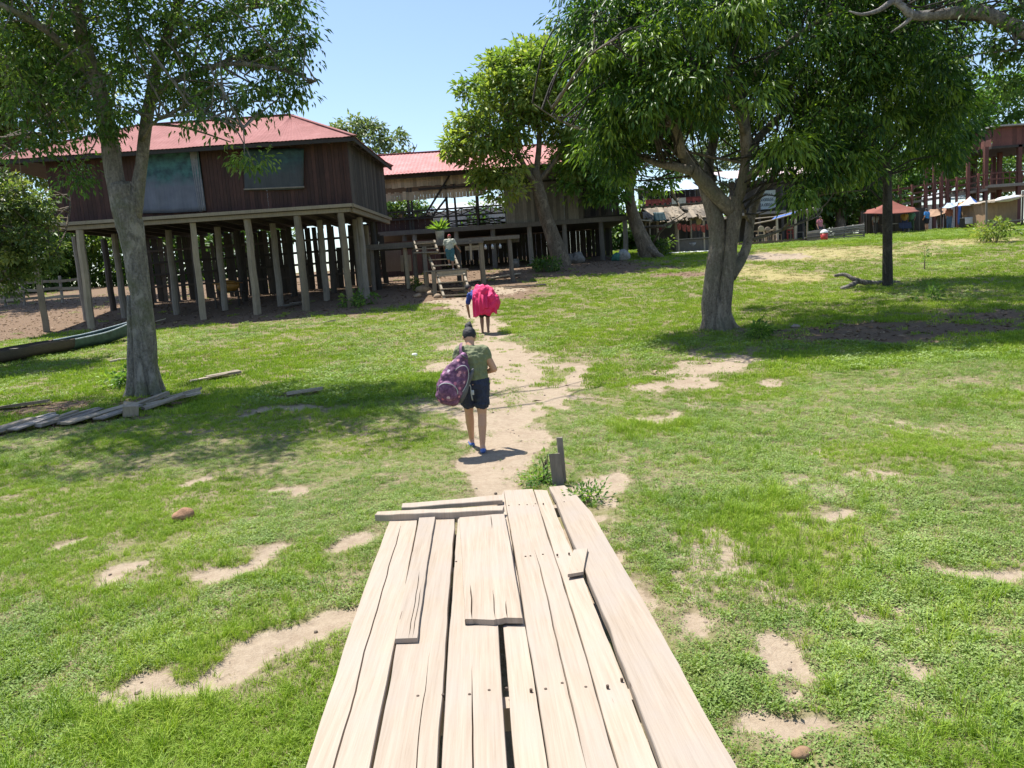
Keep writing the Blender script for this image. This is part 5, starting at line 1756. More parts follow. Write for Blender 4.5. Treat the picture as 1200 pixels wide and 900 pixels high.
# thatched stall
Y = 45.0
x0, g0 = gx(764, Y, 296); x1, g1 = gx(834, Y, 294)
st = thing('market_stall', 'open stall under a shaggy thatch roof with red cloths hung along its front', 'stall', ((x0 + x1) / 2, Y, (g0 + g1) / 2))
ze = at(800, 256, Y - .6).z; zr = at(800, 241, Y + 1.5).z
mb = MB()
for side in (0, 1):
    for k in range(150):
        t = random.random(); u = random.random()
        xa = x0 - .3 + (x1 - x0 + .6) * t
        yr = Y + 1.5
        ye = Y - .7 if side == 0 else Y + 3.7
        a = Vector((xa, yr + (ye - yr) * u * .75, zr + (ze - zr) * u * .75 + .05)); e = Vector((xa + random.uniform(-.15, .15), yr + (ye - yr) * min(1.1, u * .75 + .4), zr + (ze - zr) * min(1.15, u * .75 + .4) + random.uniform(-.1, .06)))
        mb.beam(a, e, random.uniform(.12, .3), .03, jit=.03)
mb.beam((x0 - .3, Y + 1.5, zr + .06), (x1 + .3, Y + 1.5, zr + .1), .3, .08)
mb.build('thatch_roof', M_THATCH, st)
cyl_posts('post', [(x0 + .3, Y - .3, g0 - .1, ze + .2), (x0 + (x1 - x0) * .42, Y - .4, g0 - .1, ze + .2), (x1 - .5, Y - .3, g1 - .1, ze + .2), (x0 + .3, Y + 3.2, g0, ze + .2), (x1 - .4, Y + 3.2, g1, ze + .2), ((x0 + x1) / 2, Y + 1.5, g0, zr)], .07, M_PALE, st)
mb = MB(); board_wall(mb, (x0, Y + 3.3, 0), (x1, Y + 3.3, 0), g0, ze + .3, (.2, .4)); mb.build('back_wall', M_SHADE, st)
mb = MB(); mb.box(((x0 + x1) / 2 + .8, Y - .1, g0 + .75), (2.2, .7, .06)); mb.box(((x0 + x1) / 2 + .8, Y - .1, g0 + .3), (2.0, .5, .8), tint=.2); mb.build('counter', M_GREY, st)
for k in range(7):
    a = at(793 + k * 5.6, 262.5 + (k % 3), Y - .75)
    q = MB(); hanging(q, (a, a + Vector((.26, 0, .01)), a + Vector((.22, 0, -.33 - .08 * (k % 2))), a + Vector((.04, 0, -.30))), 6, 6, .05)
    o = q.build('cloth', simple('red_cloth', (.26, .06, .045), .85, .3), None, True, a); tag(o, 'red cloth hung along the front edge of the thatched stall', 'cloth', 'red cloths hung along the thatched stall')
a = at(765, 249, Y - .9); q = MB(); hanging(q, (a, at(778, 249, Y - .9), at(781, 258, Y - 1.1), at(766, 259, Y - 1.1)), 8, 8, .1); o = q.build('tarp', simple('dark_teal_tarp', (.04, .09, .11), .6), None, True, a); tag(o, 'dark teal tarp slung at the left corner of the thatched stall', 'tarp')
a = at(752, 258, Y - 1.2); q = MB(); q.box(a, (.9, 1.2, .05), rot=(.1, .12, 0), tint=1); o = q.build('awning_board', M_PALE, None, False, a); 
for sx in (-.35, .35):
    s = MB(); s.tube([(a.x + sx, a.y - .4, float(gz(a.x, a.y)) - .1), (a.x + sx, a.y - .4, a.z + .02 - .1 * sx)], .035, 6); s.build('post', M_PALE, o)
tag(o, 'small pale board awning on thin poles left of the thatched stall', 'awning')
for k, (px, py, w_, lab) in enumerate(((797, 297, 1.6, 'white sheet spread on the ground before the thatched stall, left one'), (823, 296, 1.2, 'white sheet spread on the ground before the thatched stall, right one'))):
    c = on(gx(px, Y - 1.4, py)[0], Y - 1.4)
    P = [[Vector((c.x + (i / 7 - .5) * w_, c.y + (j / 4 - .5) * .9, float(gz(c.x + (i / 7 - .5) * w_, c.y + (j / 4 - .5) * .9)) + .06 + .02 * math.sin(i * 2 + j))) for j in range(5)] for i in range(8)]
    q = MB(); q.sheet(P, None, .02); o = q.build('ground_sheet', M_WHITE, None, True, c); tag(o, lab, 'sheet')
for k, (px, py, c, lab) in enumerate(((811, 287, (.3, .3, .32), 'grey basin on the counter of the thatched stall'), (775, 267, (.32, .05, .09), 'dark pink bundle hanging inside the thatched stall'), (783, 264.5, (.35, .5, .33), 'pale green plate hanging at the front of the thatched stall'))):
    p = at(px, py, Y - .2); q = MB(); q.tube([p + Vector((0, 0, -.12)), p + Vector((0, 0, .02)), p + Vector((0, 0, .12))], [.12, .22, .26], 12); o = q.build('basin', simple('basin_%d' % k, c, .5), None, True, p)
    if k: s = MB(); s.tube([p + Vector((0, 0, .1)), (p.x, p.y, ze + .1)], .01, 4); s.build('cord', M_SHADE, o)
    tag(o, lab, 'basin')

# house with red open brick parapet and pale blue roof
Y = 57.0
a, b = at(757, 246, Y), at(836, 243, Y)
T = thing('market_house', 'house with red lattice parapet and pale blue iron roof behind the thatched stall', 'house', on((a.x + b.x) / 2, Y))
zb = float(gz(a.x, Y)); zf = at(800, 247, Y).z; zp = at(800, 233, Y).z; zr_ = at(790, 223.5, Y - .8).z; zr2 = at(790, 212, Y + 3).z
mb = MB(); mb.box(((a.x + b.x) / 2, Y + 3, zf - .1), (b.x - a.x, 6, .2)); board_wall(mb, (a.x, Y + .6, 0), (b.x, Y + .6, 0), zb - .1, zf - .2, (.3, .5)); mb.build('lower_wall', M_SHADE, T); mb = MB(); board_wall(mb, (a.x, Y + 3, 0), (b.x, Y + 3, 0), zf, zr2 - .2, (.3, .5)); mb.build('wall', M_SHADE, T)
mb = MB()
n = 26
for r_ in range(4):
    z = zf + (zp - zf) * (r_ + .5) / 4
    for k in range(n):
        if (k + r_) % 2 == 0 or r_ in (0, 3):
            mb.box((a.x + (b.x - a.x) * (k + .5) / n, Y, z), ((b.x - a.x) / n * .96, .14, (zp - zf) / 4 * .9))
mb.box(((a.x + b.x) / 2, Y, zp + .04), (b.x - a.x, .2, .1)); mb.box(((a.x + b.x) / 2, Y, zf), (b.x - a.x, .2, .1))
mb.build('parapet', simple('red_brick_paint', (.24, .055, .055), .85, .3, 5, tint=.25), T)
mb = MB(); ra, rb = at(764, 224, Y - .8), at(822, 221, Y - .8)
iron_roof(mb, (ra.x, Y - .8, zr_), (rb.x, Y - .8, zr_), (rb.x, Y + 3, zr2), (ra.x, Y + 3, zr2), .3, .02); mb.build('roof', simple('pale_blue_iron', (.42, .52, .66), .5, .15, 3), T)
cyl_posts('post', [(a.x + .2, Y + .1, zf, zr_ + .2), ((a.x + b.x) / 2, Y + .1, zf, zr_ + .2), (rb.x - .1, Y + .1, zf, zr_ + .2)], .08, M_SHADE, T)
mb = MB(); p = at(787, 232.5, Y - .14); p2 = at(804, 243, Y - .14); mb.box(((p.x + p2.x) / 2, Y - .14, (p.z + p2.z) / 2), (p2.x - p.x, .04, p.z - p2.z)); o = mb.build('panel', simple('grey_white_panel', (.50, .49, .46), .7), T); o['label'] = 'plain whitish panel fixed to the red parapet'

# dark two storey house with a sign
Y = 56.0
a, b = at(858, 250, Y), at(956, 244, Y)
T = thing('market_house', 'dark two storey timber house with a white painted board above the eating place', 'house', on((a.x + b.x) / 2, Y))
zb = float(gz(a.x, Y)); zf = at(905, 248, Y).z; zt = at(905, 208, Y).z
mb = MB(); mb.box(((a.x + b.x) / 2, Y + 2.5, zf - .1), (b.x - a.x, 6.5, .18), tint=.9); mb.build('floor', M_GREY, T)
mb = MB(); board_wall(mb, (a.x, Y + 2.5, 0), (b.x, Y + 2.5, 0), zb - .1, zf - .2, (.25, .5)); mb.build('lower_wall', M_SHADE, T); mb = MB(); board_wall(mb, (a.x, Y + .6, 0), (b.x, Y + .6, 0), zf, zt - .1, (.25, .5)); mb.build('wall', M_SHADE, T)
mb = MB(); iron_roof(mb, (a.x - .5, Y - 1, zt), (b.x + .5, Y - 1, zt), (b.x + .5, Y + 4, zt + 1.1), (a.x - .5, Y + 4, zt + 1.1), .3, .02); mb.build('roof', simple('pinkish_iron', (.50, .38, .37), .6, .2, 2), T)
cyl_posts('post', [(at(px, 246, Y).x, Y - .5, zb - .1, zt) for px in (862, 887, 914, 938, 954)], .11, M_SHADE, T)
p, p2 = at(887, 224, Y + .45), at(909, 244.5, Y + .45)
sg = MB(); sg.box(((p.x + p2.x) / 2, Y + .45, (p.z + p2.z) / 2), (p2.x - p.x, .05, p.z - p2.z)); sgn = sg.build('sign_board', simple('sign_white', (.50, .55, .54), .7, .12), T)
q = MB(); rnd = random.Random(12)
for r_ in range(3):
    z = p.z - (p.z - p2.z) * (.22 + .27 * r_); x = p.x + .18
    while x < p2.x - .25:
        k = rnd.uniform(.08, .16)
        pts = [(x + k * t + .04 * math.sin(t * 9 + x * 7), Y + .415, z + .11 * math.sin(t * 7 + x * 5)) for t in np.linspace(0, 1, 6)]
        q.tube(pts, .017, 5); x += k + rnd.uniform(.02, .06)
q.build('lettering', simple('sign_ink', (.05, .07, .08), .7), sgn)

# eating place: blue tarp on poles, tables and chairs
Y = 52.0
ta, tb, tc, td = at(903, 258.5, Y - .6), at(944, 246.5, Y - .6), at(948, 244, Y + 1.6), at(908, 254, Y + 1.6)
T = thing('tarp_awning', 'sloping blue tarp awning stretched on poles over the eating place', 'awning', on((ta.x + tb.x) / 2, Y))
q = MB(); hanging(q, (td, tc, tb, ta), 8, 12, .08); q.build('tarp', M_BLUE, T, True)
q = MB(); q.tube([at(880, 263, Y - .6), ta, tb, at(956, 243, Y - .6)], .045, 6); q.tube([at(878, 257, Y + 1.6), td, tc], .04, 6); q.build('ridge_pole', M_PALE, T)
cyl_posts('post', [(at(px, 270, Y - .6).x, Y - .6, float(gz(at(px, 270, Y).x, Y)) - .1, at(px, py, Y - .6).z) for (px, py) in ((911, 257), (932, 251))], .08, M_PALE, T)
cyl_posts('post', [(at(px, 270, Y + 1.6).x, Y + 1.6, float(gz(at(px, 270, Y).x, Y)) - .1, at(px, py, Y + 1.6).z) for (px, py) in ((882, 257), (946, 246))], .05, M_PALE, T)
mb = MB(); a = at(866, 291, Y - 1.2); b = at(946, 285, Y - 1.2)
zg = max(float(gz(a.x, Y)), float(gz(b.x, Y)))
mb.box(((a.x + b.x) / 2, Y + .6, zg - .02), (b.x - a.x, 3.6, .28)); o = mb.build('plank_platform', wood('brown_platform', (.10, .065, .045), (.2, .14, .1)), None, False, ((a.x + b.x) / 2, Y, zg)); tag(o, 'low brown plank platform under the tables of the eating place', 'platform')
PZ_ = zg + .12


def table(px, Yt, w_, d, lab, m=M_CHAIR, hh=.74):
    x = at(px, 280, Yt).x
    T = thing('table', lab, 'table', (x, Yt, PZ_), 'tables of the eating place')
    q = MB(); q.box((x, Yt, PZ_ + hh), (w_, d, .05)); q.build('tabletop', m, T)
    for sx in (-1, 1):
        for sy in (-1, 1):
            q = MB(); q.beam((x + sx * (w_ / 2 - .08), Yt + sy * (d / 2 - .08), PZ_), (x + sx * (w_ / 2 - .08), Yt + sy * (d / 2 - .08), PZ_ + hh - .02), .06, .06); q.build('leg', m, T)


def chair(px, Yc, rot, lab, m):
    x = at(px, 280, Yc).x
    T = thing('chair', lab, 'chair', (x, Yc, PZ_), 'chairs of the eating place')
    M = Matrix.Rotation(rot, 3, 'Z'); c = Vector((x, Yc, PZ_))
    bx = lambda o, s, nm: (lambda q: (q.box(c + M @ Vector(o), s, rot=M), q.build(nm, m, T)))(MB())
    bx((0, 0, .45), (.44, .42, .05), 'seat')
    q = MB(); q.ball(c + M @ Vector((0, .2, .82)), (.21, .03, .2), rot=M, n=14, m=8); q.build('backrest', m, T, True)
    for sx in (-.19, .19):
        bx((sx, -.18, .21), (.045, .045, .43), 'leg'); bx((sx, .19, .34), (.045, .045, .68), 'leg')


table(889, Y + .2, 1.3, .8, 'wooden table at the left end under the awning poles')
table(917, Y - .1, 1.5, .8, 'wooden table between the two poles of the blue awning')
M_REDC = simple('red_plastic', (.45, .045, .04), .4, .1)
chair(891, Y - .7, math.pi, 'tan round backed chair left of the first awning pole', M_CHAIR)
chair(901, Y + .9, 0, 'tan round backed chair behind the left table', M_CHAIR)
chair(911, Y + .9, .2, 'tan round backed chair standing tallest behind the awning pole', M_CHAIR)
chair(926.5, Y + .5, -.2, 'red plastic chair beside the right pole of the blue awning', M_REDC)
chair(938, Y - .5, 1.2, 'dark wooden chair at the right end of the eating place', M_GREY)

# plank fence
Y = 50.5
a, b = at(944, 288, Y), at(1013, 280, Y)
T = thing('plank_fence', 'low fence of stacked weathered horizontal planks between tarp and red canopy', 'fence', on((a.x + b.x) / 2, Y))
ga, gb = float(gz(a.x, Y)), float(gz(b.x, Y))
za, zbt = at(950, 271, Y).z, at(1012, 262, Y).z
mb = MB()
for k in range(7):
    t = (k + .5) / 7
    mb.beam((a.x + random.uniform(-.1, .2), Y + random.uniform(-.02, .02), ga + (za - ga) * t), (b.x, Y, gb + (zbt - gb) * t), .04, (za - ga) / 7 * .9, jit=.015)
mb.build('planks', M_GREY, T)
for k in range(4):
    x = a.x + (b.x - a.x) * k / 3
    q = MB(); q.tube([(x, Y + .08, ga - .2), (x, Y + .08, zbt + .1)], .06, 7); q.build('post', M_SHADE, T)
p = at(966, 283.5, Y - 1); p.z = float(gz(p.x, Y - 1))
T = thing('rubbish_bin', 'red rubbish bin with a white dome lid before the plank fence', 'bin', p)
q = MB(); q.tube([p, p + Vector((0, 0, .52))], [.20, .23], 14); q.build('body', M_REDC, T, True)
q = MB(); q.tube([p + Vector((0, 0, .52)), p + Vector((0, 0, .56)), p + Vector((0, 0, .66)), p + Vector((0, 0, .74))], [.25, .25, .2, .08], 14); q.build('lid', M_WHITE, T, True)

# red canopy
Y = 55.0
def canopy(name, lab, corners, apex, mat, posts, Y, catg='canopy', drop=.12):
    c0 = sum((Vector(c) for c in corners), Vector()) / 4
    T = thing(name, lab, catg, on(c0.x, c0.y))
    q = MB()
    n = 10
    ap = Vector(apex)
    for k in range(4):
        A_, B_ = Vector(corners[k]), Vector(corners[(k + 1) % 4])
        P = []
        for i in range(n):
            t = i / (n - 1)
            P.append([(A_ + (B_ - A_) * s) * (1 - t) + ap * t + Vector((0, 0, -.12 * math.sin(math.pi * t) - .1 * math.sin(math.pi * s) * (1 - t))) for s in np.linspace(0, 1, 7)])
        q.sheet(P, .5, .012)
    q.build('cover', mat, T, True)
    for (x, y, zt_) in posts:
        s = MB(); s.tube([(x, y, float(gz(x, y)) - .1), (x, y, zt_)], .05, 7); s.build('pole', M_SHADE, T)
    return T


c = [at(1011, 250, Y - 1.2), at(1079, 247.5, Y - 1.2), at(1072, 243, Y + 2), at(1016, 246, Y + 2)]
zc = min(c[0].z, c[1].z)
canopy('canopy', 'rust red cloth canopy of a stall behind the slim dark tree', c, at(1044, 234, Y + .4), simple('rust_cloth', (.21, .062, .04), .8, .15, 3), [(c[0].x + .1, c[0].y, c[0].z), (c[1].x - .1, c[1].y, c[1].z), (c[2].x, c[2].y, c[2].z), (c[3].x, c[3].y, c[3].z), (at(1026, 260, Y).x, Y, c[0].z + .4)], Y)
mb = MB(); board_wall(mb, (at(1012, 270, Y + 2).x, Y + 2.4, 0), (at(1090, 270, Y + 2).x, Y + 2.4, 0), 3.2, at(1050, 245, Y + 2).z, (.25, .5)); o = mb.build('stall_screen', M_SHADE, None, False, (at(1050, 270, Y).x, Y + 2.4, 3.4)); tag(o, 'dark plank screen at the back of the rust red canopy stall', 'screen')
PZ_ = float(gz(at(1058, 270, Y).x, Y + .3))
T = None
x = at(1052, 270, Y).x
T = thing('table', 'low table with dark cloth under the rust red canopy', 'table', (x, Y + .2, PZ_))
q = MB(); q.box((x, Y + .2, PZ_ + .7), (1.7, .8, .05)); q.build('tabletop', M_GREY, T)
for sx in (-.75, .75): q = MB(); q.box((x + sx, Y + .2, PZ_ + .33), (.07, .6, .68)); q.build('leg', M_GREY, T)
q = MB(); hanging(q, ((x - .1, Y - .25, PZ_ + .735), (x + .8, Y - .25, PZ_ + .735), (x + .85, Y - .28, PZ_ + .3), (x - .05, Y - .28, PZ_ + .35)), 8, 10, .05); o = q.build('cloth', simple('navy_cloth', (.03, .04, .09), .8), None, True, (x, Y, PZ_)); tag(o, 'navy cloth hanging over the front of the canopy table', 'cloth')

# brown and blue-white canopies
Y = 58.0
c = [at(1083, 254, Y - 1), at(1107, 250, Y - 1), at(1112, 242, Y + 2), at(1090, 245, Y + 2)]
canopy('canopy', 'brown tarp lean-to between the rust canopy and the blue white tent', c, (c[0] + c[2]) / 2 + Vector((0, 0, .2)), simple('brown_tarp', (.28, .17, .10), .8, .2, 3), [(c[0].x + .05, c[0].y, c[0].z), (c[1].x, c[1].y, c[1].z), (c[2].x, c[2].y, c[2].z)], Y)
Y = 56.5
T = thing('market_tent', 'market tent with blue, white and orange roof panels and blue side curtains', 'tent', on(at(1135, 268, Y).x, Y))
c = [at(1122, 241.5, Y - 1), at(1148, 240, Y - 1), at(1150, 237, Y + 1.6), at(1124, 238, Y + 1.6)]
ap = at(1137, 230, Y + .3)
mats = [simple('white_tent', (.62, .63, .66), .6, .1), M_BLUE, M_BLUE, simple('orange_cloth', (.50, .21, .06), .7)]
for k in range(4):
    A_, B_ = c[k], c[(k + 1) % 4]
    P = [[(A_ + (B_ - A_) * s) * (1 - t) + ap * t + Vector((0, 0, -.08 * math.sin(math.pi * t))) for s in np.linspace(0, 1, 6)] for t in np.linspace(0, 1, 6)]
    q = MB(); q.sheet(P, .5, .012); o = q.build('roof_panel', mats[k], T, True); o['label'] = ('white front roof panel', 'blue right roof panel', 'blue rear roof panel', 'orange left roof panel')[k]
for p in c:
    s = MB(); s.tube([(p.x, p.y, float(gz(p.x, p.y)) - .1), (p.x, p.y, p.z)], .05, 7); s.build('pole', M_REDW, T)
zb = float(gz(c[1].x, Y))
for (A_, B_) in ((c[1], c[2]), (c[2], c[3])):
    q = MB(); hanging(q, (A_, B_, Vector((B_.x, B_.y, zb + .3)), Vector((A_.x, A_.y, zb + .2))), 10, 12, .08); q.build('curtain', simple('grey_blue_curtain', (.16, .20, .32), .7, .2) if A_ is c[2] else M_BLUE, T, True)
q = MB(); hanging(q, (c[1] + Vector((-.35, 0, 0)), c[1], Vector((c[1].x, c[1].y, zb + .2)), Vector((c[1].x - .15, c[1].y, zb + .3))), 10, 6, .08); q.build('curtain', M_BLUE, T, True)
q = MB(); hanging(q, (c[0], c[0] + Vector((.25, 0, 0)), Vector((c[0].x + .12, c[0].y, zb + .3)), Vector((c[0].x, c[0].y, zb + .3))), 10, 6, .08); q.build('curtain', M_BLUE, T, True)
p = at(1114, 246, Y + .4)
c2 = [at(1103, 243, Y - .6), at(1121, 241, Y - .6), at(1123, 236, Y + 1.6), at(1110, 237.5, Y + 1.6)]
canopy('canopy', 'pale blue sheet canopy joined to the left of the blue white tent', c2, (c2[0] + c2[2]) / 2 + Vector((0, 0, .12)), simple('pale_blue_sheet', (.38, .47, .60), .6), [(c2[0].x, c2[0].y, c2[0].z), (c2[3].x, c2[3].y, c2[3].z)], Y)
x = at(1134, 262, Y).x; zb = float(gz(x, Y - .4))
T = thing('table', 'market table under a white cloth inside the blue white tent', 'table', (x, Y - .4, zb))
q = MB(); q.box((x, Y - .4, zb + .72), (1.4, .8, .05)); q.build('tabletop', M_GREY, T)
for sx in (-.6, .6): q = MB(); q.box((x + sx, Y - .4, zb + .34), (.07, .6, .72)); q.build('leg', M_GREY, T)
q = MB(); hanging(q, ((x - .72, Y - .82, zb + .76), (x + .72, Y - .82, zb + .76), (x + .75, Y - .85, zb + .35), (x - .7, Y - .85, zb + .3)), 8, 14, .05); q.box((x, Y - .4, zb + .765), (1.46, .86, .02)); o = q.build('tablecloth', M_WHITE, None, True, (x, Y - .4, zb + .7)); tag(o, 'white cloth draped over the table in the blue white tent', 'tablecloth')

# tan hut on the right
Y = 54.0
a, b = at(1157, 270, Y), at(1222, 262, Y)
zb = float(gz(a.x, Y)); zt = at(1160, 236, Y).z
T = thing('market_hut', 'tan boarded hut with a crooked plank roof at the right edge', 'hut', (a.x + 1.5, Y, zb))
mb = MB(); board_wall(mb, (at(1157, 250, Y).x, Y, 0), (at(1192, 250, Y).x, Y, 0), zb - .2, zt, (.3, .5)); M_TAN = wood('tan_wall_board', (.24, .15, .085), (.40, .27, .17), (6, 6, .8), 3, .25); mb.build('wall', M_TAN, T); mb = MB(); board_wall(mb, (at(1157, 250, Y).x, Y + .05, 0), (at(1157, 250, Y).x, Y + 3, 0), zb - .2, zt, (.3, .5)); mb.build('side_wall', M_TAN, T)
mb = MB(); board_wall(mb, (at(1157, 250, Y).x, Y + 3, 0), (b.x, Y + 3, 0), zb - .2, zt + .3, (.3, .5)); mb.build('back_wall', M_SHADE, T)
mb = MB()
for k in range(9):
    yy = Y - 1 + k * .48
    mb.beam((at(1153, 240, Y).x, yy, zt - .1 + k * .015), (b.x + 1, yy, zt + .45 + k * .015), .44, .05, jit=.03)
mb.build('roof', M_PALE, T)
cyl_posts('post', [(at(px, 250, Y - .8).x, Y - .8, zb - .1, zt + d) for px, d in ((1156, .02), (1198, .5), (1216, .6))], .07, M_GREY, T)
p = at(1180, 233, Y - .6); q = MB(); q.ball(p, (.85, .5, .2), rot=(0, -.08, 0), n=14)
q.v = [tuple(Vector(v) + (Vector(v) - p) * .4 * (float(vnoise(v[0] * 3, v[1] * 3 + v[2] * 5, 3)) - .5)) for v in q.v]
o = q.build('sack', M_WHITE, None, True, p); tag(o, 'white sack lying on the plank roof of the tan hut', 'sack')
p = at(1195, 258, Y - .9); q = MB(); q.box(p, (2.2, .7, .06), tint=.9)
for sx in (-.9, .9): q.beam((p.x + sx, p.y, float(gz(p.x, p.y)) - .1), (p.x + sx, p.y, p.z - .02), .08, .5)
o = q.build('bench', M_GREY, None, False, p); tag(o, 'grey plank counter in front of the tan hut at the right edge', 'counter')

# raised red house and walkway behind the stalls
Y = 68.0
T = thing('raised_house', 'red timber house raised high on red posts behind the market', 'house', on(at(1185, 250, Y).x, Y))
a, b = at(1153, 222, Y), at(1250, 206, Y)
zf = at(1180, 217, Y).z; zt = at(1180, 172, Y).z; zt2 = at(1180, 149, Y).z
mb = MB(); mb.box(((a.x + b.x) / 2, Y + 3, zf), (b.x - a.x, 6.4, .25)); mb.build('floor', M_GREY, T)
mb = MB(); board_wall(mb, (at(1163, 160, Y).x, Y, 0), (b.x, Y, 0), zt, zt2, (.3, .5)); board_wall(mb, (at(1163, 160, Y).x, Y + .1, 0), (at(1163, 160, Y).x, Y + 6, 0), zt, zt2, (.3, .5)); mb.build('upper_wall', M_REDW, T)
mb = MB(); mb.box(((at(1160, 160, Y).x + b.x) / 2, Y + 3, zt2 + .1), (b.x - at(1158, 160, Y).x, 7, .12)); mb.build('roof', simple('grey_iron', (.35, .33, .32), .6), T)
mb = MB(); mb.box(((at(1160, 160, Y).x + b.x) / 2, Y + 3, zt), (b.x - at(1162, 160, Y).x, 6.3, .2)); mb.build('ceiling_beam', M_SHADE, T)
for px, dy in ((1155, 0), (1194, 0), (1226, 0), (1158, 6), (1187, 6), (1197, 3), (1215, 6)):
    x = at(px, 200, Y).x; q = MB(); q.beam((x, Y + dy, float(gz(x, Y + dy)) - .2), (x, Y + dy, zt + .1), .32, .3); q.build('post', M_REDW, T)
q = MB()
for k in range(14):
    x = a.x + (b.x - a.x) * k / 13; q.box((x, Y - .02, zf + .55), (.07, .07, 1.1))
q.box(((a.x + b.x) / 2, Y - .02, zf + 1.1), (b.x - a.x, .1, .1)); q.box(((a.x + b.x) / 2, Y - .02, zf + .6), (b.x - a.x, .06, .1))
q.build('railing', M_REDW, T)
T = thing('raised_ramp', 'long red railed timber ramp climbing to the raised red house', 'ramp', on(at(1090, 250, Y).x, Y))
r0, r1 = at(985, 250, Y), at(1155, 221, Y)
mb = MB(); mb.beam((r0.x, Y + .8, r0.z - .1), (r1.x, Y + .8, r1.z - .1), 2.2, .2); mb.build('deck', M_GREY, T)
for sy in (-.3, 1.9):
    q = MB()
    q.beam((r0.x, Y + sy, r0.z + 1.2), (r1.x, Y + sy, r1.z + 1.2), .08, .12); q.beam((r0.x, Y + sy, r0.z + .65), (r1.x, Y + sy, r1.z + .65), .08, .1); q.beam((r0.x, Y + sy, r0.z + .25), (r1.x, Y + sy, r1.z + .25), .08, .1)
    q.build('railing', M_REDW, T)
for k, px in enumerate((990, 1005, 1020, 1036, 1052, 1066, 1082, 1092, 1100, 1107, 1118, 1131, 1143)):
    x = at(px, 230, Y).x; t = (x - r0.x) / (r1.x - r0.x); z = r0.z + (r1.z - r0.z) * t
    hi = (1.3, 1.3, 2.2, 1.4, 3.0, 1.4, 2.6, 3.6, 3.3, 3.0, 1.4, 3.2, 1.4)[k]
    q = MB(); q.beam((x, Y - .38, float(gz(x, Y)) - .2), (x, Y - .38, z + hi), .26 if hi > 2 else .14, .2); q.build('post', M_REDW, T)
# far pale water front / roof glints behind the ramp
Y = 84
fb = thing('far_building', 'far pale roofed sheds glimpsed behind the red ramp', 'building', on(at(1090, 240, Y).x, Y))
a, b = at(1020, 247, Y), at(1160, 238, Y)
mb = MB(); iron_roof(mb, (a.x, Y, at(1090, 236, Y).z), (b.x, Y, at(1090, 236, Y).z), (b.x, Y + 4, at(1090, 226, Y + 4).z), (a.x, Y + 4, at(1090, 226, Y + 4).z), .8, .02); mb.build('roof', simple('white_iron', (.45, .46, .47), .5, .12, 2), fb)
mb = MB(); mb.box(((a.x + b.x) / 2, Y + 2, 5.6), (b.x - a.x - 1, 3.4, 3.4)); mb.build('wall', simple('pale_wall', (.42, .42, .42), .9), fb)

# split rail fence on the bank at the far left
Y = 39.0
T = thing('rail_fence', 'three rail timber fence on the earth bank at the left edge', 'fence', on(at(30, 340, Y).x, Y))
a, b = at(-20, 332, Y), at(92, 326, Y)
for k in range(6):
    x = a.x + (b.x - a.x) * k / 5; zb = float(gz(x, Y)); q = MB(); q.tube([(x, Y, zb - .2), (x + .03, Y, zb + 1.35)], .07, 7, .1); q.build('post', M_GREY, T)
for hh in (.3, .7, 1.1):
    q = MB()
    for k in range(5):
        xa, xb = a.x + (b.x - a.x) * k / 5, a.x + (b.x - a.x) * (k + 1) / 5
        q.beam((xa - .1, Y - .08, float(gz(xa, Y)) + hh + random.uniform(-.05, .05)), (xb + .1, Y - .08, float(gz(xb, Y)) + hh + random.uniform(-.05, .05)), .05, .13, jit=.01)
    q.build('rail', M_POST, T)
# ================================================================== canoe, planks and small things on the grass
ca, cb = G(-95, 444), G(158, 396)
ax = (cb - ca); ax.z = 0; LEN = ax.length; ax.normalize(); sd_ = Vector((-ax.y, ax.x, 0))
can = thing('canoe', 'long dugout canoe with green painted bow lying at the edge of the grass', 'canoe', (ca + cb) / 2)


def hull(t0, t1, mat, name, grow=0.0):
    P = []
    n = 26
    for i in range(n):
        t = t0 + (t1 - t0) * i / (n - 1)
        c = ca + (cb - ca) * t
        c.z = float(gz(c.x, c.y)) * .6 + (ca.z + (cb.z - ca.z) * t) * .4
        w_ = .50 * (1 - max(0, (t - .62) / .38) ** 2.2 * .93) * (1 - max(0, (.12 - t) / .12) ** 2 * .6) + grow
        hh = .34 + .22 * max(0, (t - .6) / .4) ** 2
        kl = .16 * max(0, (t - .75) / .25) ** 2
        row = []
        for j in range(13):
            a = math.pi * j / 12
            row.append(c + sd_ * math.cos(a) * w_ * (.8 + .2 * abs(math.cos(a))) + Vector((0, 0, hh - (hh - kl) * math.sin(a) ** .55 - grow)))
        P.append(row)
    q = MB(); q.sheet(P, .4, -.035)
    return q.build(name, mat, can, True), P


M_HULL = wood('dark_hull', (.05, .038, .028), (.13, .10, .075), (1, 8, 8), 3, .3)
hull(0, .62, M_HULL, 'hull')
M_GREEN = simple('worn_green_paint', (.045, .085, .068), .6, .4, 5)
o, P = hull(.62, 1.0, M_GREEN, 'bow', .002)
q = MB()
for side in (0, 12):
    q.tube([row[side] + Vector((0, 0, .012)) for row in P], .022, 6)
q.build('gunwale', simple('pale_blue_paint', (.42, .48, .50), .6), o, True)
q = MB()
for t in (.2, .42, .66, .82):
    c = ca + (cb - ca) * t; w_ = .5 * (1 - max(0, (t - .62) / .38) ** 2.2 * .93)
    c.z = float(gz(c.x, c.y)) * .6 + (ca.z + (cb.z - ca.z) * t) * .4 + .29
    q.beam(c - sd_ * w_ * .93, c + sd_ * w_ * .93, .16, .03)
q.build('thwart', M_GREY, can)

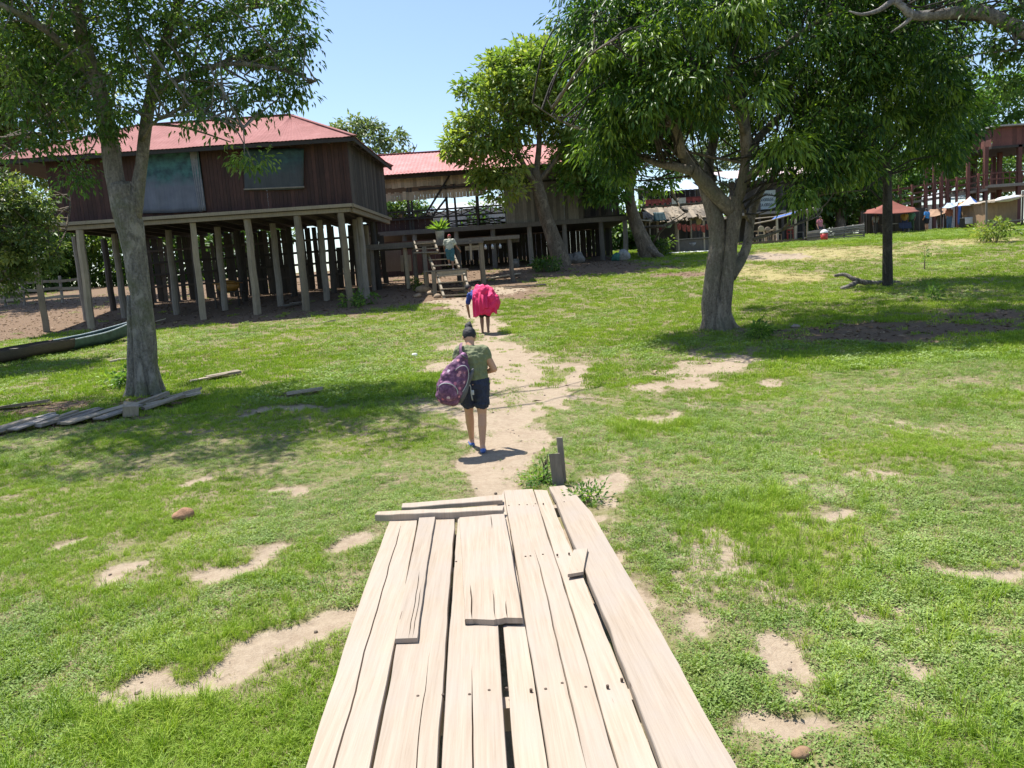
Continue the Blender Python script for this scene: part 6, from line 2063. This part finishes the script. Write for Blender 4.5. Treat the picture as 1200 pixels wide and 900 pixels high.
PL = [(6, 507, 1.0, 'leftmost'), (24, 503, 1.25, 'second from the left'), (41, 502, .8, 'third from the left'), (68, 497, .75, 'fourth from the left'), (82, 495, 1.1, 'pale one in the middle'), (97, 494, .8, 'narrow one in the middle'), (117, 491, 1.3, 'widest near the trunk'), (140, 489, .8, 'closest before the grey block')]
for k, (px, py, ln, w_) in enumerate(PL):
    g = G(px, py); an_ = 1.15 + random.uniform(-.12, .12); d = Vector((math.cos(an_), math.sin(an_), 0))
    q = MB(); q.beam(g - d * ln * .5 + Vector((0, 0, .05)), g + d * ln * .5 + Vector((0, 0, .12 + .03 * d.y)), random.uniform(.16, .24), .04, jit=.015, taper=random.uniform(.75, 1))
    o = q.build('ground_plank', M_GREY if k % 3 else M_POST, None, False, g); tag(o, 'weathered plank in the row across the shaded grass, ' + w_, 'plank', 'broken planks laid across the shaded grass')
for (px, py, ln, an, w_, lab) in ((178, 474, .9, .9, .2, 'grey plank propped against the roots of the forked trunk'), (192, 478, 1.0, .7, .22, 'cracked plank in the heap right of the forked trunk'), (205, 474, 1.3, .45, .2, 'longest plank on the heap right of the forked trunk'), (216, 468, .9, .1, .3, 'hollow log half lying at the end of the plank heap'), (245, 446, 1.1, .7, .18, 'plank on the lawn right of the forked trunk, nearer one'), (262, 442, 1.0, .7, .18, 'plank on the lawn right of the forked trunk, farther one'), (358, 463, .9, .15, .14, 'lone plank in the shade between trunk and path'), (25, 478, 1.3, .2, .22, 'flat grey plank in the shade at the left edge')):
    g = G(px, py); d = Vector((math.cos(an), math.sin(an), 0))
    q = MB(); q.beam(g - d * ln * .36 + Vector((0, 0, .05)), g + d * ln * .36 + Vector((0, 0, .17 if 'heap' in lab or 'propped' in lab else .09)), w_ * .85, .045, jit=.02)
    o = q.build('ground_plank', M_POST, None, False, g); tag(o, lab, 'plank')
g = G(154, 487); q = MB(); q.box(g + Vector((0, 0, .12)), (.24, .26, .19), rot=(.25, .15, .5), jit=.02, tint=.9); o = q.build('wood_block', M_POST, None, False, g); tag(o, 'squared grey timber block in front of the forked trunk', 'block')
q = MB()


def lump(px, py, r3, c, name, lab, cat, seed=1):
    g = G(px, py); q = MB(); q.ball(g + Vector((0, 0, r3[2] * .6)), r3, rot=(0, .1, .6), n=12, m=9)
    q.v = [tuple(Vector(v) + (Vector(v) - g) * .5 * (float(vnoise(v[0] * 14, v[1] * 14 + v[2] * 12, seed)) - .5)) for v in q.v]
    o = q.build(name, simple(name + str(seed), c, .9, .35, 14, bmp=.8), None, True, g); tag(o, lab, cat)


lump(216, 608, (.105, .075, .06), (.33, .18, .10), 'coconut_husk', 'reddish brown husk lying in the grass left of the boardwalk', 'husk', 2)
lump(940, 886, (.055, .035, .025), (.26, .16, .09), 'dry_pod', 'curled brown pod on the sand at the bottom right', 'pod', 3)
lump(487, 418, (.085, .06, .05), (.7, .68, .66), 'pale_stone', 'white stone lying in the grass left of the walking woman', 'stone', 4)
lump(932, 384, (.16, .10, .05), (.33, .27, .23), 'pale_stone', 'flat pale stone on the leaf litter under the mango tree', 'stone', 5)

# pebbles and crumbs of earth on the bare ground
r = np.random.default_rng(18)
x, y = wedge(9000, 3, 26, 1.1)
s_, l_, t_ = masks(x, y)
k = r.random(len(x)) < s_ * .5 + .01
k &= ~((np.abs(x) < .75) & (y < 7.2))
x, y = x[k], y[k]
q = MB()
for xx, yy, zz in zip(x, y, gz(x, y)):
    rr = .005 + .02 * random.random() ** 3
    q.ball((xx, yy, zz - .012), (rr * random.uniform(.8, 1.5), rr, rr * .7), rot=(0, 0, random.uniform(0, 3)), n=6, m=4)
o = q.build('pebbles', simple('pebble_grey', (.27, .21, .155), .9, .3, 20, tint=.5)); tag(o, 'small pebbles and crumbs of earth scattered on the sandy ground', 'pebbles', kind='stuff')

# fallen leaves
r = np.random.default_rng(8)
xs, ys_ = [], []
x, y = wedge(60000, 12, 44, 1.0)
s_, l_, t_ = masks(x, y)
k = r.random(len(x)) < np.clip(l_ * .42 + .012, 0, 1)
x, y = x[k], y[k]
n = len(x)
a = r.uniform(0, 6.28, n)
D_ = np.stack([np.cos(a), np.sin(a), r.normal(0, .18, n)], -1); D_ = norm(D_)
S_ = norm(np.cross(D_, np.tile([0, 0, 1.], (n, 1)) + r.normal(0, .25, (n, 3)))); U_ = np.cross(S_, D_)
holder = bpy.data.objects.new('tmp', None)
tmpT = thing('fallen_leaves', None, None, (0, 0, 0))
o = leaves_mesh('fallen_leaves_mesh', np.stack([x, y, gz(x, y) + .012], -1), D_, S_, U_, r.uniform(.06, .19, n), r.uniform(.03, .08, n), r.random(n) ** 1.5, leafmat('dead_leaves', (.08, .045, .028), (.19, .12, .075), (.42, .32, .22), .1, .7), tmpT)
o.parent = None
bpy.data.objects.remove(tmpT)
o.name = 'fallen_leaves'
tag(o, 'brown fallen leaves strewn over the bare earth under the trees and house', 'leaf litter', kind='stuff')


# ================================================================== people
M_SKIN = simple('brown_skin', (.50, .27, .17), .55, .08, 6, bmp=.05)
M_SKIN2 = simple('dark_brown_skin', (.24, .125, .08), .55, .08, 6, bmp=.05)
M_HAIR = simple('black_hair', (.014, .013, .016), .65, .4, 30, bmp=.6)


def remesh(o, vox, smooth=3):
    m = o.modifiers.new('remesh', 'REMESH'); m.mode = 'VOXEL'; m.voxel_size = vox; m.use_smooth_shade = True
    if smooth:
        s = o.modifiers.new('smooth', 'SMOOTH'); s.iterations = smooth; s.factor = .5
    return o


def rumple(o, size, strength, typ='CLOUDS'):
    key = 'folds_%g' % size
    tx = bpy.data.textures.get(key) or bpy.data.textures.new(key, typ)
    tx.noise_scale = size
    m = o.modifiers.new('folds', 'DISPLACE'); m.texture = tx; m.strength = strength; m.mid_level = .5; m.texture_coords = 'LOCAL'
    return o


def person(name, label, loc, yaw, H, J, skin, clothes, vox=.009, hair='short', hairmat=None, group=None, look=(0, 1, 0)):
    """J: joints in body space (x right, y forward, z up, metres for H=1.6). clothes: list of (kind, material, options)"""
    T = thing(name, label, 'person', loc, group)
    M = Matrix.Rotation(yaw, 3, 'Z')
    k = H / 1.6
    loc = Vector(loc)
    w = lambda p: loc + M @ (Vector(p) * k)
    j = {n: Vector(p) for n, p in J.items()}
    b = MB()
    C = lambda a, ra, c, rc, n=12, t=None: (t or b).caps(w(a), ra * k, w(c), rc * k, n)
    pel, che, nek, hed = j['pelvis'], j['chest'], j['neck'], j['head']
    up = (che - pel).normalized()
    C(pel + Vector((-.07, 0, 0)), .105, pel + Vector((.07, 0, 0)), .105)
    C(pel, .125, (pel + che) / 2, .112); C((pel + che) / 2, .112, che, .13)
    C(che + Vector((-.08, 0, 0)), .10, che + Vector((.08, 0, 0)), .10)
    C(che + up * .04, .10, nek, .052); C(j['shL'], .062, j['shR'], .062); C(nek, .052, hed, .056)
    f = Vector(look).normalized()
    hu = (hed - nek).normalized(); hs = f.cross(hu).normalized(); f = hu.cross(hs)
    hm = M @ Matrix((hs, f, hu)).transposed()
    hc = hed + hu * .07
    b.ball(w(hc), (.076 * k, .094 * k, .112 * k), rot=hm, n=16, m=12)
    b.ball(w(hc + f * .045 - hu * .055), (.052 * k, .048 * k, .05 * k), rot=hm)
    C(hc + f * .088 - hu * .0, .010, hc + f * .104 - hu * .03, .015, 8)
    for s in (-1, 1):
        b.ball(w(hc + hs * s * .078 - f * .005 - hu * .01), (.012 * k, .022 * k, .032 * k), rot=hm)
    C(hc + f * .088 - hu * .062 - hs * .02, .008, hc + f * .088 - hu * .062 + hs * .02, .008, 6)
    for s, sd in ((-1, 'L'), (1, 'R')):
        C(j['sh' + sd], .058, j['el' + sd], .042); C(j['el' + sd], .044, j['wr' + sd], .029)
        fd = (j['wr' + sd] - j['el' + sd]).normalized()
        sx = Vector((-s, .2, 0)); sx = (sx - fd * sx.dot(fd)).normalized(); nz = fd.cross(sx)
        pc = j['wr' + sd]
        C(pc, .028, pc + fd * .07, .030)
        for q, (o_, l_) in enumerate(((-.028, .062), (-.010, .072), (.009, .068), (.027, .054))):
            a0 = pc + fd * .075 + nz * o_; a1 = a0 + fd * l_ * .55 + sx * .012; a2 = a1 + fd * l_ * .35 + sx * .022
            C(a0, .0095, a1, .009, 6); C(a1, .009, a2, .0075, 6)
        C(pc + fd * .02 + nz * -.022, .013, pc + fd * .055 + nz * -.052 + sx * .012, .010, 6); C(pc + fd * .055 + nz * -.052 + sx * .012, .010, pc + fd * .085 + nz * -.055 + sx * .03, .008, 6)
        C(j['hip' + sd], .098, j['kn' + sd], .056); C(j['kn' + sd] + Vector((0, -.01, 0)), .057, (j['kn' + sd] * .65 + j['an' + sd] * .35) + Vector((0, -.016, 0)), .056); C((j['kn' + sd] * .65 + j['an' + sd] * .35) + Vector((0, -.016, 0)), .056, j['an' + sd], .034)
        C(j['an' + sd], .034, j['he' + sd], .034); C(j['he' + sd], .030, j['to' + sd], .026)
    body = remesh(b.build('body', skin, T, True), vox)
    e = MB()
    for s in (-1, 1):
        e.ball(w(hc + f * .084 + hs * s * .03 + hu * .008), .012 * k, n=8, m=6)
    e.build('eyes', simple('eye_white', (.5, .5, .48), .3), body, True)
    for kind, mat, op in clothes:
        c = MB(); g = op.get('g', .018)
        K = lambda a, ra, d, rd: c.caps(w(a), ra * k, w(d), rd * k, 12)
        if kind == 'shirt':
            lowp = pel + (che - pel) * op.get('low', .2)
            K(lowp + Vector((-.065, 0, 0)), .105 + g, lowp + Vector((.065, 0, 0)), .105 + g); K(lowp, .118 + g, che, .132 + g)
            K(lowp + Vector((-.06, 0, 0)), .10 + g, che + Vector((-.085, 0, 0)), .098 + g); K(lowp + Vector((.06, 0, 0)), .10 + g, che + Vector((.085, 0, 0)), .098 + g)
            K(j['shL'], .062 + g * .8, j['shR'], .062 + g * .8); K(che + up * .04, .10 + g, nek - up * .035, .055 + g)
            for sd in 'LR':
                t = op.get('sleeve', .5)
                K(j['sh' + sd], .060 + g, j['sh' + sd] + (j['el' + sd] - j['sh' + sd]) * min(t, 1), .046 + g * 1.3)
                if t > 1: K(j['el' + sd], .046 + g, j['el' + sd] + (j['wr' + sd] - j['el' + sd]) * (t - 1), .032 + g)
        elif kind == 'shorts':
            K(pel + Vector((-.075, 0, 0)), .107 + g, pel + Vector((.075, 0, 0)), .107 + g); K(pel + up * .10, .112 + g, pel, .115 + g)
            K(pel + up * .1 + Vector((-.06, 0, 0)), .095 + g, pel + up * .1 + Vector((.06, 0, 0)), .095 + g)
            for sd in 'LR':
                t = op.get('leg', .45)
                K(j['hip' + sd], .103 + g, j['hip' + sd] + (j['kn' + sd] - j['hip' + sd]) * min(t, 1), (.098 - .040 * min(t, 1)) + g * 1.5)
                if t > 1: K(j['kn' + sd], .057 + g, j['kn' + sd] + (j['an' + sd] - j['kn' + sd]) * (t - 1), .045 + g)
        elif kind == 'cap':
            c.ball(w(hc + hu * .03), ((.085) * k, .103 * k, .095 * k), rot=hm, n=16, m=10); K(hc + f * .09 + hu * .03 - hs * .03, .012, hc + f * .15 + hu * .02, .01); K(hc + f * .09 + hu * .03 + hs * .03, .012, hc + f * .15 + hu * .02, .01)
        elif kind == 'hair':
            c.ball(w(hc + hu * .02 - f * .014), (.087 * k, .098 * k, .104 * k), rot=hm, n=16, m=12)
            if op.get('bun'):
                bc = hc + hu * .12 - f * .05; c.ball(w(bc), (.052 * k, .05 * k, .045 * k), rot=hm); K(bc + hu * .02, .032, bc + hu * .055 + hs * .015, .02)
            if op.get('nape'): K(hc - f * .075 - hu * .03, .05, nek - f * .055 + hu * .03, .026)
        elif kind == 'shoes':
            for sd in 'LR':
                K(j['he' + sd] + Vector((0, -.012, -.022)), .038, j['to' + sd] + Vector((0, .02, -.018)), .034)
        o = c.build(op.get('name', kind), mat, T, True)
        if kind == 'shoes':
            zlim = None
        remesh(o, op.get('vox', vox), op.get('smooth', 3))
        if kind in ('shirt', 'shorts', 'hair'):
            rumple(o, .055 if kind != 'hair' else .03, .030 if kind != 'hair' else .012)
    return T, w, j


STAND = dict(pelvis=(0, 0, .86), chest=(0, .0, 1.17), neck=(0, -.01, 1.34), head=(0, .02, 1.41), shL=(-.165, 0, 1.28), shR=(.165, 0, 1.28), elL=(-.22, -.02, 1.02), elR=(.22, -.02, 1.02), wrL=(-.23, .08, .80), wrR=(.23, .08, .80),
             hipL=(-.085, 0, .82), hipR=(.085, 0, .82), knL=(-.09, .02, .44), knR=(.09, .02, .44), anL=(-.09, -.01, .075), anR=(.09, -.01, .075), heL=(-.09, -.035, .034), heR=(.09, -.035, .034), toL=(-.10, .13, .027), toR=(.10, .13, .027))


def pose(**kw):
    d = dict(STAND); d.update(kw); return d


# the woman with the backpack
def cloth2(name, c, rough=.85, s=9, var=.2, bm=.5):
    return simple(name, c, rough, var, s, bmp=bm)


gw = G(561, 527)
JW = pose(pelvis=(.0, 0, .86), chest=(.0, .03, 1.15), neck=(-.01, .07, 1.315), head=(-.01, .115, 1.375), shL=(-.150, .03, 1.255), shR=(.150, .03, 1.25), elR=(.265, .02, 1.01), wrR=(.14, .20, .95), elL=(-.25, .0, 1.02), wrL=(-.17, .20, 1.03),
          hipL=(-.085, .0, .82), knL=(-.085, .13, .46), anL=(-.075, .30, .085), heL=(-.075, .275, .04), toL=(-.09, .44, .03), hipR=(.085, .0, .82), knR=(.075, .0, .44), anR=(.05, -.09, .075), heR=(.05, -.115, .036), toR=(.06, .05, .028))
woman, ww, jw = person('person', 'person in olive t-shirt and navy shorts walking away with hair tied in a bun', gw, R(4), 1.58, JW, M_SKIN,
                       [('shirt', cloth2('olive_cotton', (.165, .185, .095)), dict(low=.22, sleeve=.30, g=.016)), ('shorts', cloth2('navy_denim', (.016, .022, .05), .8, 14, .3), dict(leg=.58, g=.016)),
                        ('hair', M_HAIR, dict(bun=True)), ('shoes', simple('blue_rubber', (.06, .12, .36), .6), dict(g=.006, name='flip_flops'))], .0075, look=(.05, 1, -.45))
# scalloped hem
hem = MB()
for sd in 'LR':
    t = .63
    c = jw['hip' + sd] + (jw['kn' + sd] - jw['hip' + sd]) * t
    for k in range(13):
        a = 2 * math.pi * k / 13
        hem.ball(ww(c + Vector((math.cos(a) * .086, math.sin(a) * .086, .008))), (.022, .022, .026), n=7, m=5)
remesh(hem.build('hem', MATS['navy_denim'], [o for o in woman.children if o.name.startswith('shorts')][0], True), .008, 1)

# her backpack: purple flowered, hung from the left shoulder
def floral():
    m, nt, bs = nodes('purple_floral')
    v = coords(nt)
    vo = N(nt, 'ShaderNodeTexVoronoi', Scale=15.0, Randomness=1.0); L(nt, v, vo.inputs['Vector'])
    base = ramp(nt, noise(nt, v, 18, 5, .7), [(.35, (.065, .020, .065)), (.55, (.16, .06, .13)), (.72, (.30, .16, .25))])
    fl = ramp(nt, vo.outputs['Distance'], [(.0, (1, 1, 1)), (.27, (1, 1, 1)), (.36, (0, 0, 0))])
    sep = N(nt, 'ShaderNodeSeparateColor'); L(nt, vo.outputs['Color'], sep.inputs[0])
    on_ = ramp(nt, sep.outputs[0], [(.52, (0, 0, 0)), (.56, (1, 1, 1))])
    mul = mixc(nt, 1, fl, on_, 'MULTIPLY')
    fc = ramp(nt, sep.outputs[1], [(.2, (.42, .18, .34)), (.6, (.58, .15, .2)), (.9, (.52, .42, .48))])
    L(nt, mixc(nt, mul, base, fc), bs.inputs['Base Color'])
    bs.inputs['Roughness'].default_value = .7
    bump(nt, bs, noise(nt, v, 14, 4), .3, .01)
    MATS['purple_floral'] = m
    return m


M_FLOR = floral()
M_GREYC = simple('grey_webbing', (.09, .09, .10), .8, .3)
M_LGREY = simple('light_grey_webbing', (.36, .37, .39), .7, .2)
bpk = thing('backpack', 'purple flowered backpack with grey side panel slung on the left shoulder', 'backpack', ww((-.22, -.12, .75)))
B = Matrix.Rotation(R(24), 3, 'Y')      # leans out to the left at the bottom
bc = Vector((-.235, -.175, .93))
bw_ = lambda p: ww(bc + B @ Vector(p))
q = MB()
for z in np.linspace(-.24, .28, 14):
    rx = float(np.interp(z, [-.24, -.12, 0, .12, .22, .28], [.155, .19, .185, .155, .10, .06])); ry = rx * .68
    q.ball(bw_((0, 0, z)), (rx, ry, .085), rot=Matrix.Rotation(R(4), 3, 'Z') @ B, n=14, m=9)
body_ = rumple(remesh(q.build('body', M_FLOR, bpk, True), .009, 16), .09, .035)
q = MB(); q.ball(bw_((-.04, -.105, -.135)), (.125, .06, .115), rot=Matrix.Rotation(R(4), 3, 'Z') @ B, n=14, m=9); q.ball(bw_((-.02, -.10, -.17)), (.12, .06, .09), rot=B, n=14, m=9)
pk = rumple(remesh(q.build('pocket', M_FLOR, bpk, True), .009, 5), .07, .02)
q = MB(); q.tube([bw_((-.04 + .125 * math.cos(a), -.155 + .03 * abs(math.cos(a)), -.145 + .10 * math.sin(a))) for a in np.linspace(.1, 3.05, 14)], .006, 6); q.build('zip', M_LGREY, pk, True)
q = MB(); q.tube([bw_((.05 + .1 * math.cos(a), -.128 + .05 * abs(math.cos(a)) ** 2, .02 + .2 * math.sin(a))) for a in np.linspace(-.6, 2.6, 16)], .006, 6); q.build('zip', M_LGREY, body_, True)
q = MB(); q.ball(bw_((.155, -.01, -.10)), (.045, .085, .15), rot=B, n=12, m=8); q.ball(bw_((.165, .0, .08)), (.03, .07, .14), rot=B, n=12, m=8); remesh(q.build('side_panel', M_GREYC, bpk, True), .010, 3)
q = MB(); q.tube([bw_((.0, .02, .29)), bw_((-.02, -.05, .325)), bw_((.055, -.04, .30))], .016, 7, flat=.5); q.build('handle', M_GREYC, bpk, True)
s0 = bw_((.05, .0, .25))
q = MB(); q.tube(spline([s0, ww((-.135, -.10, 1.27)), ww((-.125, .0, 1.355)), ww((-.135, .12, 1.30)), ww((-.17, .16, 1.12)), ww((-.2, .02, .88)), bw_((.05, .1, -.2))], 26), .024, 8, flat=.35); q.build('strap', M_FLOR, bpk, True)
q = MB(); q.tube(spline([bw_((.16, -.05, -.05)), ww((-.055, -.17, .86)), ww((-.045, -.16, .74)), ww((-.035, -.15, .66))], 12), .014, 6, flat=.4); q.tube([ww((-.03, -.16, .79)), ww((-.03, -.16, .73))], .022, 7, flat=.5); q.build('loose_strap', M_LGREY, bpk, True)

# the stooped person under the pink bundle
gp = G(567, 390)
JP = pose(pelvis=(.08, -.10, .80), chest=(-.12, .18, 1.02), neck=(-.25, .32, 1.14), head=(-.31, .38, 1.20), shL=(-.32, .20, 1.06), shR=(.06, .26, 1.06), elL=(-.41, .20, .78), wrL=(-.385, .28, .52), elR=(.30, .22, .85), wrR=(.26, .10, 1.05),
          hipL=(-.01, -.10, .77), hipR=(.15, -.10, .77), knL=(-.03, .06, .42), knR=(.14, -.01, .42), anL=(-.03, -.02, .075), anR=(.13, -.16, .08), heL=(-.03, -.045, .035), heR=(.13, -.185, .04), toL=(-.03, .12, .027), toR=(.15, -.02, .03))
pw, wp, jp = person('person', 'stooped barefoot person in blue sleeves carrying a big pink bundle on the back', gp, R(0), 1.62, JP, M_SKIN2, [('shirt', cloth2('royal_blue', (.02, .05, .24)), dict(low=.1, sleeve=.75)), ('shorts', cloth2('black_cloth', (.015, .014, .016)), dict(leg=.75)), ('hair', M_HAIR, dict())], .010, look=(-.2, 1, -.5))


def pinkmat():
    m, nt, bs = nodes('pink_blanket')
    v = coords(nt)
    vo = N(nt, 'ShaderNodeTexVoronoi', Scale=3.6); L(nt, v, vo.inputs['Vector'])
    sep = N(nt, 'ShaderNodeSeparateColor'); L(nt, vo.outputs['Color'], sep.inputs[0])
    fl = mixc(nt, 1, ramp(nt, vo.outputs['Distance'], [(0, (.4, .4, .4)), (.1, (1, 1, 1)), (.25, (1, 1, 1)), (.40, (0, 0, 0))]), ramp(nt, sep.outputs[0], [(.50, (0, 0, 0)), (.54, (1, 1, 1))]), 'MULTIPLY')
    n_ = noise(nt, v, 5, 4)
    base = ramp(nt, n_, [(.3, (.62, .012, .10)), (.7, (.76, .03, .17))])
    L(nt, mixc(nt, fl, base, (.80, .22, .36)), bs.inputs['Base Color'])
    bs.inputs['Roughness'].default_value = .75
    bump(nt, bs, noise(nt, v, 6, 3), .5, .03)
    MATS['pink_blanket'] = m
    return m


bd = thing('blanket_bundle', 'bright pink flowered blanket bundle carried on a stooped back', 'bundle', wp((.1, 0, .95)))
q = MB()
for (c, r3) in (((-.08, -.02, 1.08), (.24, .30, .24)), ((.08, -.06, 1.10), (.26, .32, .22)), ((-.12, -.14, .86), (.20, .20, .28)), ((.05, -.18, .84), (.22, .20, .26)), ((.28, -.12, .98), (.22, .28, .24)), ((.40, -.16, .84), (.22, .22, .24)), ((.30, -.22, .76), (.22, .18, .18)), ((.22, .12, 1.08), (.2, .2, .18)), ((.30, -.34, .98), (.13, .10, .13)), ((.02, -.2, .68), (.2, .16, .18)), ((.22, -.2, .64), (.22, .16, .16)), ((.36, -.18, .68), (.16, .14, .14))):
    c = (c[0] * .80 + .02, c[1], c[2]); r3 = (r3[0] * .80, r3[1], r3[2])
    q.ball(wp(c), r3, n=14, m=10)
q.v = [tuple(Vector(v) + Vector((0, 0, 1)) * .03 * math.sin(v[0] * 22 + v[1] * 9)) for v in q.v]
rumple(remesh(q.build('bundle', pinkmat(), bd, True), .012, 6), .20, .10)
# the blanket itself falls over the load in folds
prof = [(.30, 1.10), (.12, 1.21), (-.14, 1.20), (-.31, 1.08), (-.395, .92), (-.41, .76), (-.39, .62)]
P = []
ny, nx = 22, 40
pr = spline([(a_, b_) for a_, b_ in prof], ny)
for i in range(ny):
    t = i / (ny - 1)
    row = []
    for jx in range(nx):
        s = jx / (nx - 1)
        hw = .20 + .13 * math.sin(min(1, t * 1.3) * math.pi / 2)
        xx = .08 + (s * 2 - 1) * hw
        fold = (.018 + .05 * t) * math.sin(s * 17 + 2.2 * math.sin(t * 2.3 + s * 3)) + .03 * t * math.sin(s * 39 + t * 3)
        yy = pr[i][0] - fold + .16 * abs(s * 2 - 1) ** 3 * (.3 + t)
        zz = pr[i][1] - .05 * (s * 2 - 1) ** 2 - (.24 * max(0, .45 - s) + .07 * math.sin(s * 8)) * t ** 3
        row.append(wp((xx, yy, zz)))
    P.append(row)
q = MB(); q.sheet(P, .5, .014); q.build('drape', MATS['pink_blanket'], bd, True)

# the climber on the stairs
gc = at(529, 319, 32.6); gc.z = lz + .025
JC = pose(chest=(0, .06, 1.16), neck=(0, .09, 1.33), head=(0, .13, 1.39), shL=(-.17, .06, 1.27), shR=(.17, .06, 1.27), elR=(.30, .05, 1.02), wrR=(.42, .14, .84), elL=(-.25, .06, 1.0), wrL=(-.24, .16, .8), knL=(-.09, .16, .52), anL=(-.09, .16, .30), heL=(-.09, .135, .255), toL=(-.09, .30, .245), knR=(.08, .06, .44))
person('person', 'person in red cap, pale printed t-shirt and teal shorts climbing the stairs', gc, R(-3), 1.5, JC, M_SKIN2, [('shirt', cloth2('pale_print', (.36, .37, .30), .85, 5, .45), dict(low=.05, sleeve=.55, g=.03)), ('shorts', cloth2('teal_cloth', (.03, .11, .15)), dict(leg=.98, g=.03)), ('cap', simple('red_cap', (.30, .035, .035), .7), dict()), ('shoes', simple('grey_shoe', (.45, .45, .46), .7), dict())], .014)

# people at the market
for (px, py, Y, yaw, H, c1, c2, leg, lab, sk) in (
        (1086, 271.5, 56, 20, 1.62, (.05, .22, .52), (.012, .013, .02), .6, 'person in bright blue t-shirt and black shorts standing before the stalls', M_SKIN),
        (1112, 271, 57, 170, 1.68, (.36, .14, .09), (.12, .20, .34), 1.9, 'person in rust coloured top and pale jeans beside the tent', M_SKIN),
        (1101, 272, 58.2, 160, 1.6, (.09, .075, .085), (.16, .16, .2), 1.0, 'person in dark top standing in the shade under the brown lean-to', M_SKIN2),
        (1060, 275, 56.2, -20, 1.6, (.42, .26, .06), (.04, .05, .10), 1.8, 'person in mustard yellow top under the rust canopy', M_SKIN2),
        (1068, 275, 56.6, 150, 1.62, (.10, .22, .11), (.05, .10, .05), 1.9, 'person in green clothes beside the mustard yellow one', M_SKIN2),
        (1026, 278, 56.5, 180, 1.55, (.30, .31, .33), (.05, .05, .06), 1.8, 'person in pale grey shirt left of the slim dark trunk', M_SKIN2),
        (961, 279, 54, 200, 1.6, (.45, .16, .20), (.05, .05, .08), 1.5, 'person in pink top seen above the plank fence', M_SKIN)):
    x = at(px, py, Y).x
    person('person', lab, on(x, Y), R(yaw), H, pose(elL=(-.23, -.04, 1.02), wrL=(-.20, .10, .86)), sk, [('shirt', cloth2('top_%d' % px, c1, .85, 5), dict(low=.1, sleeve=.6)), ('shorts', cloth2('legwear_%d' % px, c2, .85, 5), dict(leg=leg)), ('hair', M_HAIR, dict(nape=True))], .018, group='people at the market')
# ================================================================== light
SUN_EL, SUN_AZ = R(68), R(-48)      # azimuth from +Y towards +X
w = bpy.data.worlds.new('World')
SC.world = w
w.use_nodes = True
nt = w.node_tree
sky = nt.nodes.new('ShaderNodeTexSky')
sky.sky_type = 'NISHITA'
sky.sun_disc = False
sky.sun_elevation = SUN_EL
sky.sun_rotation = SUN_AZ
sky.altitude = 100
sky.air_density = 1.0
sky.dust_density = .7
sky.ozone_density = 1.6
bg = nt.nodes['Background']
bg.inputs['Strength'].default_value = .103
nt.links.new(sky.outputs[0], bg.inputs['Color'])
sd = bpy.data.lights.new('sun', 'SUN')
sd.energy = 4.4
sd.angle = R(.5)
sd.color = (1, .955, .88)
so = bpy.data.objects.new('sun', sd)
COL.objects.link(so)
dirv = Vector((math.sin(SUN_AZ) * math.cos(SUN_EL), math.cos(SUN_AZ) * math.cos(SUN_EL), math.sin(SUN_EL)))
so.rotation_euler = dirv.to_track_quat('Z', 'Y').to_euler()
vs = SC.view_settings
vs.view_transform = 'Standard'
vs.look = 'None'
vs.exposure = 1.0
vs.gamma = 1
vs.use_curve_mapping = False
SC.render.engine = 'CYCLES'
SC.cycles.max_bounces = 6
SC.cycles.diffuse_bounces = 3
SC.cycles.glossy_bounces = 2
SC.cycles.transmission_bounces = 3
SC.cycles.transparent_max_bounces = 4
SC.cycles.use_denoising = True
